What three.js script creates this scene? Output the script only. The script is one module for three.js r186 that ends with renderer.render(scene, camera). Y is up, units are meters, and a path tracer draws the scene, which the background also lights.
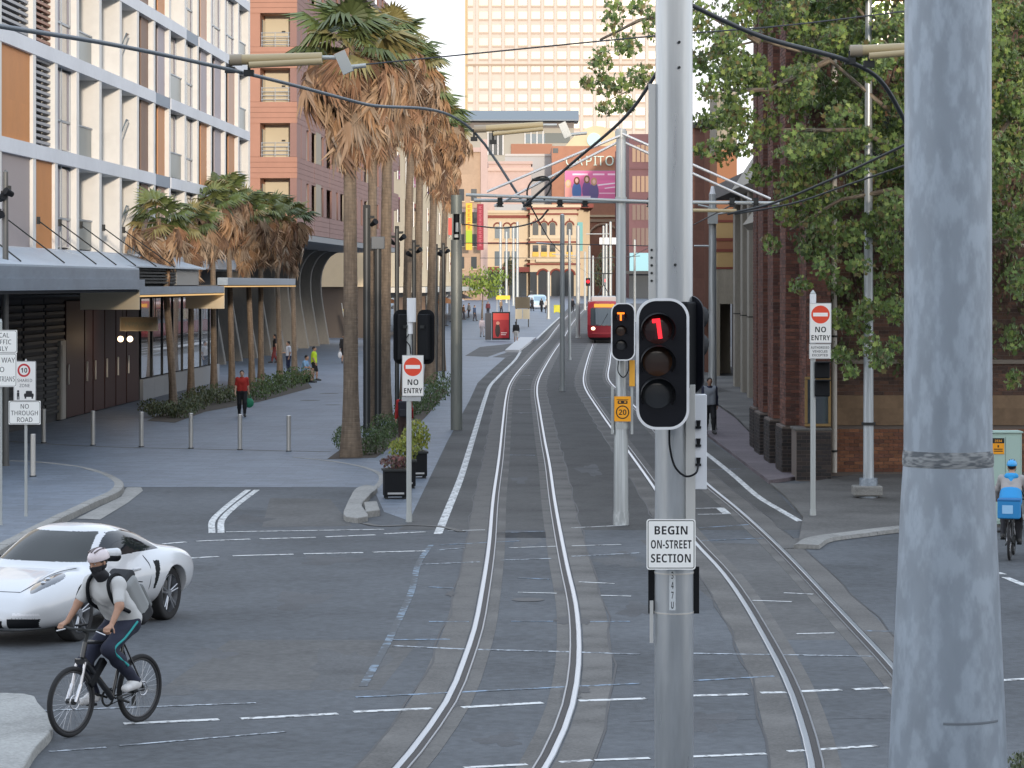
import * as THREE from 'three';
import { mergeGeometries, mergeVertices, toCreasedNormals } from 'three/addons/utils/BufferGeometryUtils.js';
import { RoundedBoxGeometry } from 'three/addons/geometries/RoundedBoxGeometry.js';
import { FontLoader } from 'three/addons/loaders/FontLoader.js';
import { TextGeometry } from 'three/addons/geometries/TextGeometry.js';

// ---------------------------------------------------------------- camera, sky, sun, exposure
const scene = new THREE.Scene();
const FOC = 2700, EYE = 4.7, HOR = 284;            // focal length in pixels, eye height, horizon row
const camera = new THREE.PerspectiveCamera(2 * Math.atan(384 / FOC) * 180 / Math.PI, 1024 / 768, 0.5, 6000);
camera.position.set(0, EYE, 0);
camera.lookAt(0, EYE, -10);
camera.setViewOffset(1024, 768, 0, 384 - HOR, 1024, 768);
camera.updateProjectionMatrix();
const renderer = new THREE.WebGLRenderer({ antialias: true });
renderer.setSize(1024, 768);
renderer.toneMapping = THREE.LinearToneMapping;
renderer.toneMappingExposure = 1.55;
renderer.shadowMap.enabled = true;
const SUN = new THREE.Vector3(0.13, 0.092, 1).normalize();
{
  const w = 256, h = 128, data = new Float32Array(w * h * 4);
  for (let j = 0; j < h; j++) for (let i = 0; i < w; i++) {
    const el = ((j + 0.5) / h - 0.5) * Math.PI, az = ((i + 0.5) / w) * 2 * Math.PI;
    // equirectangular: u -> direction (cos(az - pi)...) ; sun lies along +z
    const d = new THREE.Vector3(Math.cos(el) * Math.cos(az - Math.PI), Math.sin(el), Math.cos(el) * Math.sin(az - Math.PI));
    const up = Math.max(0, Math.sin(el)), k = Math.pow(1 - up, 2.2);
    const west = Math.pow(Math.max(0, 0.5 + 0.5 * d.dot(SUN)), 3) * k;
    const c = [0.74 + 0.34 * k + 0.26 * west, 0.87 + 0.21 * k + 0.1 * west, 1.07 + 0.01 * k - 0.12 * west];
    const o = (j * w + i) * 4;
    for (let q = 0; q < 3; q++) data[o + q] = el < -0.05 ? 0.25 : c[q];
    data[o + 3] = 1;
  }
  const t = new THREE.DataTexture(data, w, h, THREE.RGBAFormat, THREE.FloatType);
  t.mapping = THREE.EquirectangularReflectionMapping; t.magFilter = THREE.LinearFilter; t.minFilter = THREE.LinearFilter; t.needsUpdate = true;
  scene.background = t; scene.environment = t;
}
const sun = new THREE.DirectionalLight(new THREE.Color().setRGB(1, 0.85, 0.69), 2.0);
sun.position.copy(SUN.clone().multiplyScalar(400)); sun.target.position.set(0, 5, -150); sun.position.add(sun.target.position);
sun.castShadow = true; sun.shadow.radius = 4; sun.shadow.mapSize.set(2048, 2048);
Object.assign(sun.shadow.camera, { left: -150, right: 150, top: 150, bottom: -60, near: 1, far: 1500 });
scene.add(sun, sun.target);

// ---------------------------------------------------------------- helpers
let seed = 12345;
const rnd = () => { seed = (seed * 1664525 + 1013904223) >>> 0; return seed / 4294967296; };
const rr = (a, b) => a + (b - a) * rnd();
const V = (x, y, z) => new THREE.Vector3(x, y, z);
const lerp = (a, b, t) => a + (b - a) * t;
const clamp = (x, a, b) => Math.min(b, Math.max(a, x));
const smooth = (a, b, x) => { const t = clamp((x - a) / (b - a), 0, 1); return t * t * (3 - 2 * t); };
// the street is level for 230 m and then climbs gently
const RISE0 = 230, RISE = 0.0107, RISE1 = 473;
const gh = d => (clamp(d, RISE0, RISE1) - RISE0) * RISE;
const W = (px, py, d) => V((px - 512) * d / FOC, EYE - (py - HOR) * d / FOC, -d);
function gd(py) {                                                        // distance of the ground seen in a row
  const d = FOC * EYE / (py - HOR);
  if (d > 0 && d <= RISE0) return d;
  const s = (EYE + RISE * RISE0) / ((py - HOR) / FOC + RISE);
  return s;
}
const G = (px, py, up = 0) => { const d = gd(py); return V((px - 512) * d / FOC, gh(d) + up, -d); };
const taken = {};
function numbered(n) { const k = taken[n] = (taken[n] ?? -1) + 1; return k ? n + '_' + String(k).padStart(3, '0') : n; }
function M(name, geo, mat, parent) {
  if (Array.isArray(geo)) geo = merge(geo);
  const m = new THREE.Mesh(geo, mat); m.name = name; m.castShadow = m.receiveShadow = true;
  if (parent) parent.add(m);
  return m;
}
function merge(list) {
  const same = list.map(g => {
    let q = g.index ? g.toNonIndexed() : g.clone();
    for (const k of Object.keys(q.attributes)) if (!['position', 'normal', 'uv', 'color'].includes(k)) q.deleteAttribute(k);
    return q;
  });
  const col = same.some(g => g.attributes.color);
  for (const g of same) {
    const n = g.attributes.position.count;
    if (!g.attributes.uv) g.setAttribute('uv', new THREE.BufferAttribute(new Float32Array(n * 2), 2));
    if (!g.attributes.normal) g.computeVertexNormals();
    if (col && !g.attributes.color) g.setAttribute('color', new THREE.BufferAttribute(new Float32Array(n * 3).fill(1), 3));
  }
  return mergeGeometries(same);
}
function thing(name, label, category, pos = [0, 0, 0], turn = 0, group) {
  const o = new THREE.Group(); o.name = numbered(name); scene.add(o);
  if (pos.isVector3) o.position.copy(pos); else o.position.set(...pos);
  o.rotation.y = turn; o.userData = { label, category };
  if (group) o.userData.group = group;
  return o;
}
function single(name, label, category, geo, mat, group) {
  const m = M(numbered(name), geo, mat, scene); m.userData = { label, category };
  if (group) m.userData.group = group;
  return m;
}
function struct(name, geo, mat, label, parent) {
  const m = M(parent ? name : numbered(name), geo, mat, parent || scene);
  if (!parent) m.userData = { kind: 'structure' };
  if (label) m.userData.label = label;
  return m;
}
function copyOf(src, label, pos, turn = 0, group) {
  const c = src.clone(); c.name = numbered(src.name.replace(/_\d{3}$/, '')); scene.add(c);
  c.userData = { ...src.userData, label }; if (group) c.userData.group = group;
  if (pos.isVector3) c.position.copy(pos); else c.position.set(...pos);
  c.rotation.y = turn;
  return c;
}
const T = (g, x = 0, y = 0, z = 0) => g.translate(x, y, z);
function box(w, h, d, x = 0, y = 0, z = 0, r = 0) {
  const g = r ? new RoundedBoxGeometry(w, h, d, 2, r) : new THREE.BoxGeometry(w, h, d);
  return g.translate(x, y, z);
}
function bxx(x0, x1, y0, y1, z0, z1, r = 0) { return box(x1 - x0, y1 - y0, z1 - z0, (x0 + x1) / 2, (y0 + y1) / 2, (z0 + z1) / 2, r); }
function cyl(r0, r1, h, x = 0, y = 0, z = 0, n = 20) { return new THREE.CylinderGeometry(r1, r0, h, n).translate(x, y + h / 2, z); }
function bar(a, b, r0, r1 = r0, n = 8) {
  a = a.isVector3 ? a : V(...a); b = b.isVector3 ? b : V(...b);
  const d = b.clone().sub(a), l = d.length();
  const g = new THREE.CylinderGeometry(r1, r0, l, n);
  g.applyQuaternion(new THREE.Quaternion().setFromUnitVectors(V(0, 1, 0), d.normalize()));
  return g.translate((a.x + b.x) / 2, (a.y + b.y) / 2, (a.z + b.z) / 2);
}
function tube(pts, r, n = 6, seg = 0, closed = false) {
  const c = new THREE.CatmullRomCurve3(pts.map(p => p.isVector3 ? p : V(...p)), closed);
  return new THREE.TubeGeometry(c, seg || Math.max(8, pts.length * 6), r, n, closed);
}
function tint(g, c) {
  const n = g.attributes.position.count, a = new Float32Array(n * 3);
  for (let i = 0; i < n; i++) { a[3 * i] = c[0]; a[3 * i + 1] = c[1]; a[3 * i + 2] = c[2]; }
  g.setAttribute('color', new THREE.BufferAttribute(a, 3)); return g;
}
function boxUV(g, s = 1) {                                               // uv in metres from position and normal
  if (g.index) g = g.toNonIndexed();
  const p = g.attributes.position, n = g.attributes.normal, u = new Float32Array(p.count * 2);
  for (let i = 0; i < p.count; i++) {
    const ax = Math.abs(n.getX(i)), ay = Math.abs(n.getY(i)), az = Math.abs(n.getZ(i));
    let a, b;
    if (ay >= ax && ay >= az) { a = p.getX(i); b = p.getZ(i); } else if (ax >= az) { a = p.getZ(i); b = p.getY(i); } else { a = p.getX(i); b = p.getY(i); }
    u[2 * i] = a * s; u[2 * i + 1] = b * s;
  }
  g.setAttribute('uv', new THREE.BufferAttribute(u, 2)); return g;
}
// ground sheets
function flat(pts, up) {                                                 // polygon of ground points
  const sh = new THREE.Shape(pts.map(p => new THREE.Vector2(p.x, p.z)));
  const g = new THREE.ShapeGeometry(sh), a = g.attributes.position;
  const nrm = g.attributes.normal, uv = g.attributes.uv;
  for (let i = 0; i < a.count; i++) { const x = a.getX(i), z = a.getY(i); a.setXYZ(i, x, gh(-z) + up, z); nrm.setXYZ(i, 0, 1, 0); uv.setXY(i, x, z); }
  const ix = g.index.array; for (let i = 0; i < ix.length; i += 3) { const t = ix[i]; ix[i] = ix[i + 1]; ix[i + 1] = t; }
  return g;
}
const pix = list => list.map(p => G(p[0], p[1]));
function slab(pts, h, base = 0) {                                        // raised paving with a vertical edge and a small bevel
  const sh = new THREE.Shape(pts.map(p => new THREE.Vector2(p.x, -p.z)));
  const g = new THREE.ExtrudeGeometry(sh, { depth: h - 0.02, bevelEnabled: true, bevelSize: 0.02, bevelThickness: 0.02, bevelOffset: -0.02, bevelSegments: 2 });
  g.rotateX(-Math.PI / 2).translate(0, base, 0);
  return boxUV(g);
}
function curveXZ(pts, n) {
  const c = new THREE.CatmullRomCurve3(pts, false, 'centripetal'); return c.getSpacedPoints(n);
}
function ribbon(pts, w, up, off = 0) {                                   // flat strip following ground points
  const pos = [], uv = [], idx = [], nn = [];
  let s = 0;
  pts.forEach((p, i) => {
    const a = pts[Math.max(0, i - 1)], b = pts[Math.min(pts.length - 1, i + 1)];
    const t = V(b.x - a.x, 0, b.z - a.z).normalize(), r = V(-t.z, 0, t.x);
    if (i) s += p.distanceTo(pts[i - 1]);
    for (const k of [-1, 1]) {
      const q = p.clone().addScaledVector(r, off + k * w / 2);
      pos.push(q.x, gh(-q.z) + up, q.z); uv.push(q.x, q.z); nn.push(0, 1, 0);
    }
    if (i) { const o = 2 * i; idx.push(o - 2, o - 1, o, o - 1, o + 1, o); }
  });
  const g = new THREE.BufferGeometry();
  g.setAttribute('position', new THREE.Float32BufferAttribute(pos, 3)); g.setAttribute('normal', new THREE.Float32BufferAttribute(nn, 3));
  g.setAttribute('uv', new THREE.Float32BufferAttribute(uv, 2)); g.setIndex(idx);
  { const n = pts.length, top0 = pos.length / 3; for (const lowr of [0, 1]) for (let i = 0; i < n; i++) for (const k of [0, 1]) { const o = 3 * (2 * i + k), o2 = 3 * (2 * i + 1 - k), l = Math.hypot(pos[o] - pos[o2], pos[o + 2] - pos[o2 + 2]) || 1; pos.push(pos[o], pos[o + 1] - lowr * (up - 0.0005), pos[o + 2]); uv.push(pos[o], pos[o + 2]); nn.push((pos[o] - pos[o2]) / l, 0, (pos[o + 2] - pos[o2 + 2]) / l); } const base = top0 + 2 * n, T0 = top0;
    for (let i = 1; i < n; i++) for (const k of [0, 1]) { const a = 2 * i + k, b = a - 2; idx.push(T0 + b, T0 + a, base + a, T0 + b, base + a, base + b); }
    for (const i of [0, n - 1]) idx.push(T0 + 2 * i, T0 + 2 * i + 1, base + 2 * i + 1, T0 + 2 * i, base + 2 * i + 1, base + 2 * i);
    g.setAttribute('position', new THREE.Float32BufferAttribute(pos, 3)); g.setAttribute('normal', new THREE.Float32BufferAttribute(nn, 3)); g.setAttribute('uv', new THREE.Float32BufferAttribute(uv, 2)); g.setIndex(idx); }
  // make faces point up
  const A = V(pos[0], pos[1], pos[2]), B = V(pos[3], pos[4], pos[5]), C = V(pos[6], pos[7], pos[8]);
  if (B.sub(A).cross(C.sub(A)).y < 0) { for (let i = 0; i < idx.length; i += 3) { const t = idx[i]; idx[i] = idx[i + 1]; idx[i + 1] = t; } g.setIndex(idx); }
  return g;
}
function profileSweep(pts, prof) {                                       // open cross-section [[side, height], ...] along ground points
  const pos = [], idx = [], m = prof.length;
  pts.forEach((p, i) => {
    const a = pts[Math.max(0, i - 1)], b = pts[Math.min(pts.length - 1, i + 1)];
    const t = V(b.x - a.x, 0, b.z - a.z).normalize(), r = V(-t.z, 0, t.x);
    for (const [s, h] of prof) { const q = p.clone().addScaledVector(r, s); pos.push(q.x, gh(-q.z) + h, q.z); }
    if (i) for (let k = 0; k < m - 1; k++) { const o = i * m + k, l = o - m; idx.push(l, o, l + 1, l + 1, o, o + 1); }
  });
  let g = new THREE.BufferGeometry();
  g.setAttribute('position', new THREE.Float32BufferAttribute(pos, 3)); g.setIndex(idx);
  g = g.toNonIndexed(); g.computeVertexNormals(); return boxUV(g);
}

// ---------------------------------------------------------------- procedural textures
function lattice(n, sd) { let s = sd >>> 0; const a = new Float32Array(n * n); for (let i = 0; i < n * n; i++) { s = (s * 1664525 + 1013904223) >>> 0; a[i] = s / 4294967296; } return a; }
function vnoise(n, sd) {                                                 // tiling value noise with n cells
  const a = lattice(n, sd);
  return (u, v) => {
    let x = u * n, y = v * n; const i = Math.floor(x), j = Math.floor(y); x -= i; y -= j; x = x * x * (3 - 2 * x); y = y * y * (3 - 2 * y);
    const q = (p, r) => a[(((r % n) + n) % n) * n + ((p % n) + n) % n];
    return lerp(lerp(q(i, j), q(i + 1, j), x), lerp(q(i, j + 1), q(i + 1, j + 1), x), y);
  };
}
function fbm(n, oct, sd) {
  const f = []; for (let k = 0; k < oct; k++) f.push(vnoise(n << k, sd + 77 * k));
  return (u, v) => { let s = 0, w = 0, a = 1; for (const q of f) { s += a * q(u, v); w += a; a *= 0.55; } return s / w; };
}
function tex(size, fn, srgb = true, rep = [1, 1]) {
  const [w, h] = Array.isArray(size) ? size : [size, size];
  const d = new Uint8Array(w * h * 4);
  for (let j = 0; j < h; j++) for (let i = 0; i < w; i++) {
    const c = fn((i + 0.5) / w, (j + 0.5) / h), o = 4 * (j * w + i);
    for (let q = 0; q < 3; q++) {
      let v = clamp(typeof c === 'number' ? c : c[q], 0, 1);
      if (srgb) v = v <= 0.0031308 ? v * 12.92 : 1.055 * Math.pow(v, 1 / 2.4) - 0.055;
      d[o + q] = v * 255;
    }
    d[o + 3] = 255;
  }
  const t = new THREE.DataTexture(d, w, h, THREE.RGBAFormat);
  t.wrapS = t.wrapT = THREE.RepeatWrapping; t.magFilter = THREE.LinearFilter; t.minFilter = THREE.LinearMipmapLinearFilter; t.generateMipmaps = true;
  if (srgb) t.colorSpace = THREE.SRGBColorSpace;
  t.repeat.set(...rep); t.needsUpdate = true; return t;
}
const lin = (r, g, b) => new THREE.Color().setRGB(r, g, b);
function mat(c, rough = 0.8, extra = {}) {
  return new THREE.MeshStandardMaterial({ color: Array.isArray(c) ? lin(...c) : c, roughness: rough, metalness: 0, side: THREE.DoubleSide, ...extra });
}
function phys(c, rough, extra = {}) { return new THREE.MeshPhysicalMaterial({ color: lin(...c), roughness: rough, side: THREE.DoubleSide, ...extra }); }
const fA = fbm(8, 5, 11), fB = fbm(4, 4, 42), fC = fbm(32, 3, 93), fD = fbm(3, 6, 7);
const mix3 = (a, b, t) => [lerp(a[0], b[0], t), lerp(a[1], b[1], t), lerp(a[2], b[2], t)];
const sc3 = (a, s) => [a[0] * s, a[1] * s, a[2] * s];
// asphalt: aggregate grain, patches, oil
const asphaltTex = (base, sd, rep, spread = 0.35) => {
  const a = fbm(3, 5, sd), b = fbm(128, 2, sd + 5), c = fbm(6, 4, sd + 9);
  return tex(1024, (u, v) => {
    const big = a(u, v), gr = b(u, v), pt = smooth(0.55, 0.75, c(u, v));
    return sc3(base, 1 + spread * (big - 0.5) * 2 + (gr - 0.5) * 0.5 - 0.14 * pt);
  }, true, [rep, rep]);
};
const grainBump = tex(512, (u, v) => 0.7 * fbmGrain(u, v) + 0.3 * fA(u, v), false, [0.5, 0.5]);
function fbmGrain(u, v) { return (fbmGrain.f ||= fbm(128, 2, 501))(u, v); }
const asphalt = mat([1, 1, 1], 0.82, { map: asphaltTex([0.078, 0.085, 0.093], 21, 1 / 11, 0.6), bumpMap: grainBump, bumpScale: 0.006 });
const asphaltDark = mat([1, 1, 1], 0.85, { map: asphaltTex([0.066, 0.065, 0.063], 31, 1 / 7, 0.5), bumpMap: grainBump, bumpScale: 0.006 });
const asphaltOld = mat([1, 1, 1], 0.85, { map: asphaltTex([0.088, 0.087, 0.085], 61, 1 / 9, 0.5), bumpMap: grainBump, bumpScale: 0.006 });
const concrete = mat([1, 1, 1], 0.85, { map: asphaltTex([0.25, 0.245, 0.23], 71, 1 / 5, 0.28), bumpMap: grainBump, bumpScale: 0.003 });
const concreteDirty = mat([1, 1, 1], 0.88, { map: asphaltTex([0.112, 0.107, 0.1], 81, 1 / 3, 0.55), bumpMap: grainBump, bumpScale: 0.004 });
const footpath = mat([1, 1, 1], 0.86, { map: asphaltTex([0.112, 0.108, 0.102], 91, 1 / 6, 0.6), bumpMap: grainBump, bumpScale: 0.003 });
const purplePave = mat([1, 1, 1], 0.85, { map: asphaltTex([0.12, 0.1, 0.11], 95, 1 / 5, 0.5), bumpMap: grainBump, bumpScale: 0.003 });
const paveTex = (() => {
  const t0 = lattice(64, 5), st = fbm(3, 5, 17), gr = fbm(128, 2, 8);
  return tex(1024, (u, v) => {                                           // small granite setts too fine to tell apart: 0.3 x 0.6 m in a 12 m tile
    const r = Math.floor(v * 40), x = u * 20 + (r % 2) * 0.5, c = Math.floor(x), fx = x - c, fy = v * 40 - r;
    const jt = fx < 0.03 || fy < 0.06 ? 0.8 : 1;
    const tone = 0.86 + 0.28 * t0[(r % 64) * 64 + (((c % 20) + 20) % 20)];
    const k = jt * tone * (1 + 0.5 * (st(u, v) - 0.5) + 0.3 * (gr(u, v) - 0.5));
    return sc3([0.13, 0.157, 0.195], k);
  }, true, [1 / 12, 1 / 12]);
})();
const pavers = mat([1, 1, 1], 0.55, { map: paveTex, bumpMap: grainBump, bumpScale: 0.002 });
const paverWorn = fbm(5, 5, 333);
const paintWhite = mat([1, 1, 1], 0.7, { map: tex(512, (u, v) => { const k = smooth(0.3, 0.52, fC(u, v)) * (0.75 + 0.5 * fA(u, v)); return mix3([0.2, 0.2, 0.2], [0.62, 0.63, 0.62], clamp(k, 0, 1)); }, true, [0.5, 0.5]) });
const paintFaint = mat([1, 1, 1], 0.75, { map: tex(512, (u, v) => { const k = smooth(0.42, 0.62, 0.6 * fC(u, v) + 0.4 * fA(u, v)); return mix3([0.13, 0.14, 0.15], [0.42, 0.46, 0.5], k); }, true, [0.7, 0.7]) });
const paintBlue = mat([1, 1, 1], 0.75, { map: tex(512, (u, v) => { const k = smooth(0.4, 0.65, 0.5 * fC(u, v) + 0.5 * fA(u, v)); return mix3([0.1, 0.115, 0.13], [0.24, 0.33, 0.44], k); }, true, [0.6, 0.6]) });
const tar = mat([0.03, 0.03, 0.032], 0.6);
const steelRail = mat([0.5, 0.53, 0.57], 0.36, { metalness: 1 });
const railDark = mat([0.035, 0.03, 0.028], 0.7);
// galvanised steel with spangle
const galv = (c, rep, sd, q = 1) => {
  const f = fbm(10, 5, sd), s = fbm(16, 5, sd + 3), st = fbm(2, 6, sd + 8);
  return new THREE.MeshStandardMaterial({
    color: 0xffffff, side: THREE.DoubleSide, metalness: 0.35, roughness: 0.5,
    map: tex(512, (u, v) => sc3(c, 0.86 + q * (-0.14 + 0.3 * f(u, v) + 0.45 * smooth(0.35, 0.75, s(u, v)) - 0.3 * smooth(0.5, 0.8, st(u, v)))), true, rep),
    roughnessMap: tex(256, (u, v) => 0.75 + 0.25 * f(u, v), false, rep),
  });
};
const galvBlue = galv([0.3, 0.345, 0.395], [2, 0.9], 3001, 0.6);
const galvPole = galv([0.42, 0.44, 0.44], [1, 0.4], 3101);
const poleGrey = mat([0.42, 0.44, 0.43], 0.42, { metalness: 0.3 });
const poleGreen = mat([0.2, 0.22, 0.2], 0.5, { metalness: 0.3 });
const darkPost = phys([0.03, 0.032, 0.032], 0.6, { specularIntensity: 0.5 });
const black = phys([0.009, 0.01, 0.012], 0.6, { specularIntensity: 0.35 });
const blackGloss = phys([0.008, 0.009, 0.013], 0.4, { specularIntensity: 0.4 });
const whitePaint = mat([0.74, 0.75, 0.76], 0.5);
const stainless = mat([0.62, 0.6, 0.56], 0.35, { metalness: 0.55 });
const fibre = mat([0.4, 0.32, 0.18], 0.5);
const cableMat = mat([0.03, 0.034, 0.038], 0.55);
const wireMat = mat([0.05, 0.055, 0.065], 0.5, { metalness: 0.3 });

// ---------------------------------------------------------------- distance fields and a surface-nets mesher
const smin = (a, b, k) => { const h = Math.max(k - Math.abs(a - b), 0) / k; return Math.min(a, b) - h * h * k * 0.25; };
function cone(ax, ay, az, ra, bx, by, bz, rb) {                           // tapered capsule
  const dx = bx - ax, dy = by - ay, dz = bz - az, L = dx * dx + dy * dy + dz * dz || 1e-9;
  return (x, y, z) => {
    const px = x - ax, py = y - ay, pz = z - az;
    const t = clamp((px * dx + py * dy + pz * dz) / L, 0, 1);
    return Math.hypot(px - t * dx, py - t * dy, pz - t * dz) - ra - (rb - ra) * t;
  };
}
const limb = (a, ra, b, rb) => cone(a[0], a[1], a[2], ra, b[0], b[1], b[2], rb);
const ell = (c, r) => (x, y, z) => { const m = Math.min(...r); const k = Math.hypot((x - c[0]) / r[0], (y - c[1]) / r[1], (z - c[2]) / r[2]); return (k - 1) * m; };
function blend(list, k) { return (x, y, z) => { let d = 1e9; for (const f of list) d = smin(d, f(x, y, z), k); return d; }; }
function nets(f, lo, hi, cell, sort) {
  const n = [0, 1, 2].map(i => Math.ceil((hi[i] - lo[i]) / cell) + 1), [nx, ny, nz] = n;
  const F = new Float32Array(nx * ny * nz);
  for (let k = 0, o = 0; k < nz; k++) for (let j = 0; j < ny; j++) for (let i = 0; i < nx; i++, o++) F[o] = f(lo[0] + i * cell, lo[1] + j * cell, lo[2] + k * cell);
  const id = new Int32Array(nx * ny * nz).fill(-1), P = [];
  const sx = 1, sy = nx, sz = nx * ny, cor = [0, sx, sy, sx + sy, sz, sx + sz, sy + sz, sx + sy + sz];
  const edges = [[0, 1], [2, 3], [4, 5], [6, 7], [0, 2], [1, 3], [4, 6], [5, 7], [0, 4], [1, 5], [2, 6], [3, 7]];
  for (let k = 0; k < nz - 1; k++) for (let j = 0; j < ny - 1; j++) for (let i = 0; i < nx - 1; i++) {
    const o = i + j * sy + k * sz; let m = 0;
    for (let c = 0; c < 8; c++) if (F[o + cor[c]] < 0) m |= 1 << c;
    if (m === 0 || m === 255) continue;
    let x = 0, y = 0, z = 0, q = 0;
    for (const [a, b] of edges) {
      const fa = F[o + cor[a]], fb = F[o + cor[b]];
      if ((fa < 0) === (fb < 0)) continue;
      const t = fa / (fa - fb);
      x += (a & 1) + t * ((b & 1) - (a & 1)); y += ((a >> 1) & 1) + t * (((b >> 1) & 1) - ((a >> 1) & 1)); z += (a >> 2) + t * ((b >> 2) - (a >> 2)); q++;
    }
    id[o] = P.length / 3; P.push(lo[0] + (i + x / q) * cell, lo[1] + (j + y / q) * cell, lo[2] + (k + z / q) * cell);
  }
  const nv = P.length / 3, N = new Float32Array(nv * 3), e = cell * 0.5;
  for (let i = 0; i < nv; i++) {
    const x = P[3 * i], y = P[3 * i + 1], z = P[3 * i + 2];
    let a = f(x + e, y, z) - f(x - e, y, z), b = f(x, y + e, z) - f(x, y - e, z), c = f(x, y, z + e) - f(x, y, z - e); const l = Math.hypot(a, b, c) || 1;
    N[3 * i] = a / l; N[3 * i + 1] = b / l; N[3 * i + 2] = c / l;
  }
  const bins = {};
  const quad = (a, b, c, d, flip) => {
    if (a < 0 || b < 0 || c < 0 || d < 0) return;
    let key = 'all';
    if (sort) key = sort((P[3 * a] + P[3 * c]) / 2, (P[3 * a + 1] + P[3 * c + 1]) / 2, (P[3 * a + 2] + P[3 * c + 2]) / 2, N[3 * a], N[3 * a + 1], N[3 * a + 2]);
    const t = bins[key] ||= [];
    if (flip) t.push(a, c, b, b, c, d); else t.push(a, b, c, b, d, c);
  };
  for (let k = 1; k < nz - 1; k++) for (let j = 1; j < ny - 1; j++) for (let i = 1; i < nx - 1; i++) {
    const o = i + j * sy + k * sz, s = F[o] < 0;
    if (s !== (F[o + sx] < 0)) quad(id[o - sy - sz], id[o - sz], id[o - sy], id[o], s === false);
    if (s !== (F[o + sy] < 0)) quad(id[o - sx - sz], id[o - sz], id[o - sx], id[o], s === true);
    if (s !== (F[o + sz] < 0)) quad(id[o - sx - sy], id[o - sy], id[o - sx], id[o], s === false);
  }
  const out = {};
  for (const key in bins) {
    const map = new Map(), pos = [], nor = [], ix = [];
    for (const v of bins[key]) { let w = map.get(v); if (w === undefined) { w = map.size; map.set(v, w); pos.push(P[3 * v], P[3 * v + 1], P[3 * v + 2]); nor.push(N[3 * v], N[3 * v + 1], N[3 * v + 2]); } ix.push(w); }
    const g = new THREE.BufferGeometry();
    g.setAttribute('position', new THREE.Float32BufferAttribute(pos, 3)); g.setAttribute('normal', new THREE.Float32BufferAttribute(nor, 3)); g.setIndex(ix);
    out[key] = g;
  }
  return sort ? out : out.all;
}
// flat print
function canvas(w, h, draw) {
  const c = document.createElement('canvas'); c.width = w; c.height = h; const x = c.getContext('2d'); draw(x, w, h);
  const t = new THREE.CanvasTexture(c); t.colorSpace = THREE.SRGBColorSpace; t.anisotropy = 4; return t;
}
function rrShape(w, h, r) {
  const s = new THREE.Shape(), x = -w / 2, y = -h / 2;
  s.moveTo(x + r, y); s.lineTo(x + w - r, y); s.absarc(x + w - r, y + r, r, -Math.PI / 2, 0); s.lineTo(x + w, y + h - r); s.absarc(x + w - r, y + h - r, r, 0, Math.PI / 2);
  s.lineTo(x + r, y + h); s.absarc(x + r, y + h - r, r, Math.PI / 2, Math.PI); s.lineTo(x, y + r); s.absarc(x + r, y + r, r, Math.PI, 1.5 * Math.PI);
  return s;
}
function plate(w, h, r, t) { return new THREE.ExtrudeGeometry(rrShape(w, h, r), { depth: t, bevelEnabled: false, curveSegments: 6 }).translate(0, 0, -t); }
function printed(w, h, r, z = 0) {                                        // rounded sheet with uv 0..1, facing +z
  const g = new THREE.ShapeGeometry(rrShape(w, h, r), 6), p = g.attributes.position, u = g.attributes.uv;
  for (let i = 0; i < p.count; i++) u.setXY(i, p.getX(i) / w + 0.5, p.getY(i) / h + 0.5);
  return g.translate(0, 0, z);
}

// ---------------------------------------------------------------- ground
{
  const ds = [-400, 0, RISE0, RISE1, 4000], pos = [], uv = [], nn = [], ix = [];
  ds.forEach((d, i) => { for (const x of [-2500, 2500]) { pos.push(x, gh(d), -d); uv.push(x, -d); nn.push(0, 1, 0); } if (i) { const o = 2 * i; ix.push(o - 2, o - 1, o, o - 1, o + 1, o); } });
  const g = new THREE.BufferGeometry(); g.setAttribute('position', new THREE.Float32BufferAttribute(pos, 3)); g.setAttribute('normal', new THREE.Float32BufferAttribute(nn, 3));
  g.setAttribute('uv', new THREE.Float32BufferAttribute(uv, 2)); g.setIndex(ix);
  struct('ground', g, asphalt);
}
// shared-zone paving on the left and the paved street beyond
struct('plaza_paving', flat([...pix([[131, 487], [361, 487.5], [375, 492], [384, 512], [409, 521], [447, 442], [469.7, 400], [477.5, 383], [490, 371], [505, 358], [537, 339]]), V(2.2, 0, -229.5), V(-40, 0, -229.5), V(-40, 0, -62), V(-10.1, 0, -62.4)], 0.004), pavers);
struct('far_paving', flat([V(-40, 0, -230.5), V(2.2, 0, -230.5), V(9, 0, -400), V(14, 0, -472), V(-20, 0, -472)], 0.004), pavers);
struct('far_street', flat([V(9.02, 0, -400), V(30, 0, -400), V(30, 0, -472), V(14.02, 0, -472)], 0.004), pavers);
// band of slot drain and joints across the plaza
struct('paving_band', [ribbon(curveXZ(pix([[0, 441], [93, 446.5], [191, 449], [330, 452]]), 20), 0.16, 0.008)], concreteDirty);
struct('kerb_band', [ribbon(curveXZ(pix([[294, 457.5], [320, 460], [342, 463], [362, 467], [378, 473], [382, 479], [376, 488]]), 30), 0.14, 0.0085)], concrete);
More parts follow.
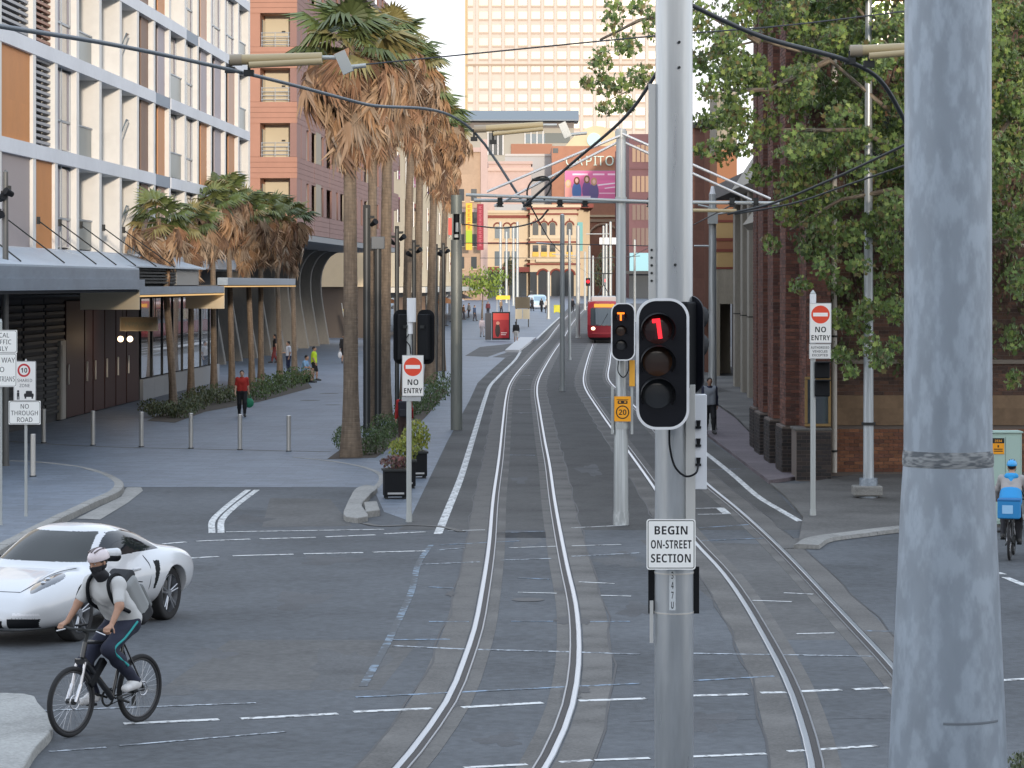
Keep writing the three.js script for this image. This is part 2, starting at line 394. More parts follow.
// tram corridor
const corr = pix([[409, 521], [447, 442], [469.7, 400], [477.5, 383], [490, 371], [505, 358], [537, 339.6]]);
struct('tramway_surface', flat([...pix([[398, 530], [409, 522]]), ...corr.slice(1).map(p => V(p.x + 0.02, 0, p.z)), ...pix([[636, 339.6], [660, 400], [706, 438], [770, 484], [803, 520], [808, 530]])], 0.002), asphaltDark);
struct('tramway_surface', flat([V(2.2, 0, -230.2), V(10.2, 0, -230.2), V(19, 0, -399), V(9.04, 0, -399)], 0.002), asphaltDark);
struct('footpath_patch', flat(pix([[465, 356], [480, 347], [500, 345], [522, 342], [536, 339.5], [528, 345], [520, 352], [505, 357.8]]), 0.0065), asphaltOld);
// rails
const railPx = {
  a: [[385, 782], [397.7, 768], [411.7, 751], [432.6, 723], [450, 695.5], [464, 660.6], [474.5, 629], [481.5, 594], [488.5, 549], [493, 500], [498.7, 460], [502.5, 425], [505.6, 399], [508.5, 387], [514, 377], [527.5, 360.7], [542, 345.4], [560, 323.7], [572, 312], [580, 306]],
  b: [[535, 786], [546, 768], [558.3, 744], [570.5, 713], [577.5, 678], [579, 640], [575.7, 604.7], [567, 566], [560, 531], [554.5, 500], [549.5, 465], [545, 442], [540, 412], [537, 391], [538.7, 380], [547.5, 362.5], [558.8, 345], [572, 324], [582, 312], [588, 306]],
  c: [[814, 790], [812, 768], [807, 744], [799, 716], [790, 690], [778, 664], [762, 634], [742, 600], [722, 572], [697, 545], [676, 520], [650, 482], [633, 458], [614, 432], [598, 409], [585, 388], [583.5, 378], [588, 358], [593, 344], [598, 326], [603, 312]],
  d: [[965, 760], [930, 712], [890, 664], [862, 634], [830, 600], [800, 568], [772, 540], [740, 511], [705, 482], [676, 452], [655, 429], [640, 412], [620, 392], [609, 380], [610, 362], [612, 345], [613, 326], [614, 312]],
};
const rails = {};
for (const k in railPx) rails[k] = curveXZ(pix(railPx[k]), 220);
for (const k in rails) {
  const outer = k === 'a' || k === 'c' ? 1 : -1;
  const pts = rails[k];
  // concrete beds either side
  struct('rail_bed', [ribbon(pts, 0.36, 0.0035, -outer * 0.235), ribbon(pts, 0.2, 0.0035, outer * 0.19)], concreteDirty);
  const r = new THREE.Group(); r.name = numbered('rail'); r.userData = { kind: 'structure' }; scene.add(r);
  struct('rail_head', profileSweep(pts, [[-0.036, 0.006], [-0.033, 0.014], [-0.025, 0.017], [0.025, 0.017], [0.033, 0.014], [0.036, 0.006]].map(([s, h]) => [s, h])), steelRail, null, r);
  struct('flangeway', ribbon(pts, 0.06, 0.0125, outer * 0.068), railDark, null, r);
  struct('keeper_rail', profileSweep(pts, [[outer * 0.1, 0.008], [outer * 0.104, 0.016], [outer * 0.122, 0.016], [outer * 0.126, 0.008]]), mat([0.3, 0.31, 0.33], 0.4, { metalness: 0.9 }), null, r);
}
// cracks and tar along the concrete beds
for (const [k, o] of [['a', -0.42], ['b', 0.42], ['c', -0.42], ['d', 0.42]]) {
  const p = rails[k].map((q, i) => q.clone().add(V(0.03 * Math.sin(i * 1.7) + 0.02 * Math.sin(i * 4.1), 0, 0)));
  struct('joint_sealant', ribbon(p.slice(0, 150), 0.026, 0.0045, o), tar);
}
// painted markings
const paintSmear = mat([1, 1, 1], 0.8, { map: tex(512, (u, v) => mix3([0.078, 0.084, 0.09], [0.19, 0.25, 0.31], smooth(0.5, 0.7, 0.5 * fC(u, v) + 0.5 * fB(u, v))), true, [0.35, 0.35]) });
const marks = new THREE.Group(); marks.name = 'road_markings'; marks.userData = { kind: 'structure' }; scene.add(marks);
function line(list, w, m, up = 0.0055, n = 0) { const p = pix(list); M('painted_line', ribbon(list.length > 2 ? curveXZ(p, n || list.length * 6) : p, w, up), m, marks); }
const dash = (arr, w, m, up) => { for (const [a, b, c, d] of arr) line([[a, b], [c, d]], w, m, up); };
dash([[123.8, 724, 219, 719.7], [240.7, 719, 337.7, 714], [353.4, 712.2, 432.6, 708.7], [462, 707.7, 542.6, 703], [579, 701, 646, 698.8], [692, 696, 748, 694.6], [760.7, 693, 786, 692.5], [798.8, 691.7, 841, 690], [853.8, 689.6, 888.6, 688], [1001.7, 680.5, 1030, 679]], 0.13, paintWhite);
dash([[42, 711, 256, 703.2]], 0.07, paintFaint, 0.006);
dash([[49, 752, 106, 747.6], [119.6, 746, 285, 732]], 0.06, paintFaint);
dash([[464, 768, 527, 764.6], [560, 762.5, 591.4, 760.4], [595, 760.7, 649.7, 758.4], [692, 757, 766, 754], [788, 751.7, 805, 750.8], [817, 750, 877, 746]], 0.1, paintWhite);
dash([[163, 544, 185.6, 542.2], [196, 541.3, 250, 539.3], [260, 539, 315.6, 537.6], [326, 537, 375, 535], [385, 533.9, 425, 532]], 0.12, paintWhite);
dash([[186, 558.6, 218, 556.6], [232.6, 556, 293.5, 554.4], [303.7, 554, 363, 552.8], [372.6, 552.4, 425.7, 551]], 0.12, paintWhite);
dash([[226, 532, 384, 529.5]], 0.1, paintWhite);
line([[248, 490], [225, 508], [212.5, 521], [212, 533]], 0.13, paintWhite, 0.0055, 24);
line([[256.7, 490], [235, 506.6], [222, 520], [221, 533]], 0.13, paintWhite, 0.0055, 24);
line([[438, 534], [452, 500], [460, 480], [472.5, 440], [480, 415], [486, 396], [490, 386], [500, 375], [515, 360], [520.5, 351.5]], 0.16, paintWhite, 0.0055, 60);
line([[537, 338.4], [548, 328], [560, 317]], 0.18, paintWhite, 0.0055, 20);
line([[800, 521.5], [780, 510], [760, 498], [733, 475], [706, 453.5], [690, 442]], 0.14, paintWhite, 0.0055, 30);
dash([[448, 531, 485, 530], [572, 528, 628, 525.3], [509, 548, 556.5, 546.4], [572, 546, 621, 544.7], [518, 592.5, 556.5, 593.5], [600.9, 595.6, 631, 596.4], [752, 600.6, 791.7, 601.9], [796.7, 634, 834.8, 633.2], [579, 582, 614, 583.8], [784, 593, 813, 594.4]], 0.07, paintWhite);
dash([[418.7, 564.6, 480, 562], [500.7, 560.4, 551, 558.6], [572, 556.5, 640, 553], [394, 646, 464, 649.4], [464.5, 649.4, 565, 652], [565.5, 652, 640, 654.4], [692, 653.6, 873, 656.5], [439, 550, 464, 548]], 0.09, paintFaint);
dash([[356, 697.5, 640, 683.6], [692, 681, 774, 676.4], [429, 621.8, 469, 621.8], [511, 621.5, 553, 621.5], [579, 622, 630, 621.6], [518, 578, 550, 579.4], [429, 587, 453, 588.5], [865, 631, 892, 631.6], [440, 545, 520, 541], [700, 528, 760, 524], [700, 541, 770, 538], [500, 533, 545, 531.6], [510, 455, 535, 455.4], [706, 470, 740, 469], [584, 399, 612, 397], [390, 640, 450, 639.4]], 0.08, paintBlue);
line([[431, 545], [418.7, 563], [411.7, 590.8], [401, 615], [385.5, 646.6], [362.8, 686.7]], 0.1, paintSmear, 0.0045, 30);
dash([[696, 508.5, 722, 508], [698, 514.5, 729, 514], [722, 508, 729, 514], [718, 508, 725, 514]], 0.09, paintWhite);
dash([[996.7, 572.5, 1003, 574.5], [1005, 577.4, 1026, 586]], 0.13, paintWhite);
dash([[517, 376, 530, 375.6], [518, 390, 534, 389.4], [514, 413, 536, 413]], 0.14, paintFaint);
// tar patches beside the rails
{
  const tp = new THREE.Group(); tp.name = 'tar_patches'; tp.userData = { kind: 'structure' }; scene.add(tp);
  for (const [x, y, rx, rz] of [[566, 621, 0.16, 0.5], [583, 622, 0.12, 0.4], [570, 694, 0.14, 0.45], [455, 704, 0.12, 0.3], [451, 594, 0.09, 0.35], [560, 590, 0.1, 0.3], [583, 690, 0.09, 0.3]]) {
    const c = G(x, y), pts = []; for (let i = 0; i < 22; i++) { const a = i / 22 * 6.283, k = rr(0.55, 1.15); pts.push(V(c.x + Math.cos(a) * rx * k, 0, c.z + Math.sin(a) * rz * k)); }
    M('tar_patch', flat(pts, 0.0065), tar, tp);
  }
  for (const [x, y] of [[330, 642], [760, 722]]) {          // sealed cracks on the road
    const c = G(x, y), pts = []; let q = V(c.x - 1.4, 0, c.z); for (let i = 0; i < 9; i++) { pts.push(q.clone()); q.x += 0.35; q.z += rr(-0.12, 0.12); }
    M('sealed_crack', ribbon(curveXZ(pts, 30), 0.012, 0.002), tar, tp);
  }
}
// resurfacing patches of older asphalt
struct('road_patch', flat(pix([[270, 498], [330, 499], [352, 526], [262, 527]]), 0.0008), asphaltOld);
struct('road_patch', flat([G(640, 540), G(790, 545), G(890, 640), G(760, 640)], 0.0008), asphaltOld);
struct('road_patch', flat([G(230, 640), G(420, 640), G(380, 690), G(160, 690)], 0.0008), asphaltOld);

// ---------------------------------------------------------------- kerbs and raised paths
function stones(pts, prof) {                                               // a kerb of separate stones with open joints
  const g = new THREE.Group(); g.name = numbered('kerb'); g.userData = { kind: 'structure' }; scene.add(g);
  const c = new THREE.CatmullRomCurve3(pts), L = c.getLength(), n = Math.max(1, Math.round(L / 1.1));
  for (let i = 0; i < n; i++) { const q = []; for (let k = 0; k <= 6; k++) q.push(c.getPointAt(clamp((i + 0.008 + 0.984 * k / 6) / n, 0, 1))); const dy = rr(-0.006, 0.006); const pf = prof.map(([a, h]) => [a + rr(-0.004, 0.004), h > 0.03 ? h + dy : h]), caps = []; for (const [p, o] of [[q[0], q[1]], [q[6], q[5]]]) { const t = V(o.x - p.x, 0, o.z - p.z).normalize().multiplyScalar(p === q[0] ? 1 : -1), r = V(-t.z, 0, t.x), P = ([s, h]) => [p.x + r.x * s, gh(-p.z) + h, p.z + r.z * s], vv = []; for (let k = 1; k < pf.length - 1; k++) vv.push(...P(pf[0]), ...P(pf[k]), ...P(pf[k + 1])); const cg = new THREE.BufferGeometry(); cg.setAttribute('position', new THREE.Float32BufferAttribute(vv, 3)); cg.computeVertexNormals(); caps.push(boxUV(cg)); } M('kerb_stone', [profileSweep(q, pf), ...caps], concrete, g); }
}
{
  const edge = curveXZ(pix([[-40, 464], [30, 466.5], [70, 470], [98, 476], [114, 482], [122, 489], [117, 497], [95, 507], [70, 519], [40, 534], [0, 556], [-40, 580]]), 60);
  struct('kerb_path', slab([...edge], 0.13), pavers);
  stones(edge, [[0.18, 0.02], [0.17, 0.133], [-0.01, 0.137], [-0.04, 0.12], [-0.05, 0.0]]);
  struct('kerb_apron', flat([...pix([[123, 489.5], [119, 497], [98, 507], [74, 519]]).map(p => V(p.x + 0.05, 0, p.z)), ...pix([[100, 520], [128, 503], [143, 491], [141, 487.6], [127, 487.6]])], 0.009), concrete);
  struct('traffic_island', slab(curveXZ([G(-30, 702), G(28, 703.5), G(38, 712), G(53, 735), G(36, 757), G(8, 790), G(-30, 800)], 30), 0.11), mat([1, 1, 1], 0.85, { map: asphaltTex([0.29, 0.29, 0.275], 171, 1 / 3, 0.25) }));
  struct('median_kerb', slab(curveXZ(pix([[344, 515], [350, 502], [357.5, 492], [366, 489.5], [376, 490.5], [370, 499], [362, 509], [364, 523], [352, 523.5], [344, 520], [344, 515]]), 34).slice(0, -1), 0.11), concrete);
  struct('median_kerb', slab(pix([[364, 508], [377, 507], [380, 516], [366, 518]]), 0.13), concrete);
  struct('median_kerb', ribbon(curveXZ(pix([[364, 523.5], [382, 526.5], [410, 525.5], [440, 527], [462, 532]]), 20), 0.16, 0.012), concreteDirty);
  // right-hand corner
  const rk = curveXZ(pix([[797, 549], [812, 541], [848, 536], [880, 532], [930, 527], [1000, 520], [1100, 512]]), 24);
  struct('footpath', slab([...rk, G(1200, 470), ...pix([[1000, 452], [797, 486], [770, 485], [788, 500], [803, 519], [800, 535]])], 0.055), footpath);
  stones(rk, [[0.4, 0.01], [0.38, 0.075], [0.02, 0.085], [-0.05, 0.07], [-0.07, 0]]);
  struct('gutter', ribbon(rk, 0.4, 0.01, -0.26), concreteDirty);
  struct('brick_paving', slab([...pix([[769, 484], [796, 480], [764, 450], [735, 420], [712, 404], [700, 399], [690, 399], [694, 418], [708, 437]])], 0.09), purplePave);
  struct('arcade_floor', slab([G(764, 448), V(9.2, 0, -90), V(14, 0, -100), V(14, 0, -160), V(8.2, 0, -160), G(700, 396), G(712, 402), G(735, 418)], 0.1), footpath);
  struct('far_footpath', slab([G(690, 397), V(9.4, 0, -115), V(8.3, 0, -158), V(16, 0, -158), V(16, 0, -228), V(9.8, 0, -228)], 0.1), footpath);
}
// tram stop platform far on the left
struct('platform', slab([G(505, 352.4), G(519, 352.4), G(536, 339.2), G(520, 339.2), G(527, 343)].slice(0, 4), 0.18), mat([0.5, 0.5, 0.5], 0.8));

for (const [px, py, rx] of [[310, 400.5, 0.42], [329, 393.5, 0.42], [333, 405, 0.3], [402, 441, 0.3], [528, 600, 0.24], [640, 470, 0.3]]) {   // service covers
  const c = G(px, py), pts = []; for (let i = 0; i < 24; i++) pts.push(V(c.x + Math.cos(i / 24 * 6.283) * rx, 0, c.z + Math.sin(i / 24 * 6.283) * rx));
  struct('manhole_cover', flat(pts, 0.0075), mat([0.06, 0.06, 0.062], 0.6, { metalness: 0.3 }));
}
struct('drain_grate', [0, 1, 2, 3, 4].map(i => ribbon([G(492 + i * 0, 533 + i * 1.1), G(546, 533 + i * 1.1)].map(p => p.clone()), 0.03, 0.009)), railDark);

// old tyre rubber and drips on the lanes
{
  const soil = new THREE.Group(); soil.name = 'road_stains'; soil.userData = { kind: 'structure' }; scene.add(soil);
  const st = [mat([1, 1, 1], 0.8, { map: asphaltTex([0.06, 0.062, 0.066], 221, 1 / 3, 0.6) }), mat([1, 1, 1], 0.85, { map: asphaltTex([0.09, 0.092, 0.094], 231, 1 / 4, 0.5) })];
  for (const [px, py, rx, rz, k] of [[300, 600, 0.5, 1.6, 0], [210, 655, 0.35, 0.8, 0], [345, 668, 0.6, 2.2, 1], [640, 610, 0.4, 1.1, 0], [480, 520, 0.3, 0.9, 0], [520, 480, 0.25, 1.5, 0], [526, 540, 0.3, 1.8, 1], [700, 720, 0.5, 0.9, 0], [840, 610, 0.4, 2.0, 1], [620, 560, 0.5, 1.6, 1], [590, 470, 0.4, 2.6, 1], [330, 560, 0.7, 1.0, 0], [500, 740, 0.3, 0.5, 0], [170, 690, 0.5, 0.5, 1], [250, 520, 0.5, 1.4, 0]]) {
    const c = G(px, py), pts = [], ph = rr(0, 6); for (let i = 0; i < 30; i++) { const a = i / 30 * 6.283, q = 0.72 + 0.22 * Math.sin(3 * a + ph) + 0.12 * Math.sin(7 * a + ph * 2) + rr(-0.07, 0.07); pts.push(V(c.x + Math.cos(a) * rx * q, 0, c.z + Math.sin(a) * rz * q)); }
    M('stain', flat(pts, (px > 430 && px < 800 && py < 535 ? 0.003 : 0.001) + 0.00003 * soil.children.length), st[k], soil);
  }
}

// ---------------------------------------------------------------- buildings
const streakTex = (c, sd, rep, amt = 0.2) => { const a = fbm(4, 4, sd), b = fbm(24, 3, sd + 4); return tex(256, (u, v) => sc3(c, 1 + amt * ((a(u, v * 0.25) - 0.5) * 1.4 + (b(u, v) - 0.5) * 0.7)), true, rep); };
const wallWhite = mat([1, 1, 1], 0.75, { map: streakTex([0.66, 0.65, 0.62], 411, [0.2, 0.2], 0.14) });
const bandWhite = mat([1, 1, 1], 0.7, { map: streakTex([0.62, 0.64, 0.67], 415, [0.2, 0.2], 0.1) });
const bandBlue = mat([0.24, 0.28, 0.33], 0.6);
const glassDark = phys([0.05, 0.06, 0.07], 0.08, { clearcoat: 1, specularIntensity: 1 });
const glassGreen = phys([0.11, 0.13, 0.13], 0.06, { clearcoat: 1 });
const glassBlue = phys([0.16, 0.21, 0.25], 0.08, { clearcoat: 1 });
const paneClear = phys([0.8, 0.9, 0.88], 0.03, { transmission: 1, thickness: 0, ior: 1.45 });
const alu = mat([0.3, 0.33, 0.36], 0.4, { metalness: 0.5 });
const panel = {
  O: mat([1, 1, 1], 0.6, { map: streakTex([0.5, 0.2, 0.05], 421, [0.3, 0.3], 0.12) }),
  G: mat([0.33, 0.28, 0.27], 0.6), B: mat([0.2, 0.125, 0.09], 0.6), P: mat([0.5, 0.34, 0.26], 0.65), N: mat([0.52, 0.26, 0.13], 0.65), L: mat([0.36, 0.32, 0.34], 0.6), Wh: mat([0.75, 0.75, 0.74], 0.5),
  S: mat([0.3, 0.3, 0.31], 0.5), R: mat([0.26, 0.11, 0.06], 0.5),
};
const cream = mat([0.62, 0.53, 0.38], 0.75), dark = phys([0.07, 0.071, 0.073], 0.8, { specularIntensity: 0.3 }), maroon = phys([0.05, 0.02, 0.018], 0.6, { specularIntensity: 0.4 });
const roofMetal = mat([1, 1, 1], 0.45, { map: streakTex([0.4, 0.46, 0.52], 431, [0.15, 0.15], 0.12), metalness: 0.2 });
const fascia = mat([1, 1, 1], 0.4, { map: streakTex([0.2, 0.25, 0.31], 433, [0.1, 0.3], 0.35), metalness: 0.35 });

// --- white apartment building on the left, local frame: +x out of the facade to the street, z = -(distance)
{
  const A0 = -16.96, SL = 0.0344;                                        // facade line X(d) = A0 + SL d
  const b = thing('apartment_building', 'white framed apartment block with orange and brown panels, nearest on the left', 'building');
  const ang = Math.atan(SL), cs = Math.cos(ang);
  b.position.set(A0 + SL * 76, 0, -76); b.rotation.y = -ang;
  const D = d => -(d - 76) / cs;                                          // local z of a distance
  const edges = [70.5, 76.0, 80.6, 83.8, 87.2, 91.1, 94.9, 98.4, 102, 105.6, 109.5, 112.9, 116.7, 121, 125.4, 129];
  const nb = edges.length - 1, floors = [5.78, 8.87, 11.96, 15.05, 18.14], fh = 2.66, bandH = 0.43;
  const zN = D(edges[0]), zF = D(edges[nb]);
  // bands
  for (let f = 0; f <= floors.length; f++) {
    const y0 = 5.35 + f * 3.09;
    for (let k = 0; k < nb; k++) {
      const bl = (k === 8 && (f === 1 || f === 2)) || (k === 10 && f === 3);
      M('floor_band', boxUV(bxx(-0.9, bl ? -0.035 : 0, y0, y0 + bandH, D(edges[k + 1]) + 0.003, D(edges[k]) - 0.003)), bl ? bandBlue : bandWhite, b);
    }
  }
  // fins
  for (let f = 0; f < floors.length; f++) for (let k = 0; k <= nb; k++) {
    const z1 = D(edges[k]) + (k === nb ? 0.2 : 0), y0 = floors[f];
    M('fin', boxUV(bxx(-0.9, -0.02, y0 + 0.001, y0 + fh - 0.001, z1, z1 + (k === nb ? 0.2 : 0.42))), wallWhite, b);
  }
  M('back_wall', bxx(-14, -0.9, 5.36, 22, zF - 0.3, zN), wallWhite, b);
  M('end_wall', bxx(-14, -0.03, 5.3, 22, zF - 0.31, zF - 0.0), wallWhite, b);
  M('roof', bxx(-14.2, 0.15, 21.3, 21.7, zF - 0.4, zN), bandWhite, b);
  const rows = ['GGOWDDHBPKWNLPK', 'OOLWDDHBNKWNLNK', 'LLRWDDHBLKWLLPK', 'OGNWDDDBNZWPggK', 'OGNWDDDBPWWPggK'];
  const rail = (z0, z1, y0, x) => {
    M('balustrade', bxx(x - 0.012, x, y0 + 0.06, y0 + 1.0, z0 + 0.05, z1 - 0.05), phys([0.2, 0.22, 0.21], 0.35, {}), b);
    M('handrail', bxx(x - 0.03, x + 0.03, y0 + 1.0, y0 + 1.05, z0, z1), alu, b);
  };
  for (let f = 0; f < rows.length; f++) for (let k = 0; k < nb; k++) {
    const t = rows[f][k], z1 = D(edges[k]), z0 = D(edges[k + 1]) + 0.42, y0 = floors[f], y1 = y0 + fh;
    if (panel[t] && 'OGBPNL'.includes(t) && !(t === 'L' && f !== 1 && f !== 2) && !(t === 'L' && f === 2 && k < 2) && !(t === 'L' && f === 1 && k === 2)) {
      const x = t === 'O' || t === 'G' ? -0.12 : t === 'B' ? -0.22 : -0.19;
      const n = t === 'O' || t === 'G' ? 1 : 2, zw = (z1 - z0) / n;
      for (let q = 0; q < n; q++) M('panel', boxUV(bxx(x - 0.05, x - q * 0.06, y0, y1, z0 + q * zw + 0.01, z0 + (q + 1) * zw - 0.01)), n === 2 && q && t !== 'B' ? panel.P : panel[t], b);
    } else if ((t === 'L' || t === 'R')) {                                 // louvres over a dark void
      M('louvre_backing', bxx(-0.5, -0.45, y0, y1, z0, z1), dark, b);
      for (let y = y0 + 0.1; y < y1; y += 0.19) M('louvre_slat', bxx(-0.3, -0.16, 0, 0.085, z0, z1).translate(0, y, 0), t === 'R' ? panel.R : panel.S, b);
    } else if (t === 'W' || t === 'K' || t === 'g') {
      const x = t === 'K' ? -0.4 : -0.26, n = 2, w = (z1 - z0) / n;
      for (let q = 0; q < n; q++) {
        const p = M('window_pane', bxx(x - 0.03, x, y0 + 0.08, y1 - 0.08, z0 + q * w + 0.06, z0 + (q + 1) * w - 0.06), t === 'g' ? glassBlue : q ? glassGreen : glassDark, b);
        M('curtain', bxx(x + 0.004, x + 0.008, y0 + 0.1, y1 - 0.1, z0 + q * w + 0.1, z0 + q * w + w * (0.25 + 0.2 * q)), panel.L, p);
      }
      for (let q = 0; q <= n; q++) M('mullion', bxx(x - 0.04, x + 0.05, y0, y1, z0 + q * w - 0.05, z0 + q * w + 0.05), alu, b);
      M('transom', bxx(x - 0.04, x + 0.05, y0 + 0.95, y0 + 1.02, z0, z1), alu, b);
      if (t === 'K') rail(z0, z1, y0, -0.16);
    } else {                                                               // deep loggia
      const x = -0.86;
      M('window_pane', bxx(x - 0.03, x, y0 + 0.05, y1 - 0.2, z0 + 0.1, z1 - 0.1), glassGreen, b);
      M('mullion', bxx(x - 0.03, x + 0.05, y0, y1 - 0.15, (z0 + z1) / 2 - 0.06, (z0 + z1) / 2 + 0.06), alu, b);
      if (k === 4 || (k === 3)) rail(z0, z1, y0, -0.28);
      if (t === 'H') { const s = M('casement', bxx(-0.02, 0.02, 0, 0.9, 0, 0.5), glassBlue, b); s.position.set(-0.5, y0 + 0.9, z0 + 0.7); s.rotation.z = -0.35; }
    }
  }
  // sloping metal awning over the footpath, standing-seam sheets and stay rods
  const zE = D(84.2), sx0 = 0.02, sx1 = 2.5;
  const sheets = []; for (let d = 62; d < 84; d += 2.2) sheets.push([D(Math.min(d + 2.2, 84.1)), D(d)]);
  const quadSheet = (z0, z1, x0, y0, x1, y1, t = 0.05) => { const s = new THREE.Shape([new THREE.Vector2(x0, y0), new THREE.Vector2(x1, y1), new THREE.Vector2(x1, y1 - t), new THREE.Vector2(x0, y0 - t)]); return boxUV(new THREE.ExtrudeGeometry(s, { depth: z1 - z0 - 0.03, bevelEnabled: false }).translate(0, 0, z0)); };
  const aw = thing('awning', 'grey metal awning over the dark shopfronts, stepped fascia', 'awning'); aw.position.copy(b.position); aw.rotation.copy(b.rotation);
  for (const [z0, z1] of sheets) M('awning_sheet', quadSheet(z0, z1, sx0, 5.74, sx1 - 0.02, 5.19), roofMetal, aw);
  M('fascia', boxUV(bxx(sx1 - 0.06, sx1, 4.84, 5.14, zE + 0.25, D(62))), fascia, aw);
  M('fascia', boxUV(bxx(sx1 - 0.1, sx1 + 0.12, 4.54, 4.838, zE - 0.05, D(62))), fascia, aw);
  M('soffit', bxx(-1.9, sx1 - 0.1, 4.45, 4.53, zE, D(62)), mat([0.12, 0.12, 0.12], 0.8), aw);
  M('end_panel', bxx(0.6, sx1 - 0.05, 3.9, 4.52, zE - 0.12, zE - 0.02), cream, aw);
  for (let i = 0; i < edges.length - 9; i++) for (const q of [0.3]) {
    const z = D(edges[i] - 2.2);
    M('stay_rod', bar([0.02, 6.6, z - 2.3], [sx1 - 0.3, 5.28, z], 0.02), darkPost, aw);
    M('rod_bracket', box(0.1, 0.22, 0.08, 0.03, 6.6, z - 2.3), darkPost, aw);
  }
  // second awning further along with a lit edge strip
  const a2 = thing('awning', 'low grey awning with warm strip light behind the short palms', 'awning'); a2.position.copy(b.position); a2.rotation.copy(b.rotation);
  const zA = D(84.6), zB = D(104);
  for (let d = 84.8; d < 104; d += 2.4) M('awning_sheet', quadSheet(D(d + 2.4), D(d), sx0, 5.74, 1.6, 5.3), roofMetal, a2);
  for (let q = 0; q < 5; q++) M('vent_slat', bxx(1.3, 1.4, 4.72 + q * 0.11, 4.79 + q * 0.11, D(98), zA), darkPost, a2);
  M('vent_backing', bxx(1.1, 1.2, 4.6, 5.3, D(98), zA), dark, a2);
  M('vent_panel', bxx(1.2, 1.4, 4.66, 5.27, D(103.5), D(98.1)), mat([0.3, 0.29, 0.27], 0.6), a2);
  M('fascia', boxUV(bxx(1.9, 2.3, 4.36, 4.62, zB, zA)), fascia, a2);
  M('soffit', bxx(-1.9, 1.9, 4.3, 4.36, zB, zA), mat([0.12, 0.12, 0.12], 0.8), a2);
  const glow = new THREE.MeshStandardMaterial({ color: 0x332211, emissive: lin(1, 0.62, 0.25), emissiveIntensity: 0.55 });
  M('strip_light', bxx(2.0, 2.32, 4.29, 4.335, zB, zA), glow, a2);
  M('end_panel', bxx(0.8, 2.3, 3.75, 4.6, zB - 0.14, zB - 0.03), cream, a2);
  const a3 = thing('awning', 'small grey awning with strip light in front of the ribbed wall', 'awning'); a3.position.copy(b.position); a3.rotation.copy(b.rotation);
  M('fascia', bxx(1.9, 2.3, 4.66, 4.95, D(128), D(105)), fascia, a3); M('soffit', bxx(-0.8, 1.9, 4.62, 4.66, D(128), D(105)), mat([0.12, 0.12, 0.12], 0.8), a3);
  M('strip_light', bxx(2.0, 2.32, 4.58, 4.625, D(128), D(105)), glow, a3);
  // ground floor: dark recessed shopfront
  const g0 = -1.85;
  M('shopfront_wall', bxx(g0 - 0.3, g0, 0, 5.4, zF, zN + 8), dark, b);
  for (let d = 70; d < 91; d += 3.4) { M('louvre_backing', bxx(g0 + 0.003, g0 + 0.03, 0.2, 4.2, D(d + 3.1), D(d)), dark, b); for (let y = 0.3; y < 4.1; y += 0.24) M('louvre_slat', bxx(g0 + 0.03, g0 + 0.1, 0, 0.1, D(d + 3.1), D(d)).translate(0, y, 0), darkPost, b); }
  const dr = M('door_frame', bxx(g0 + 0.02, g0 + 0.16, 0.05, 2.75, D(93.4), D(92.5)), mat([0.3, 0.28, 0.24], 0.6), b); M('door', bxx(g0 + 0.162, g0 + 0.18, 0.05, 2.6, D(93.25), D(92.65)), mat([0.34, 0.32, 0.28], 0.6), dr);
  for (const [d0, d1] of [[93.8, 97], [97.2, 98.6], [98.8, 100.9], [101.1, 103.2], [103.4, 105.5], [105.7, 108.4]]) { const p = M('timber_panel', bxx(g0 + 0.02, g0 + 0.09, 0.05, 4.1, D(d1), D(d0)), maroon, b); M('pull_handle', bxx(g0 + 0.1, g0 + 0.15, 1.2, 1.9, D(d0 + 0.25), D(d0 + 0.2)), stainless, p); }
  for (let d = 109; d < 128; d += 2.7) {
    const w = M('shop_window', bxx(g0 + 0.05, g0 + 0.09, 0.9, 4.1, D(d + 2.3), D(d)), d > 119 ? glassBlue : glassDark, b);
    M('frame', bxx(g0 + 0.04, g0 + 0.14, 0.85, 4.15, D(d + 2.4), D(d + 2.31)), darkPost, w);
    M('plinth', boxUV(bxx(g0 + 0.02, g0 + 0.16, 0, 0.84, D(d + 2.68), D(d))), mat([0.3, 0.31, 0.32], 0.7), b);
  }
  // hanging sign and two wall lamps
  const sg = thing('hanging_sign', 'grey hanging shop sign above the maroon doors', 'sign'); sg.position.set(W(139, 324, 99).x, W(139, 324, 99).y, -99);
  M('board', box(1.4, 0.52, 0.1, 0, 0, 0, 0.01), mat([0.16, 0.15, 0.13], 0.6), sg);
  M('lettering', printed(1.3, 0.44, 0.01, 0.053), mat('#ffffff', 0.6, { map: canvas(512, 176, (x, w, h) => { x.fillStyle = '#5c574d'; x.fillRect(0, 0, w, h); x.fillStyle = '#46504e'; for (let i = 0; i < 22; i++) x.fillRect(40 + i * 19.5, 48 + (i * 37 % 23), 7 + (i * 13 % 5), 34 + (i * 29 % 40)); }) }), sg);
  M('hanger', [bar([-0.6, 0.26, 0], [-0.6, 1.1, 0], 0.015), bar([0.6, 0.26, 0], [0.6, 1.1, 0], 0.015)], darkPost, sg);
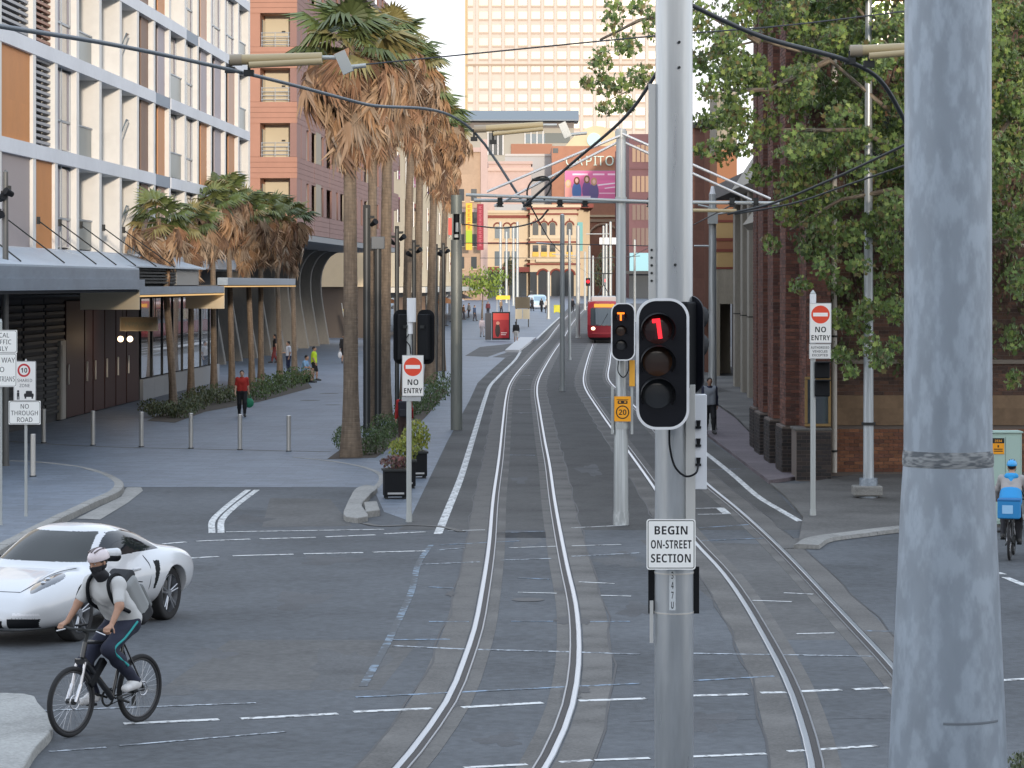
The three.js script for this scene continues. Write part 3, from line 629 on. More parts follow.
  for (const [i, px] of [[0, 120.5], [1, 130]]) {
    const p = W(px, 339, 98.6), l = thing('wall_lamp', i ? 'right one of two round wall lamps under hanging sign' : 'left one of two round wall lamps under hanging sign', 'lamp', p);
    M('bracket', box(0.1, 0.1, 0.9, 0, 0, -0.6), darkPost, l);
    M('globe', new THREE.SphereGeometry(0.11, 16, 12), new THREE.MeshStandardMaterial({ color: 0xffffff, emissive: lin(1, 0.72, 0.42), emissiveIntensity: 2.4 }), l);
    const pl = new THREE.PointLight(lin(1, 0.7, 0.4), 0.5, 0, 2); pl.position.set(0, 0, 0); pl.castShadow = true; pl.shadow.radius = 5; l.add(pl);
  }
}

// --- terracotta building behind it
const terra = mat([1, 1, 1], 0.7, { map: streakTex([0.38, 0.19, 0.13], 441, [0.25, 0.25], 0.12) });
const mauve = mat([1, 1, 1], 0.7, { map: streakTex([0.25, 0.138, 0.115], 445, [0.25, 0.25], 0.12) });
{
  const b = thing('apartment_building', 'terracotta clad apartment block with recessed balconies behind the tall palms', 'building');
  const ang = Math.atan(0.0474); b.position.set(-12.1, 0, -152); b.rotation.y = -ang;
  const L = 64, y0 = 7.55, ph = 3.1;
  M('core', bxx(-16, -1.9, y0, 28, -L, -1.9), terra, b);
  M('soffit', bxx(-16, -0.02, y0 - 0.35, y0, -L, -0.02), mat([0.2, 0.21, 0.22], 0.6), b);
  for (let f = 0; f < 6; f++) {
    const yb = y0 + 0.02 + f * ph, yt = yb + 1.2;
    // cladding boards on the spandrel, camera face and street face
    for (let q = 0; q < 4; q++) {
      const a = yb + q * 0.3, c = a + 0.285;
      for (const [xa, xb] of [[-8, -4.1], [-4.08, 0]]) M('cladding_board', boxUV(bxx(xa, xb - 0.004, a, c, -0.12, 0)), terra, b);
      for (let z = 0; z < L - 1; z += 8) M('cladding_board', boxUV(bxx(-0.12, 0, a, c, -Math.min(L, z + 7.98), -z - 0.125)), mauve, b);
    }
    M('slab', bxx(-8, -0.13, yb, yt - 0.02, -1.9, -0.13), terra, b);
    M('slab', bxx(-1.9, -0.14, yb, yt - 0.02, -L, -1.92), mauve, b);
    // balcony opening at the corner: back wall, side wall, lining
    const yo = yt, y1 = yb + ph;
    M('balcony_wall', bxx(-2.05, -0.45, yo, y1, -1.86, -1.8), mat([0.62, 0.56, 0.42], 0.8), b);
    M('corner_post', boxUV(bxx(-0.4, -0.02, yo, y1, -1.85, -0.02)), mauve, b);
    M('side_wall', boxUV(bxx(-8, -2.1, yo, y1, -1.8, -0.03)), terra, b);
    M('balcony_door', bxx(-2.09, -2.03, yo, y1 - 0.3, -1.7, -0.7), glassDark, b);
    M('wall_lamp', box(0.2, 0.09, 0.06, -1.0, yo + 1.0, -1.77), dark, b);
    for (let q = 0; q < 4; q++) M('balcony_rail', bar([-2.05, yo + 0.12 + q * 0.22, -0.07], [-0.42, yo + 0.12 + q * 0.22, -0.07], 0.022), alu, b);
    for (const x of [-2.0, -1.25, -0.5]) M('balcony_post', bar([x, yo, -0.06], [x, yo + 0.82, -0.06], 0.02), alu, b);
    // windows along the street side, piers between
    let z = -2;
    for (let k = 0; z > -L + 2; k++) {
      const w = [1.2, 2.2, 1.2, 2.8][k % 4], p = [2.4, 1.2, 2.6, 1.6][k % 4];
      M('pier', boxUV(bxx(-0.12, -0.01, yo + 0.003, y1 - 0.003, z - p, z)), k % 4 === 2 ? mat([0.3, 0.26, 0.2], 0.7) : mauve, b);
      const n = w > 2 ? 2 : 1;
      for (let q = 0; q < n; q++) { const s = M('window', bxx(-0.4, -0.36, yo + 0.05, y1 - 0.15, z - p - (q + 1) * w / n + 0.04, z - p - q * w / n - 0.04), q ? mat([0.36, 0.3, 0.2], 0.6) : glassDark, b); M('blind', bxx(-0.35, -0.33, yo + 0.05, y1 - 0.15, z - p - q * w / n - w / n * 0.5, z - p - q * w / n - 0.05), mat([0.5, 0.44, 0.33], 0.8), s); }
      M('lintel', bxx(-0.5, -0.02, y1 - 0.14, y1 - 0.002, z - p - w, z - p), mauve, b);
      z -= p + w;
    }
    if (f === 4) for (let q = 0; q < 3; q++) M('glass_balustrade', bxx(-8 + q * 2.6, -5.5 + q * 2.6, yo + 0.05, yo + 1.1, -0.08, -0.05), paneClear, b);
  }
  M('roof_eave', bxx(-9, 0.8, 23.9, 24.3, -L, 1.4), mat([0.07, 0.045, 0.035], 0.6), b);
  // ribbed base: leaning curved slabs under the overhang
  const rib = mat([1, 1, 1], 0.75, { map: streakTex([0.16, 0.158, 0.15], 451, [0.4, 0.2], 0.3) });
  for (let k = 0; k < 15; k++) {
    const z = 34 - k * 6.6, cv = new THREE.SplineCurve([[-4.9, 0], [-5.25, 2], [-5.55, 4], [-5.5, 5.6], [-4.9, 6.8], [-4.0, 7.3]].map(p => new THREE.Vector2(...p))).getPoints(16);
    const sh = new THREE.Shape([...cv, new THREE.Vector2(-8.9, 7.3), new THREE.Vector2(-8.9, 0)]);
    M('rib_slab', boxUV(new THREE.ExtrudeGeometry(sh, { depth: 0.35, bevelEnabled: true, bevelSize: 0.05, bevelThickness: 0.05, bevelSegments: 1 }).translate(0, 0, z)), rib, b);
  }
  M('undercroft_wall', bxx(-10, -8.9, 0, y0, -L, 36), rib, b);
}

// --- far street fronts
function windowsOn(b, list, mat1, sill) { for (const [x, y, w, h] of list) { const p = M('window', bxx(x - w / 2, x + w / 2, y, y + h, 0.02, 0.06), mat1, b); if (sill) M('sill', bxx(x - w / 2 - 0.15, x + w / 2 + 0.15, y - 0.18, y - 0.02, 0.02, 0.25), sill, p); } }
const creamWall = mat([1, 1, 1], 0.8, { map: streakTex([0.62, 0.5, 0.33], 461, [0.1, 0.1], 0.12) });
const tanBrick = mat([1, 1, 1], 0.8, { map: streakTex([0.41, 0.29, 0.2], 463, [0.15, 0.15], 0.25) });
const pinkWall = mat([1, 1, 1], 0.8, { map: streakTex([0.5, 0.37, 0.33], 465, [0.1, 0.1], 0.15) });
const brickOrange = mat([1, 1, 1], 0.8, { map: streakTex([0.37, 0.18, 0.115], 467, [0.1, 0.1], 0.2) });
const brickPurple = mat([1, 1, 1], 0.8, { map: streakTex([0.15, 0.075, 0.08], 469, [0.1, 0.1], 0.2) });
const redTrim = mat([0.24, 0.06, 0.045], 0.7), yellowWall = mat([1, 1, 1], 0.8, { map: streakTex([0.67, 0.57, 0.42], 471, [0.1, 0.1], 0.12) });
{ // cream shops along the left kerb, d 232 .. 350
  const b = thing('shop_terrace', 'long cream shop building with pale awning beyond the tall palms', 'building', [-10.4, gh(235), -233], -Math.atan(0.0344));
  M('wall', boxUV(bxx(-16, 0, 4.4, 17, -100, 0)), creamWall, b);
  M('shopfront', bxx(-16, -0.6, -0.5, 4.4, -100, -0.2), mat([0.06, 0.045, 0.035], 0.6), b);
  M('awning', bxx(-0.02, 3.0, 3.9, 4.35, -98, 1), mat([0.6, 0.57, 0.5], 0.7), b);
  M('parapet', bxx(-0.2, 0.25, 17, 17.6, -100, 0.2), creamWall, b);
  for (let k = 0; k < 9; k++) { for (const y of [6.2, 10.2, 14]) { const w = M('window', bxx(0.01, 0.05, y, y + 2.2, -9 - k * 10, -6 - k * 10), glassDark, b); M('frame', bxx(0.05, 0.12, y - 0.1, y + 2.3, -6 - k * 10, -5.7 - k * 10), whitePaint, w); }
    M('shop_window', bxx(-0.6, -0.55, 0.4, 3.4, -10 - k * 10.5, -2 - k * 10.5), [glassDark, mat([0.5, 0.22, 0.05], 0.5), glassGreen][k % 3], b); }
  M('wall_end', boxUV(bxx(-16, 0.01, 4.4, 17, -0.02, 0.2)), creamWall, b);
  M('orange_poster', bxx(-2.2, -0.8, 0.3, 3.3, -0.19, -0.1), mat([0.6, 0.24, 0.05], 0.6), b);
  M('notice_board', bxx(0.05, 0.9, 10.4, 12.4, -84, -83.8), mat([0.6, 0.1, 0.08], 0.6), b);
}
function block(name, label, px0, px1, pyTop, d, depth, m, cat = 'building') {          // frontal building between two columns, standing on the ground
  const x0 = (px0 - 512) * d / FOC, x1 = (px1 - 512) * d / FOC, top = EYE - (pyTop - HOR) * d / FOC;
  const b = thing(name, label, cat, [(x0 + x1) / 2, gh(d), -d]);
  const w = x1 - x0, h = top - gh(d);
  M('wall', boxUV(bxx(-w / 2, w / 2, -0.3, h, -depth, 0)), m, b);
  b.userData.size = [w, h];
  return b;
}
const local = (b, px, py, d) => { const p = W(px, py, d); return [p.x - b.position.x, p.y - b.position.y]; };
{ // tan building
  const d = 430, b = block('corner_building', 'tan brick corner building behind the yellow and red banners', 440, 482, 152, d, 60, tanBrick), [w, h] = b.userData.size;
  M('cornice', bxx(-w / 2 - 0.4, w / 2 + 0.5, h, h + 0.7, -60, 0.4), pinkWall, b); M('cornice', bxx(-w / 2 - 0.2, w / 2 + 0.4, 14, 14.5, -1, 0.3), pinkWall, b);
  M('corner_pilaster', boxUV(bxx(w / 2 - 0.2, w / 2 + 0.9, -0.3, h + 2, -1, 0.5)), pinkWall, b);
  for (let r = 0; r < 4; r++) for (let k = 0; k < 3; k++) windowsOn(b, [[-w / 2 + 1.4 + k * 2.0, 5 + r * 3.6, 0.9, 1.9]], glassDark, creamWall);
  M('street_awning', bxx(-w / 2, w / 2 + 0.6, 3.4, 3.9, 0, 2.5), mat([0.1, 0.08, 0.07], 0.7), b);
}
{ // three-storey hotel, yellow
  const d = 473, b = block('corner_hotel', 'yellow Victorian corner building with red cornices and arched ground floor', 530, 577, 206, d, 30, yellowWall), [w, h] = b.userData.size;
  const P = (px, py) => local(b, px, py, d), trim = (py, t, out, m = redTrim) => { const y = P(0, py)[1]; M('cornice', bxx(-w / 2 - out, w / 2 + out, y - t / 2, y + t / 2, -6, out), m, b); };
  trim(206, 0.5, 0.7, yellowWall); trim(208.4, 0.35, 0.55); trim(214, 0.3, 0.25); trim(242, 0.3, 0.3); trim(264, 0.3, 0.6); trim(259, 0.25, 0.5, yellowWall); trim(238, 0.25, 0.2, yellowWall);
  const arch = (x, y, w0, h0, m, nm) => { const s = new THREE.Shape(); s.moveTo(x - w0 / 2, y); s.lineTo(x + w0 / 2, y); s.lineTo(x + w0 / 2, y + h0 - w0 / 2); s.absarc(x, y + h0 - w0 / 2, w0 / 2, 0, Math.PI); s.lineTo(x - w0 / 2, y); return M(nm, new THREE.ExtrudeGeometry(s, { depth: 0.06, bevelEnabled: false }).translate(0, 0, 0.02), m, b); };
  for (const px of [535.5, 544, 552.5, 569.5]) {
    const [x, y] = P(px, 235); const a = arch(x, y, 1.0, 2.2, glassDark, 'window');
    const r = new THREE.TorusGeometry(0.72, 0.14, 6, 14, Math.PI).translate(x, y + 1.7, 0.12); M('arch_hood', r, redTrim, a); M('finial', bxx(x - 0.1, x + 0.1, y + 2.3, y + 2.9, 0.02, 0.2), redTrim, a);
    const [x2, y2] = P(px, 256.5); const q = M('window', bxx(x2 - 0.5, x2 + 0.5, y2, y2 + 2.0, 0.02, 0.07), glassDark, b); M('window_box', bxx(x2 - 0.55, x2 + 0.55, y2, y2 + 0.8, 0.08, 0.3), mat([0.75, 0.5, 0.1], 0.7), q);
  }
  for (const px of [543, 556, 569]) { const [x, y] = P(px, 296.5); const a = arch(x, y, 1.7, 4.6, glassDark, 'doorway'); M('arch_hood', new THREE.TorusGeometry(1.0, 0.18, 6, 14, Math.PI).translate(x, y + 3.75, 0.12), redTrim, a); }
  { const [x, y] = P(533.5, 296.5); M('doorway', bxx(x - 0.6, x + 0.6, y, y + 4.3, 0.02, 0.07), glassDark, b); }
  M('balcony', bxx(-w / 2 + 1, w / 2 - 1, P(0, 262)[1], P(0, 259)[1], 0, 1.2), yellowWall, b);
  // chamfered right return with a teal banner
  for (let q = 0; q < 4; q++) M('return_wall', boxUV(bxx(w / 2 + q * 0.62 - 0.1, w / 2 + (q + 1) * 0.62, -0.3, h - 0.4, -30, -1.5 - q * 2.2)), yellowWall, b);
  M('banner', bxx(w / 2 + 0.1, w / 2 + 1.0, h * 0.5, h * 0.82, 0.0, 0.1), mat([0.2, 0.5, 0.5], 0.7), b);
  M('cornice', bxx(w / 2 - 1, w / 2 + 2.9, h - 0.3, h + 0.4, -30, 0.3), redTrim, b);
}
{ // lower yellow wing on its left
  const d = 476, b = block('hotel_wing', 'lower yellow wing with red shop awning left of the corner building', 483, 529.5, 213, d, 26, yellowWall), [w, h] = b.userData.size;
  const P = (px, py) => local(b, px, py, d);
  M('cornice', bxx(-w / 2, w / 2, h, h + 0.45, -8, 0.5), yellowWall, b); M('cornice', bxx(-w / 2, w / 2, h - 0.9, h - 0.4, 0, 0.35), redTrim, b); M('cornice', bxx(-w / 2, w / 2, P(0, 244)[1], P(0, 244)[1] + 0.3, 0, 0.25), redTrim, b);
  for (const px of [497.5, 507, 514.5]) { windowsOn(b, [[...P(px, 238.5), 0.95, 2.1], [...P(px, 266), 1.0, 2.6]], glassBlue, creamWall); const [x, y] = P(px, 238.5); M('arch_hood', new THREE.TorusGeometry(0.65, 0.13, 6, 12, Math.PI).translate(x, y + 2.1, 0.1), redTrim, b); }
  M('awning', bxx(-w / 2, w / 2, P(0, 272)[1], P(0, 267)[1], 0, 2.4), mat([0.2, 0.045, 0.04], 0.7), b);
  M('shopfront', bxx(-w / 2, w / 2 - 0.5, 0, P(0, 273)[1], 0.02, 0.08), glassDark, b);
  M('roof_plant', bxx(-w / 4, w / 2 - 0.5, h + 0.5, h + 1.6, -6, -2), mat([0.4, 0.42, 0.45], 0.6), b);
}
const font = await new FontLoader().loadAsync('fonts/droid/droid_sans_regular.typeface.json');
{ // brick theatre
  const d = 512, b = block('theatre', 'tall orange brick theatre with large rooftop lettering', 552, 645, 146, d, 50, brickOrange), [w, h] = b.userData.size;
  const P = (px, py) => local(b, px, py, d);
  M('string_course', bxx(-w / 2, w / 2, P(0, 217)[1], P(0, 215)[1], 0, 0.4), creamWall, b); M('string_course', bxx(-w / 2, w / 2, P(0, 222)[1], P(0, 219)[1], 0, 0.2), tanBrick, b);
  const ar = new THREE.Shape(); const [ax, ay] = P(597, 146); ar.moveTo(ax - 6, 0); ar.quadraticCurveTo(ax, 7.6, ax + 6, 0); ar.lineTo(ax - 6, 0);
  M('pediment', new THREE.ExtrudeGeometry(ar, { depth: 2, bevelEnabled: false }).translate(0, ay, -2.01), creamWall, b);
  M('roundel', new THREE.CylinderGeometry(1.35, 1.35, 0.3, 28).rotateX(Math.PI / 2).translate(P(594, 140)[0], P(594, 140)[1], 0.16), mat([0.45, 0.68, 0.66], 0.6), b);
  const txt = 'CAPITOL'; const letMat = mat([0.55, 0.66, 0.58], 0.6);
  const [lx, ly] = P(565, 165.5);
  [...txt].forEach((c, i) => { const g = new TextGeometry(c, { font, size: 1.8, depth: 0.25, curveSegments: 6, bevelEnabled: false }); M('letter', g.translate(lx + [0, 1.85, 3.75, 5.3, 6.1, 7.5, 9.7][i], ly, 0.1), letMat, b); });
  M('billboard_frame', bxx(P(564.5, 0)[0], P(620, 0)[0], P(0, 199.5)[1], P(0, 170.5)[1], 0, 0.25), mat([0.3, 0.25, 0.28], 0.6), b);
  const [bx, by] = [(P(565, 0)[0] + P(619.5, 0)[0]) / 2, (P(0, 171)[1] + P(0, 199)[1]) / 2];
  M('billboard', printed(P(619.5, 0)[0] - P(565, 0)[0], P(0, 171)[1] - P(0, 199)[1], 0.01, 0).translate(bx, by, 0.26), mat('#ffffff', 0.7, { map: canvas(512, 264, (x, W0, H0) => {
    x.fillStyle = '#e278a5'; x.fillRect(0, 0, W0, H0); x.fillStyle = '#f07fb0'; x.fillRect(260, 90, 252, 80);
    x.fillStyle = '#ffd7e8'; for (const [a, c] of [[70, 160], [262, 120], [400, 105]]) x.fillRect(a, 24, c * 0.9, 16);
    x.save(); x.translate(310, 150); x.rotate(-0.12); x.fillStyle = '#ffeef5'; x.font = 'italic 40px sans-serif'; x.fillText('~~~~~~~', 0, 0); x.fillRect(0, -22, 190, 12); x.fillRect(60, 16, 120, 9); x.restore();
    x.fillStyle = '#ffd0e2'; x.fillRect(320, 205, 180, 10);
    for (const [cx, t, c, hr] of [[30, 90, '#f0a9a0', '#e7b98a'], [110, 62, '#5b7fb8', '#7c4a34'], [205, 50, '#7a5f96', '#8a6a4a'], [272, 70, '#6f6691', '#caa07a']]) {
      x.fillStyle = c; x.beginPath(); x.ellipse(cx, t + 130, 44, 90, 0, 0, 7); x.fill(); x.fillStyle = hr; x.beginPath(); x.ellipse(cx, t + 30, 28, 38, 0, 0, 7); x.fill(); x.fillStyle = '#edc4b0'; x.beginPath(); x.ellipse(cx, t + 30, 15, 22, 0, 0, 7); x.fill();
    }
    x.fillStyle = '#f5dfe8'; x.fillRect(60, 236, 180, 18);
  }) }), b);
  M('blind_arch', new THREE.TorusGeometry(3.0, 0.25, 6, 18, Math.PI).translate(...P(604, 240), 0.1), tanBrick, b);
  windowsOn(b, [[...P(547.5 + 8, 153), 1, 0.9]], glassDark);
}
{ // buildings behind
  let b = block('rear_building', 'plain pink rendered building behind the yellow wing', 487, 531, 164, 505, 12, pinkWall); let [w, h] = b.userData.size;
  M('parapet', bxx(-w / 2 - 0.4, w / 2 + 0.4, h - 1.3, h - 0.7, -1, 0.3), mat([0.55, 0.4, 0.34], 0.8), b); M('parapet', bxx(-w / 2 - 0.3, w / 2 + 0.3, h, h + 0.5, -12, 0.3), pinkWall, b);
  b = block('rear_building', 'pale grey stepped building between pink wall and brick theatre', 505, 551.5, 156, 522, 8, mat([0.42, 0.42, 0.42], 0.8)); [w, h] = b.userData.size;
  M('parapet', bxx(-w / 2, w / 2, h, h + 0.4, -8, 0.2), mat([0.5, 0.48, 0.46], 0.7), b);
  const d = 600; b = block('rear_building', 'low building with long slate grey roof below the tower', 462, 574, 127, d, 30, mat([0.38, 0.36, 0.31], 0.7)); [w, h] = b.userData.size;
  const P = (px, py) => local(b, px, py, d);
  { const y = P(0, 121.5)[1], q = [], zz = [[3, 0], [3, 0.25], [1.6, 2.3], [-9, 2.7]];
    const sh = new THREE.Shape(zz.concat([[-9, 0]]).map(p => new THREE.Vector2(p[0], p[1]))); M('roof', boxUV(new THREE.ExtrudeGeometry(sh, { depth: w + 2, bevelEnabled: false }).rotateY(-Math.PI / 2).translate(w / 2 + 1, y, 0)), mat([0.16, 0.2, 0.24], 0.5), b); }
  M('clerestory', bxx(-w / 2, w / 2, P(0, 128)[1], P(0, 121.5)[1], -2, 0.1), mat([0.2, 0.18, 0.17], 0.7), b);
  for (const [p0, p1, q0, q1, m] of [[488, 503, 133, 155, glassDark], [525, 545, 134, 143, glassBlue], [545, 570, 133, 143, glassGreen]]) M('window', bxx(P(p0, 0)[0], P(p1, 0)[0], P(0, q1)[1], P(0, q0)[1], 0.02, 0.12), m, b);
  for (const p of [488, 493, 498, 503, 525, 531, 537, 543]) M('mullion', bxx(P(p, 0)[0] - 0.1, P(p, 0)[0] + 0.1, P(0, 155)[1], P(0, 130)[1], 0.1, 0.25), whitePaint, b);
  M('brick_band', bxx(P(511, 0)[0], P(552, 0)[0], P(0, 156)[1], P(0, 144)[1], 0.02, 0.4), brickOrange, b);
  windowsOn(b, [[...P(522, 155.5), 2.2, 1], [...P(534, 155.5), 2.2, 1]], glassGreen);
}
{ // tower
  const d = 800, m = mat([1, 1, 1], 0.8, { map: streakTex([0.6, 0.52, 0.455], 481, [0.03, 0.03], 0.08) });
  const b = block('tower', 'tall cream hotel tower with regular window grid above the street end', 466, 660, -45, d, 40, m), [w, h] = b.userData.size;
  const P = (px, py) => local(b, px, py, d), k = d / FOC;
  const pale = phys([0.47, 0.44, 0.34], 0.25, { clearcoat: 0.6 }), pale2 = phys([0.36, 0.35, 0.31], 0.25, { clearcoat: 0.6 });
  for (let r = 0; r < 15; r++) for (let c = 0; c < 15; c++) {
    const px = 470.5 + c * 13.05, py = -28 + r * 13.3 + (r > 7 ? 3 : 0); if (px > 655) continue;
    const [x, y] = P(px, py + 7); const ww = (c === 0 ? 5 : 9) * k;
    const f = M('window', bxx(x - ww / 2, x + ww / 2, y, y + 7.2 * k, 0.02, 0.1), rnd() < 0.25 ? pale2 : pale, b);
    M('sill', bxx(x - ww / 2, x + ww / 2, y - 0.55, y - 0.1, 0.02, 0.16), mat([0.5, 0.39, 0.31], 0.8), f);
  }
  for (let c = 0; c < 15; c++) { const x = P(477 + c * 13.05, 0)[0]; M('pilaster', bxx(x - 0.35, x + 0.35, 0, h, 0, 0.45), m, b); }
  M('string_course', bxx(-w / 2, w / 2, P(0, 66)[1], P(0, 64)[1], 0, 0.5), mat([0.4, 0.3, 0.22], 0.8), b);
  M('corner_strip', bxx(-w / 2 - 0.3, -w / 2 + 0.4, 0, h, -40, 0.3), mat([0.5, 0.38, 0.2], 0.7), b);
}
{ // purple brick warehouse on the right side of the far street
  const d = 445, b = block('warehouse', 'dark purple brick warehouse right of the brick theatre', 629, 702, 134, d, 60, brickPurple), [w, h] = b.userData.size;
  const P = (px, py) => local(b, px, py, d), bw = mat([0.12, 0.07, 0.055], 0.5);
  for (const [y0, y1] of [[162, 145], [192, 176], [220, 205], [246, 228]]) for (let k = 0; k < 10; k++) { const px = 634 + k * 4.4 + (k > 3 ? 8 : 0); const [x] = P(px, 0); M('window', bxx(x - 0.28, x + 0.28, P(0, y0)[1], P(0, y1)[1], 0.02, 0.08), y0 < 200 ? mat([0.28, 0.17, 0.1], 0.5) : bw, b); }
  for (const y of [168, 198]) M('string_course', bxx(-w / 2, w / 2, P(0, y + 1)[1], P(0, y - 1)[1], 0, 0.2), brickPurple, b);
  M('shop_awning', bxx(-w / 2 - 1, w / 2, P(0, 274)[1], P(0, 271)[1], 0, 3), dark, b);
  M('shopfront', bxx(-w / 2, w / 2, 0, P(0, 274)[1], 0.02, 0.1), glassDark, b);
  const s = thing('banner', 'pale blue square banner on the dark warehouse front', 'banner', W(640, 262, d - 2));
  M('cloth', bxx(-1.7, 1.7, -1.5, 1.5, -0.06, 0), mat([0.3, 0.55, 0.62], 0.7), s); M('bracket', [bar([-1.7, 1.5, 0], [-1.7, 1.5, -1.9], 0.05), bar([1.7, 1.5, 0], [1.7, 1.5, -1.9], 0.05)], darkPost, s);
}
for (const [lab, px, y0, y1, c, txt, tc] of [['tall yellow and green vertical shop banner', 469, 203, 250, ['#e8b23a', '#9fb52e'], 6, '#d05a20'], ['tall narrow red vertical shop banner', 480.3, 204, 250, ['#8c2a38', '#8c2a38'], 10, '#b8606a']]) {
  const d = 425, p0 = W(px, y1, d), p1 = W(px, y0, d), h = p1.y - p0.y, s = thing('street_banner', lab + ' on corner building', 'banner', [p0.x, p0.y, -d]);
  M('cloth', printed(1.0, h, 0.02, 0.05).translate(0, h / 2, 0), mat('#ffffff', 0.7, { map: canvas(64, 512, (x, w, H) => { x.fillStyle = c[0]; x.fillRect(0, 0, w, H); x.fillStyle = c[1]; x.fillRect(0, H * 0.58, w, H * 0.28); x.fillStyle = tc; for (let i = 0; i < txt; i++) { const y = 24 + i * 46; x.fillRect(16, y, 32, 6); x.fillRect(12 + (i * 7 % 14), y + 12, 24, 5); x.fillRect(28, y, 6, 32); x.fillRect(14, y + 24 + (i % 3) * 2, 36, 5); } }) }), s);
  M('backing', box(1.04, h, 0.05, 0, h / 2, 0), darkPost, s); M('bracket', [bar([0, h - 0.2, 0], [0, h - 0.2, -5], 0.06), bar([0, 0.2, 0], [0, 0.2, -5], 0.06)], darkPost, s);
}
{ // hall behind the camera, which keeps the low sun off the street
  const b = thing('convention_hall', 'long grey hall across the street end behind the viewer', 'building', [0, 0, 60]);
  M('wall', bxx(-90, 130, 0, 17.5, 0, 40), mat([0.3, 0.3, 0.3], 0.8), b); M('roof', bxx(-91, 131, 17.5, 18, -1, 41), mat([0.2, 0.2, 0.2], 0.7), b);
}

// ---------------------------------------------------------------- brick market hall on the right
function brickwork(x0, x1, y0, y1, pal, L = 0.23, H = 0.076, J = 0.012, dep = 0.014) {   // bricks proud of the mortar, plane z = 0 facing +z
  const pos = [], nor = [], col = [], uv = [], ix = []; let r = 0;
  const face = (a, b, c, d, n, k) => { const o = pos.length / 3; for (const p of [a, b, c, d]) { pos.push(...p); nor.push(...n); col.push(...k); uv.push(p[0], p[1]); } ix.push(o, o + 1, o + 2, o, o + 2, o + 3); };
  for (let y = y0; y + H <= y1 + 1e-6; y += H + J, r++) {
    for (let x = x0 - (r % 2) * (L + J) / 2; x < x1; x += L + J) {
      const a = Math.max(x, x0), b = Math.min(x + L, x1); if (b - a < 0.03) continue;
      const c = pal[Math.floor(rnd() * pal.length)], k = sc3(c, rr(0.75, 1.25)), z = dep + rr(-0.003, 0.003), t = y + H;
      face([a, y, z], [b, y, z], [b, t, z], [a, t, z], [0, 0, 1], k);
      face([a, t, z], [b, t, z], [b, t, 0], [a, t, 0], [0, 1, 0], k); face([a, y, 0], [b, y, 0], [b, y, z], [a, y, z], [0, -1, 0], k);
      face([a, y, 0], [a, y, z], [a, t, z], [a, t, 0], [-1, 0, 0], k); face([b, y, z], [b, y, 0], [b, t, 0], [b, t, z], [1, 0, 0], k);
    }
  }
  const g = new THREE.BufferGeometry(); g.setAttribute('position', new THREE.Float32BufferAttribute(pos, 3)); g.setAttribute('normal', new THREE.Float32BufferAttribute(nor, 3));
  g.setAttribute('color', new THREE.Float32BufferAttribute(col, 3)); g.setAttribute('uv', new THREE.Float32BufferAttribute(uv, 2)); g.setIndex(ix); return g;
}
const brickMat = new THREE.MeshStandardMaterial({ vertexColors: true, roughness: 0.82, side: THREE.DoubleSide, map: tex(256, (u, v) => 0.8 + 0.35 * (fC(u, v) - 0.5) + 0.3 * (fA(u, v) - 0.5), true, [1.3, 1.3]) });
const mortar = mat([0.2, 0.17, 0.14], 0.9), mortarDark = mat([0.14, 0.115, 0.1], 0.9);
const palOrange = [[0.24, 0.095, 0.05], [0.21, 0.085, 0.045], [0.28, 0.12, 0.06], [0.19, 0.08, 0.05]], palDark = [[0.11, 0.06, 0.042], [0.13, 0.068, 0.045], [0.09, 0.052, 0.04], [0.15, 0.075, 0.05]], palRed = [[0.17, 0.07, 0.05], [0.14, 0.06, 0.044], [0.2, 0.085, 0.058], [0.11, 0.052, 0.042]], palBlack = [[0.035, 0.028, 0.028], [0.045, 0.034, 0.03], [0.028, 0.025, 0.026]];
const stuffBricks = (g, parent) => { const m = M('brickwork', g, brickMat, parent); m.userData.kind = 'stuff'; return m; };
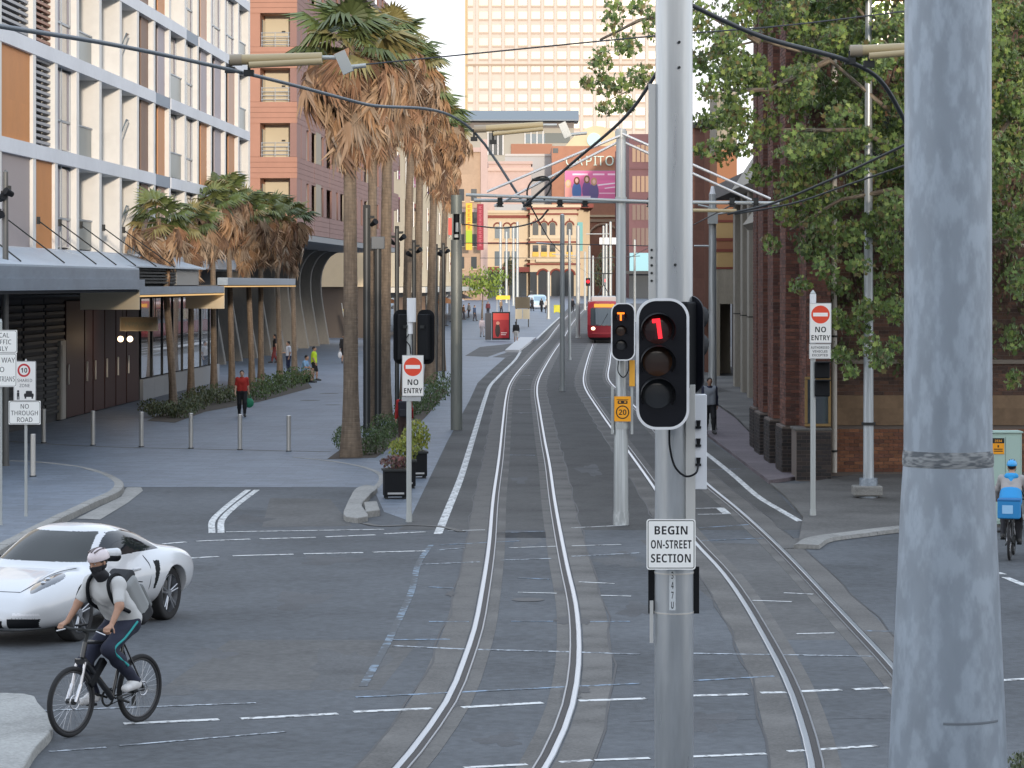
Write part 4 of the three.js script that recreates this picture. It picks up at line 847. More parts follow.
{
  const b = thing('market_hall', 'dark brick market hall with orange brick base on the right corner', 'building', [0, 0, 0]);
  const D0 = -66;
  M('end_wall', bxx(7.62, 30, 0, 13.5, D0 - 11, D0), mortarDark, b);
  stuffBricks(brickwork(7.64, 14.5, 0.11, 1.24, palOrange).translate(0, 0, D0), b);
  M('stone_band', boxUV(bxx(7.6, 30, 1.25, 1.98, D0, D0 + 0.035)), mat([1, 1, 1], 0.85, { map: streakTex([0.19, 0.125, 0.075], 501, [0.6, 0.6], 0.4) }), b);
  stuffBricks(brickwork(7.64, 14.5, 1.99, 12.6, palDark).translate(0, 0, D0), b);
  for (const y of [2.75, 5.9, 8.9]) M('stone_course', boxUV(bxx(7.6, 30, y, y + 0.1, D0, D0 + 0.06)), mortar, b);
  for (const [x, y] of [[9.3, 7.4], [11.2, 7.4], [9.3, 10.2], [11.2, 10.2]]) { const w = M('window', bxx(x - 0.5, x + 0.5, y, y + 1.4, D0 + 0.02, D0 + 0.05), glassDark, b); M('sill', bxx(x - 0.6, x + 0.6, y - 0.15, y, D0 + 0.02, D0 + 0.16), concreteDirty, w); M('lintel', bxx(x - 0.6, x + 0.6, y + 1.4, y + 1.65, D0 + 0.02, D0 + 0.08), mat([0.4, 0.2, 0.1], 0.8), w); }
  // street side, running away from us, with dark glazed base and red pilasters
  const sw = bxx(7.05, 7.62, 0, 13.5, -77, -64.6); M('street_wall', sw, mortarDark, b);
  // corner pier face towards us
  stuffBricks(brickwork(7.05, 7.62, 2.5, 12.4, palRed).translate(0, 0, -64.59), b);
  M('corner_plinth', bxx(6.78, 7.62, 0, 1.2, -65.5, -64.4), mortarDark, b);
  stuffBricks(brickwork(6.79, 7.61, 0.03, 1.18, palBlack).translate(0, 0, -64.4), b);
  M('plinth_cap', boxUV(bxx(6.75, 7.63, 1.2, 1.26, -65.5, -64.36, 0.01)), concreteDirty, b);
  const fr = M('yellow_window_frame', [bxx(7.0, 7.62, 1.3, 1.36, -64.6, -64.5), bxx(7.0, 7.62, 2.42, 2.48, -64.6, -64.5), bxx(7.0, 7.06, 1.37, 2.41, -64.6, -64.5), bxx(7.56, 7.62, 1.37, 2.41, -64.6, -64.5)], mat([0.22, 0.14, 0.05], 0.7), b); M('pane', bxx(7.06, 7.56, 1.36, 2.42, -64.58, -64.56), glassDark, fr);
  // pilasters stepping back along the street
  for (const [d, x, w] of [[66.2, 6.72, 1.4], [69.6, 6.74, 1.4], [73, 6.8, 1.5], [76, 6.9, 1.1]]) {
    M('pilaster', bxx(x, 7.06, 1.22, 12.8, -d - w, -d), mortarDark, b);
    stuffBricks(brickwork(x, 7.05, 1.24, 12.7, palRed).translate(0, 0, -d + 0.001), b);
    stuffBricks(brickwork(0, w, 1.24, 12.7, palRed).rotateY(-Math.PI / 2).translate(x - 0.001, 0, -d - w), b);
    M('plinth', bxx(x - 0.1, 7.06, 0, 1.21, -d - w - 0.1, -d + 0.1), mortarDark, b);
    stuffBricks(brickwork(x - 0.1, 7.05, 0.03, 1.2, palBlack).translate(0, 0, -d + 0.101), b);
    stuffBricks(brickwork(0, w + 0.2, 0.03, 1.2, palBlack).rotateY(-Math.PI / 2).translate(x - 0.101, 0, -d - w - 0.1), b);
  }
  stuffBricks(brickwork(0, 12.4, 1.24, 12.6, palRed).rotateY(-Math.PI / 2).translate(7.049, 0, -77), b);
  M('poster_panel', bxx(6.9, 7.04, 3.0, 4.6, -69.4, -67.8), mat([0.2, 0.12, 0.12], 0.7), b);
  M('roof_gutter', bxx(6.6, 30, 13.5, 13.8, -77, -64.2), darkPost, b);
  M('side_downpipe', [bar([6.95, 0.1, -72.6], [6.95, 12, -72.6], 0.06)], mat([0.3, 0.2, 0.17], 0.6), b);
  // arcade with square concrete columns
  const colM = mat([1, 1, 1], 0.85, { map: streakTex([0.33, 0.3, 0.25], 511, [0.8, 0.3], 0.3) });
  for (const [d, x] of [[99.5, 9.3], [104, 9.42], [109, 9.56], [114.5, 9.76], [121, 9.98]]) { const c = M('concrete_column', boxUV(bxx(x, x + 0.42, 0, 8.6, -d - 0.9, -d, 0.03)), colM, b); M('column_joint', bxx(x - 0.012, x + 0.432, 3.35, 3.39, -d - 0.91, -d + 0.012), darkPost, c); }
  M('arcade_wall', bxx(12.2, 30, 0, 9, -150, -77), mat([0.09, 0.08, 0.075], 0.8), b);
  M('arcade_ceiling', bxx(9.3, 14, 8.6, 9.2, -126, -77), mat([0.16, 0.15, 0.14], 0.8), b);
  const aw = new THREE.Shape([[6.6, 8.2], [8.7, 11.4], [8.9, 11.2], [6.85, 8.0]].map(p => new THREE.Vector2(...p)));
  M('sloping_canopy', boxUV(new THREE.ExtrudeGeometry(aw, { depth: 22, bevelEnabled: false }).translate(1.6, 0, -101)), colM, b);
  const aw2 = new THREE.Shape([[8.0, 6.2], [10.2, 9.2], [10.4, 9.0], [8.2, 6.0]].map(p => new THREE.Vector2(...p)));
  M('sloping_canopy', boxUV(new THREE.ExtrudeGeometry(aw2, { depth: 12, bevelEnabled: false }).translate(0.2, 0.6, -96)), colM, b);
  const pipe = thing('downpipe', 'white painted downpipe on the orange brick corner', 'pipe', [0, 0, 0]);
  M('pipe', [bar([7.86, 0.1, -65.86], [7.86, 11, -65.86], 0.07, 0.07, 12)], mat([0.5, 0.47, 0.42], 0.6), pipe);
  for (const y of [0.6, 3.4, 6.4, 9.4]) M('clip', cyl(0.085, 0.085, 0.05, 7.86, y, -65.86), darkPost, pipe);
}
{ // striped tower and brick shop further along
  const d = 135, P = (px, py) => W(px, py, d), b = thing('striped_tower', 'narrow tower with orange and cream bands beside the concrete columns', 'building', [0, 0, 0]);
  const x0 = P(717, 0).x, x1 = P(737, 0).x;
  const ban = (a, c, m, out = 0) => M('band', boxUV(bxx(x0 - out, x1 + out, P(0, c).y + 0.003, P(0, a).y, -d - 5, -d + out)), m, b);
  const or = mat([0.3, 0.13, 0.06], 0.75), cr = mat([0.45, 0.29, 0.12], 0.75), rd = mat([0.2, 0.05, 0.03], 0.75), cc = mat([1, 1, 1], 0.85, { map: streakTex([0.3, 0.26, 0.2], 521, [0.8, 0.3], 0.3) });
  ban(92, 150, cc); ban(150, 220, or); ban(220, 222.5, rd, 0.03); ban(222.5, 238, cr); ban(238, 241, rd, 0.03); ban(241, 249, or); ban(249, 252, rd, 0.03); ban(252, 267, cr); ban(267, 269, rd, 0.03); ban(269, 304, cc);
  M('portal_side', bxx(x0, x0 + 0.15, 0, P(0, 304).y, -d - 5, -d), cc, b); M('portal_back', bxx(x0 + 0.15, x1, 0, P(0, 304).y, -d - 5, -d - 4), cc, b);
  const c = block('brick_shop', 'red brown brick building with parapet behind the grey signal pole', 690, 716.8, 128, 141, 8, mat([1, 1, 1], 0.8, { map: streakTex([0.2, 0.1, 0.075], 523, [0.4, 0.4], 0.3) })), [w, h] = c.userData.size;
  M('parapet', bxx(-w / 2 - 0.2, w / 2 + 0.2, h, h + 0.3, -8, 0.2), darkPost, c); M('pilaster', boxUV(bxx(0.05, 0.55, 0, h, 0, 0.25)), mat([0.22, 0.11, 0.08], 0.8), c); M('shopfront', bxx(-w / 2, 0, 0, 3, 0.01, 0.06), dark, c); M('shop_awning', bxx(-w / 2, w / 2, 3.1, 3.4, 0, 1.2), darkPost, c);
}

// ---------------------------------------------------------------- trees and planting
const leafMat = new THREE.MeshPhysicalMaterial({ vertexColors: true, roughness: 0.75, transmission: 0.25, thickness: 0, side: THREE.DoubleSide });
function leafCloud(spec, leafPts, size, pal) {                           // spec: [centre, radii, count]
  const pos = [], col = [], nor = [], ix = []; const q = new THREE.Quaternion(), e = new THREE.Euler(), n0 = V(0, 0, 1), p0 = V(0, 0, 0);
  for (const [c, r, n] of spec) for (let i = 0; i < n; i++) {
    const a = rnd() * 6.283, u = rr(-1, 1), k = Math.pow(rnd(), 0.42), s = Math.sqrt(1 - u * u);
    const x = c.x + r[0] * k * s * Math.cos(a), y = c.y + r[1] * k * u, z = c.z + r[2] * k * s * Math.sin(a);
    e.set(rr(-1.3, 0.3), rr(-3.1, 3.1), rr(-0.8, 0.8)); q.setFromEuler(e); const sz = size * rr(0.6, 1.3), base = pos.length / 3;
    const t = pal[Math.floor(rnd() * pal.length)], m = rr(0.7, 1.3);
    n0.set(0, 0, 1).applyQuaternion(q);
    leafPts.forEach(([lx, ly], j) => { p0.set(lx * sz, ly * sz, (j ? (Math.abs(lx) * 0.25) : 0) * sz).applyQuaternion(q); pos.push(x + p0.x, y + p0.y, z + p0.z); col.push(t[0] * m, t[1] * m, t[2] * m); nor.push(n0.x, n0.y, n0.z); if (j > 1) ix.push(base, base + j - 1, base + j); });
    ix.push(base, base + leafPts.length - 1, base + 1);
  }
  const g = new THREE.BufferGeometry(); g.setAttribute('position', new THREE.Float32BufferAttribute(pos, 3)); g.setAttribute('color', new THREE.Float32BufferAttribute(col, 3)); g.setAttribute('normal', new THREE.Float32BufferAttribute(nor, 3)); g.setIndex(ix); return g;
}
const planeLeaf = [[0, 0], [0, -0.5], [0.22, -0.3], [0.5, -0.32], [0.36, 0.0], [0.55, 0.28], [0.2, 0.22], [0, 0.62], [-0.2, 0.22], [-0.55, 0.28], [-0.36, 0], [-0.5, -0.32], [-0.22, -0.3]];
const smallLeaf = [[0, 0], [0, -0.5], [0.28, -0.1], [0.2, 0.3], [0, 0.55], [-0.2, 0.3], [-0.28, -0.1]];
const palPlane = [[0.11, 0.175, 0.035], [0.15, 0.225, 0.045], [0.07, 0.115, 0.028], [0.24, 0.3, 0.07], [0.15, 0.12, 0.04], [0.1, 0.15, 0.035], [0.12, 0.19, 0.04]];
const barkMat = mat([1, 1, 1], 0.9, { map: tex(256, (u, v) => mix3([0.13, 0.1, 0.075], [0.3, 0.26, 0.2], smooth(0.35, 0.7, fA(u, v))), true, [1, 1]) });
{
  const t = thing('plane_tree', 'large plane tree with autumn tinged leaves in front of the brick market hall', 'tree', [0, 0, 0]);
  const D = 58, base = G(957, 500), B = (px, py, d) => W(px, py, d);
  const top = B(950, 120, D);
  M('trunk', tube([base, V(base.x + 0.05, 2, base.z - 0.1), V(base.x - 0.1, 4.5, base.z - 0.2), top], 0.2, 10, 20), barkMat, t);
  const limbs = [[[950, 200], [900, 120], [830, 60], [760, 40], [700, 55], [660, 75], [610, 100]], [[950, 160], [905, 60], [850, 0], [800, -40]], [[955, 230], [890, 190], [840, 200], [790, 230]], [[952, 180], [860, 130], [780, 130], [730, 150]], [[760, 42], [700, 10], [640, 20], [600, 40]], [[958, 190], [1010, 120], [1040, 60]], [[955, 250], [1000, 240], [1040, 250]], [[830, 60], [770, 90], [720, 90]]];
  for (const L of limbs) L.forEach((p, i) => { if (!i) return; const a = L[i - 1], r = k => 0.07 * Math.pow(0.74, k); M('limb', bar(B(a[0], a[1], D + (i - 1) * 0.5), B(p[0], p[1], D + i * 0.5), r(i - 1), r(i), 7), barkMat, t); });
  const spec = [], k = D / FOC;
  const clump = (px, py, rx, ry, n, dd = 0, rz = 1.2) => spec.push([B(px, py, D + dd), [rx * k, ry * k, rz], n]);
  // dense right part, loosely hung left part; the sprays are irregular
  for (let i = 0; i < 260; i++) {
    const px = rr(722, 1060), lim = px < 790 ? 130 : px < 840 ? 210 : 225, py = rr(-50, lim); if (px < 800 && py > 60 && rnd() < 0.35) continue;
    clump(px, py, rr(10, 30), rr(8, 20), Math.floor(rr(110, 230)), rr(-2, 5), 0.9);
  }
  for (const [px, py, rx, ry, n] of [[612, 15, 14, 18, 40], [625, 45, 18, 14, 45], [600, 60, 14, 14, 34], [610, 85, 26, 12, 55], [588, 82, 9, 8, 16], [640, 75, 16, 14, 40], [625, 105, 12, 10, 26], [604, 108, 9, 8, 16], [650, 25, 10, 18, 30], [640, 5, 14, 10, 26], [700, 20, 16, 22, 70], [722, 45, 16, 22, 80], [700, 60, 12, 16, 46], [712, 90, 18, 14, 56], [740, 20, 18, 24, 90], [735, 75, 18, 18, 70], [705, 120, 14, 12, 34], [722, 150, 18, 16, 52], [745, 140, 20, 18, 64], [700, 150, 10, 8, 18], [760, 175, 16, 12, 44], [790, 215, 18, 14, 46], [770, 245, 12, 10, 22], [812, 250, 16, 12, 40], [820, 225, 18, 16, 56], [850, 230, 16, 14, 50], [880, 225, 18, 18, 60], [895, 260, 14, 12, 36], [860, 265, 14, 10, 32], [838, 285, 14, 10, 30], [855, 325, 16, 12, 44], [870, 345, 12, 14, 34], [842, 355, 14, 10, 34], [895, 345, 10, 10, 22], [850, 372, 10, 8, 18], [800, 285, 12, 10, 22], [1010, 230, 18, 20, 60], [1018, 280, 14, 24, 50], [1012, 340, 12, 16, 32], [1015, 380, 9, 12, 18], [1015, 160, 20, 20, 60], [845, 240, 26, 18, 70], [880, 290, 20, 22, 60], [825, 265, 16, 14, 40], [895, 310, 12, 16, 40], [868, 310, 16, 14, 44], [880, 360, 14, 12, 34], [890, 240, 16, 20, 50], [836, 318, 14, 12, 34], [790, 180, 18, 16, 50], [815, 190, 20, 16, 60], [765, 130, 18, 16, 54], [780, 100, 20, 18, 60]]) clump(px, py, rx, ry, Math.round(n * 3), rr(-1.5, 1.5), 0.6);
  M('crown', leafCloud(spec, planeLeaf, 0.112, palPlane), leafMat, t);
}
{ // creeper on the brick wall
  const v = thing('climbing_vine', 'green climbing vine over the dark brick end wall', 'vine', [0, 0, 0]), spec = [];
  for (let i = 0; i < 150; i++) { const x = rr(7.7, 13.5), y = rr(2.6, 12); if (y < 4.5 && rnd() < 0.4) continue; spec.push([V(x, y, -65.75), [rr(0.3, 0.9), rr(0.25, 0.7), 0.2], Math.floor(rr(20, 50))]); }
  for (let i = 0; i < 46; i++) spec.push([V(rr(6.75, 7.6), rr(5.5, 12.4), -64.4), [rr(0.2, 0.5), rr(0.3, 0.7), 0.25], Math.floor(rr(20, 46))]);
  M('foliage', leafCloud(spec, smallLeaf, 0.14, [[0.09, 0.13, 0.035], [0.11, 0.15, 0.045], [0.07, 0.095, 0.03], [0.12, 0.1, 0.04]]), leafMat, v);
  for (let i = 0; i < 4; i++) { const x = 8.6 + i * 1.3; M('stem', tube([[x, 2.3, -65.93], [x + rr(-0.3, 0.3), 3, -65.93], [x + rr(-0.6, 0.6), 6, -65.93], [x + rr(-0.8, 0.8), 10, -65.93]], 0.016, 5, 12), mat([0.07, 0.05, 0.04], 0.9), v); }
}
// fan palms
const palmBark = mat([1, 1, 1], 0.92, { map: tex([128, 512], (u, v) => { const r = (v * 38) % 1, k = 0.9 + 0.16 * smooth(0, 0.4, r + 0.3 * (fA(u * 2 % 1, v) - 0.5)) - 0.2 * smooth(0.7, 1, r) * fC(u, v); return sc3(mix3([0.13, 0.1, 0.075], [0.27, 0.205, 0.145], fA(u, v * 3 % 1)), k * (0.65 + 0.7 * fC(u, v * 0.25))); }, true, [1, 1]), bumpMap: tex([64, 512], (u, v) => { const r = (v * 38) % 1; return r * 0.7 + 0.3 * fC(u, v); }, false, [1, 1]), bumpScale: 0.018 });
function fanLeaf(R, droop, n, spread, pet, ragged, bend = 0) {                      // petiole along +y, blade fanned at its end
  const pos = [], ix = [];
  const addQ = (a, b, c, d) => { const o = pos.length / 3; pos.push(...a, ...b, ...c, ...d); ix.push(o, o + 1, o + 2, o, o + 2, o + 3); };
  addQ([-0.015, 0, 0], [0.015, 0, 0], [0.01, pet, 0.0], [-0.01, pet, 0.0]);
  for (let i = 0; i < n; i++) {
    const a = (i / (n - 1) - 0.5) * spread, r = R * (1 - 0.25 * Math.abs(a / spread) * 2) * (1 - ragged * rnd()), w = R * spread / n * 0.3;
    const dir = [Math.sin(a), Math.cos(a)], per = [Math.cos(a), -Math.sin(a)], z = (i % 2 ? 0.03 : -0.03);
    const B = (x, y, z) => [x, pet + y * Math.cos(bend) - z * Math.sin(bend), y * Math.sin(bend) + z * Math.cos(bend)], P = (t, s, dz) => B(dir[0] * r * t + per[0] * s, dir[1] * r * t + per[1] * s, droop * r * t * t + dz);
    addQ(P(0.05, -w * 0.3, 0), P(0.05, w * 0.3, 0), P(0.55, w, z), P(0.55, -w, -z));
    const tipd = droop * (1 + ragged);
    const o = pos.length / 3; pos.push(...P(0.55, -w, -z), ...P(0.55, w, z), ...B(dir[0] * r * 0.96, dir[1] * r * 0.96, tipd * r * 1.1)); ix.push(o, o + 1, o + 2);
  }
  const g = new THREE.BufferGeometry(); g.setAttribute('position', new THREE.Float32BufferAttribute(pos, 3)); g.setIndex(ix); g.computeVertexNormals(); return g;
}
const greenFans = [fanLeaf(0.85, 0.45, 19, 3.3, 0.6, 0.2), fanLeaf(0.8, 0.7, 17, 3.0, 0.5, 0.25, 0.3), fanLeaf(0.72, 0.3, 18, 3.6, 0.45, 0.15)];
const deadFans = [fanLeaf(1.0, 0.12, 13, 0.8, 0.5, 0.45), fanLeaf(0.9, 0.2, 14, 1.1, 0.55, 0.5), fanLeaf(1.1, 0.05, 11, 0.6, 0.4, 0.4), fanLeaf(0.8, 0.3, 14, 1.5, 0.6, 0.5), fanLeaf(0.95, 0.16, 20, 1.2, 0.62, 0.55, 0.95), fanLeaf(1.1, 0.1, 18, 0.9, 0.7, 0.6, 1.15), fanLeaf(0.85, 0.25, 20, 1.5, 0.5, 0.55, 0.75)];
const palmGreen = [[0.11, 0.155, 0.045], [0.15, 0.185, 0.06], [0.085, 0.115, 0.04], [0.24, 0.21, 0.08]].map(c => phys(c, 0.6, { transmission: 0.15, thickness: 0 }));
const palmDead = [[0.37, 0.225, 0.125], [0.28, 0.16, 0.095], [0.42, 0.29, 0.185], [0.17, 0.105, 0.07], [0.36, 0.28, 0.21], [0.3, 0.2, 0.13]].map(c => mat(c, 0.9));
function palm(label, px, py, topPy, opts, group) {
  const { skirt = 2.0, crown = 1, r0 = 0.24, lean = 0 } = opts, base = G(px, py), d = -base.z, H = EYE - (topPy - HOR) * d / FOC - 1.05 * crown;
  const t = thing('fan_palm', label, 'palm', [base.x, 0, base.z], 0, group);
  const pts = []; for (let i = 0; i <= 12; i++) { const y = H * i / 12; pts.push(new THREE.Vector2((i === 0 ? 1.5 : i === 1 ? 1.12 : 1 - 0.025 * i) * r0, y)); }
  const tg = new THREE.LatheGeometry(pts, 14); const p = tg.attributes.position, uv = tg.attributes.uv;
  for (let i = 0; i < p.count; i++) { p.setX(i, p.getX(i) + lean * Math.pow(p.getY(i) / H, 1.5)); uv.setY(i, p.getY(i) / 4); }
  tg.computeVertexNormals(); M('trunk', tg, palmBark, t);
  const q = new THREE.Quaternion(), q2 = new THREE.Quaternion();
  const put = (name, g, m, az, el, y, s, roll) => {
    const f = M(name, g, m, t);
    q.setFromAxisAngle(V(0, 1, 0), az); q2.setFromAxisAngle(V(1, 0, 0), Math.PI / 2 - el); f.quaternion.copy(q).multiply(q2); q2.setFromAxisAngle(V(0, 1, 0), roll); f.quaternion.multiply(q2);
    f.position.set(lean + Math.sin(az) * 0.1, y, Math.cos(az) * 0.1); f.scale.setScalar(s);
  };
  const nG = Math.round(30 * (opts.green ?? 1)), nD = Math.round(36 + 30 * skirt);
  for (let i = 0; i < nG; i++) { const u = i / nG; put('green_frond', greenFans[i % 3], palmGreen[Math.floor(rnd() * 4)], i * 2.399 + rr(-0.2, 0.2), lerp(-0.1, 1.4, Math.pow(u, 0.9)) + rr(-0.15, 0.15), H - 0.15 + 0.25 * u, crown * rr(0.8, 1.08), rr(-0.4, 0.4)); }
  for (let i = 0; i < nD; i++) { const u = i / nD; put('dead_frond', u > 0.45 ? deadFans[4 + Math.floor(rnd() * 3)] : deadFans[Math.floor(rnd() * 4)], palmDead[Math.floor(rnd() * 6)], i * 2.399 + rr(-0.3, 0.3), u > 0.45 ? rr(-0.8, 0.0) : lerp(-1.56, -1.1, u / 0.45) + rr(-0.1, 0.16), H - 0.12 - skirt * Math.max(0, 0.62 - u) * 0.95 - 0.25 * rnd(), crown * rr(0.85, 1.2), rr(-0.8, 0.8)); }
  return t;
}
const g1 = 'row of short shaggy palms in front of the white apartment block';
[[173.5, 416, 186, 'nearest short palm, leftmost of its row by the dark shopfronts', 1.5], [191, 400, 194, 'second short palm from the left in the row by the shopfronts', 1.5], [214, 396, 176, 'third short palm from the left in the row by the shopfronts', 1.7], [232, 393, 166, 'fourth short palm from the left, above the red shirted person', 1.8], [252, 390, 186, 'fifth short palm from the left, just right of the red shirted person', 2.2], [261, 386, 186, 'sixth short palm from the left in the row by the shopfronts', 1.9], [280, 382, 190, 'second short palm from the right end of the short row', 1.9], [294.5, 377, 196, 'rightmost short palm, beside the seated person', 2.2]]
  .forEach(([px, py, tp, lab, sk]) => palm(lab, px, py, tp, { skirt: sk, crown: 1.1, r0: 0.14, lean: px < 180 ? -0.55 : rr(-0.35, 0.15), green: 0.6 }, g1));
const g2 = 'row of tall shaggy palms beside the tram line';
[[351, 457, -12, 'nearest and largest tall palm, trunk rising from dug bed by green bushes', 2.6, 0.22, -0.05], [384, 421, 2, 'second tall palm from the camera, right of the dark masts', 4.2, 0.22, 0.2], [371, 428, 12, 'tall palm between the nearest trunk and the dark masts', 3.5, 0.18, 0.1], [406, 398, 32, 'third tall palm from the camera in the tramside row', 4.0, 0.2, 0.3], [417, 391, 60, 'fourth tall palm from the camera in the tramside row', 4.0, 0.2, 0.2], [430, 384, 88, 'fifth tall palm from the camera behind the no entry sign', 4.2, 0.22, 0.3], [441, 371, 108, 'farthest tall palm, left of the green grey cutout pole', 4.5, 0.2, 0.4]]
  .forEach(([px, py, tp, lab, sk, r0, lean]) => palm(lab, px, py, tp, { skirt: sk, crown: px < 360 ? 1.5 : 1.25, r0, lean, green: 0.8 }, g2));
// shrubs
function shrub(name, label, cat, spec, pal, size, group, stems = true) {
  const c = spec[0][0], t = thing(name, label, cat, [c.x, 0, c.z], 0, group);
  M('foliage', leafCloud(spec.map(([a, r, n]) => [V(a.x - c.x, a.y, a.z - c.z), r, Math.round(n * 2.6)]), smallLeaf, size * 0.72, pal), leafMat, t);
  if (stems) M('stems', spec.map(([a, r]) => bar([a.x - c.x, 0, a.z - c.z], [a.x - c.x, a.y, a.z - c.z], 0.03)), barkMat, t);
  return t;
}
const palShrub = [[0.07, 0.115, 0.03], [0.09, 0.14, 0.04], [0.05, 0.085, 0.025]], palGrey = [[0.1, 0.125, 0.05], [0.075, 0.1, 0.04], [0.14, 0.15, 0.07], [0.06, 0.08, 0.035]], palLime = [[0.24, 0.27, 0.03], [0.18, 0.22, 0.03], [0.28, 0.28, 0.05]];
const sp = (px, py, r, h, n) => { const p = G(px, py); return [V(p.x, h * 0.5, p.z), [r, h * 0.55, r], n]; };
shrub('hedge', 'grey green low planting around the nearest short palm', 'hedge', [sp(163, 417, 0.7, 0.55, 160), sp(178, 418, 0.7, 0.6, 160), sp(186, 413, 0.7, 0.7, 150), sp(152, 413, 0.6, 0.5, 100), sp(195, 410, 0.6, 0.6, 110)], palGrey, 0.15);
shrub('hedge', 'grey green low planting left of the red shirted person', 'hedge', [sp(206, 405, 0.8, 0.7, 150), sp(218, 403, 0.8, 0.75, 150), sp(230, 402, 0.7, 0.6, 110), sp(200, 402, 0.7, 0.6, 100)], palGrey, 0.15);
shrub('hedge', 'low planting strip between red shirted person and seated person', 'hedge', [sp(262, 397, 0.9, 0.7, 150), sp(272, 393, 0.9, 0.8, 150), sp(282, 390, 0.9, 0.8, 150), sp(292, 387, 0.9, 0.9, 150), sp(301, 384, 0.8, 0.8, 120), sp(254, 400, 0.7, 0.4, 60)], palShrub, 0.16);
shrub('bush', 'dense round green bush right of the nearest tall palm', 'bush', [sp(366, 455, 0.42, 0.85, 260), sp(376, 454, 0.42, 0.8, 240), sp(383, 450, 0.35, 0.65, 140)], palShrub, 0.09);
shrub('bush', 'dark green bush half hidden left of the nearest tall palm', 'bush', [sp(344, 453, 0.3, 0.8, 140), sp(341, 449, 0.3, 0.6, 90)], palShrub, 0.09);
shrub('bush', 'second rounded bush between the dark masts and the no entry sign', 'bush', [sp(385, 438, 0.5, 0.75, 220), sp(393, 436, 0.4, 0.6, 140)], palShrub, 0.1);
shrub('hedge', 'long low hedge along the tramside palms behind the no entry sign', 'hedge', [sp(415, 415, 0.7, 0.8, 180), sp(423, 411, 0.7, 0.8, 160), sp(430, 404, 0.8, 0.9, 180), sp(437, 398, 0.8, 0.9, 160), sp(443, 392, 0.8, 0.9, 150), sp(405, 421, 0.5, 0.7, 110)], palShrub, 0.13);
struct('planting_soil', flat(pix([[327, 459.5], [340, 450], [352, 440], [372, 436], [400, 416], [440, 388], [448, 392], [425, 418], [394, 445], [376, 458]]), 0.01), mat([0.06, 0.045, 0.033], 0.95));
struct('planting_soil', flat(pix([[147, 421], [175, 423], [205, 412], [260, 402], [312, 388], [306, 380], [250, 388], [190, 400]]), 0.01), mat([0.06, 0.05, 0.04], 0.95));
{ // young street tree far along the left kerb
  const t = thing('street_tree', 'small bright green street tree behind the tram stop', 'tree', G(482, 318)); const s = -t.position.z / FOC;
  M('trunk', bar([0, 0, 0], [0.1, 3, 0], 0.12, 0.07), barkMat, t);
  M('crown', leafCloud([[V(0, 4.2, 0), [2.6, 1.7, 2], 420], [V(-1.4, 3.3, 0), [1.6, 1.2, 1.5], 200], [V(1.6, 4.8, 0), [1.4, 1.0, 1.4], 160], [V(1.2, 3.2, 0), [1.5, 1, 1.4], 150]], smallLeaf, 0.38, [[0.2, 0.28, 0.04], [0.24, 0.33, 0.05], [0.16, 0.24, 0.04]]), leafMat, t);
}
for (const [px, py, lab, sz] of [[508, 300, 'dark street tree in front of the yellow wing', 1], [603, 300, 'dark tree beside the far signals right of the yellow building', 1.2], [694, 330, 'dark leafy tree behind the grey signal pole on the right', 1.6]]) {
  const t = thing('street_tree', lab, 'tree', G(px, py)); M('trunk', bar([0, 0, 0], [0.1, 3.2, 0], 0.14, 0.08), barkMat, t);
  M('crown', leafCloud([[V(0, 4.2 * sz, 0), [1.6 * sz, 2.0 * sz, 1.6], 420], [V(0.5, 5.8 * sz, 0), [1.1 * sz, 1.2 * sz, 1.3], 160], [V(-0.6, 3, 0), [1.3, 1.1, 1.3], 160]], smallLeaf, 0.42, [[0.04, 0.06, 0.025], [0.06, 0.075, 0.03], [0.1, 0.08, 0.03]]), leafMat, t);
}
{ const p = G(1022, 772); shrub('grass_tuft', 'ragged green weeds at the lower right kerb edge', 'weeds', [[V(p.x + 0.12, 0.08, p.z), [0.28, 0.12, 0.3], 240]], palGrey, 0.06, undefined, false); }

// ---------------------------------------------------------------- poles, signals, signs, wires
const redLens = phys([0.05, 0.012, 0.01], 0.25, { clearcoat: 0.8 }), amberLens = phys([0.06, 0.025, 0.01], 0.25, { clearcoat: 0.8 }), whiteLens = phys([0.03, 0.032, 0.035], 0.25, { clearcoat: 0.8 });
const ledRed = new THREE.MeshStandardMaterial({ color: 0x330000, emissive: lin(1, 0.03, 0.045), emissiveIntensity: 1.1 });
const ledOrange = new THREE.MeshStandardMaterial({ color: 0x331000, emissive: lin(1, 0.2, 0.02), emissiveIntensity: 1.6 });
function ringPlate(w, h, r, t, rim) {
  const s = rrShape(w, h, r); s.holes.push(new THREE.Path(rrShape(w - 2 * rim, h - 2 * rim, r - rim).getPoints(8)));
  return new THREE.ExtrudeGeometry(s, { depth: t, bevelEnabled: false, curveSegments: 8 });
}
function visor(r, len) {                                                   // cut-away cylinder, open below
  const pos = [], ix = [], n = 22;
  for (let i = 0; i <= n; i++) {
    const a = -0.62 + (Math.PI + 1.24) * i / n, l = len * (0.35 + 0.65 * Math.max(0, Math.sin(a) * 0.5 + 0.5));
    pos.push(r * Math.cos(a), r * Math.sin(a), 0, r * 1.04 * Math.cos(a), r * 1.04 * Math.sin(a) - 0.06 * l, l);
    if (i) { const o = 2 * i; ix.push(o - 2, o - 1, o, o - 1, o + 1, o); }
  }
  const g = new THREE.BufferGeometry(); g.setAttribute('position', new THREE.Float32BufferAttribute(pos, 3)); g.setIndex(ix); g.computeVertexNormals(); return g;
}
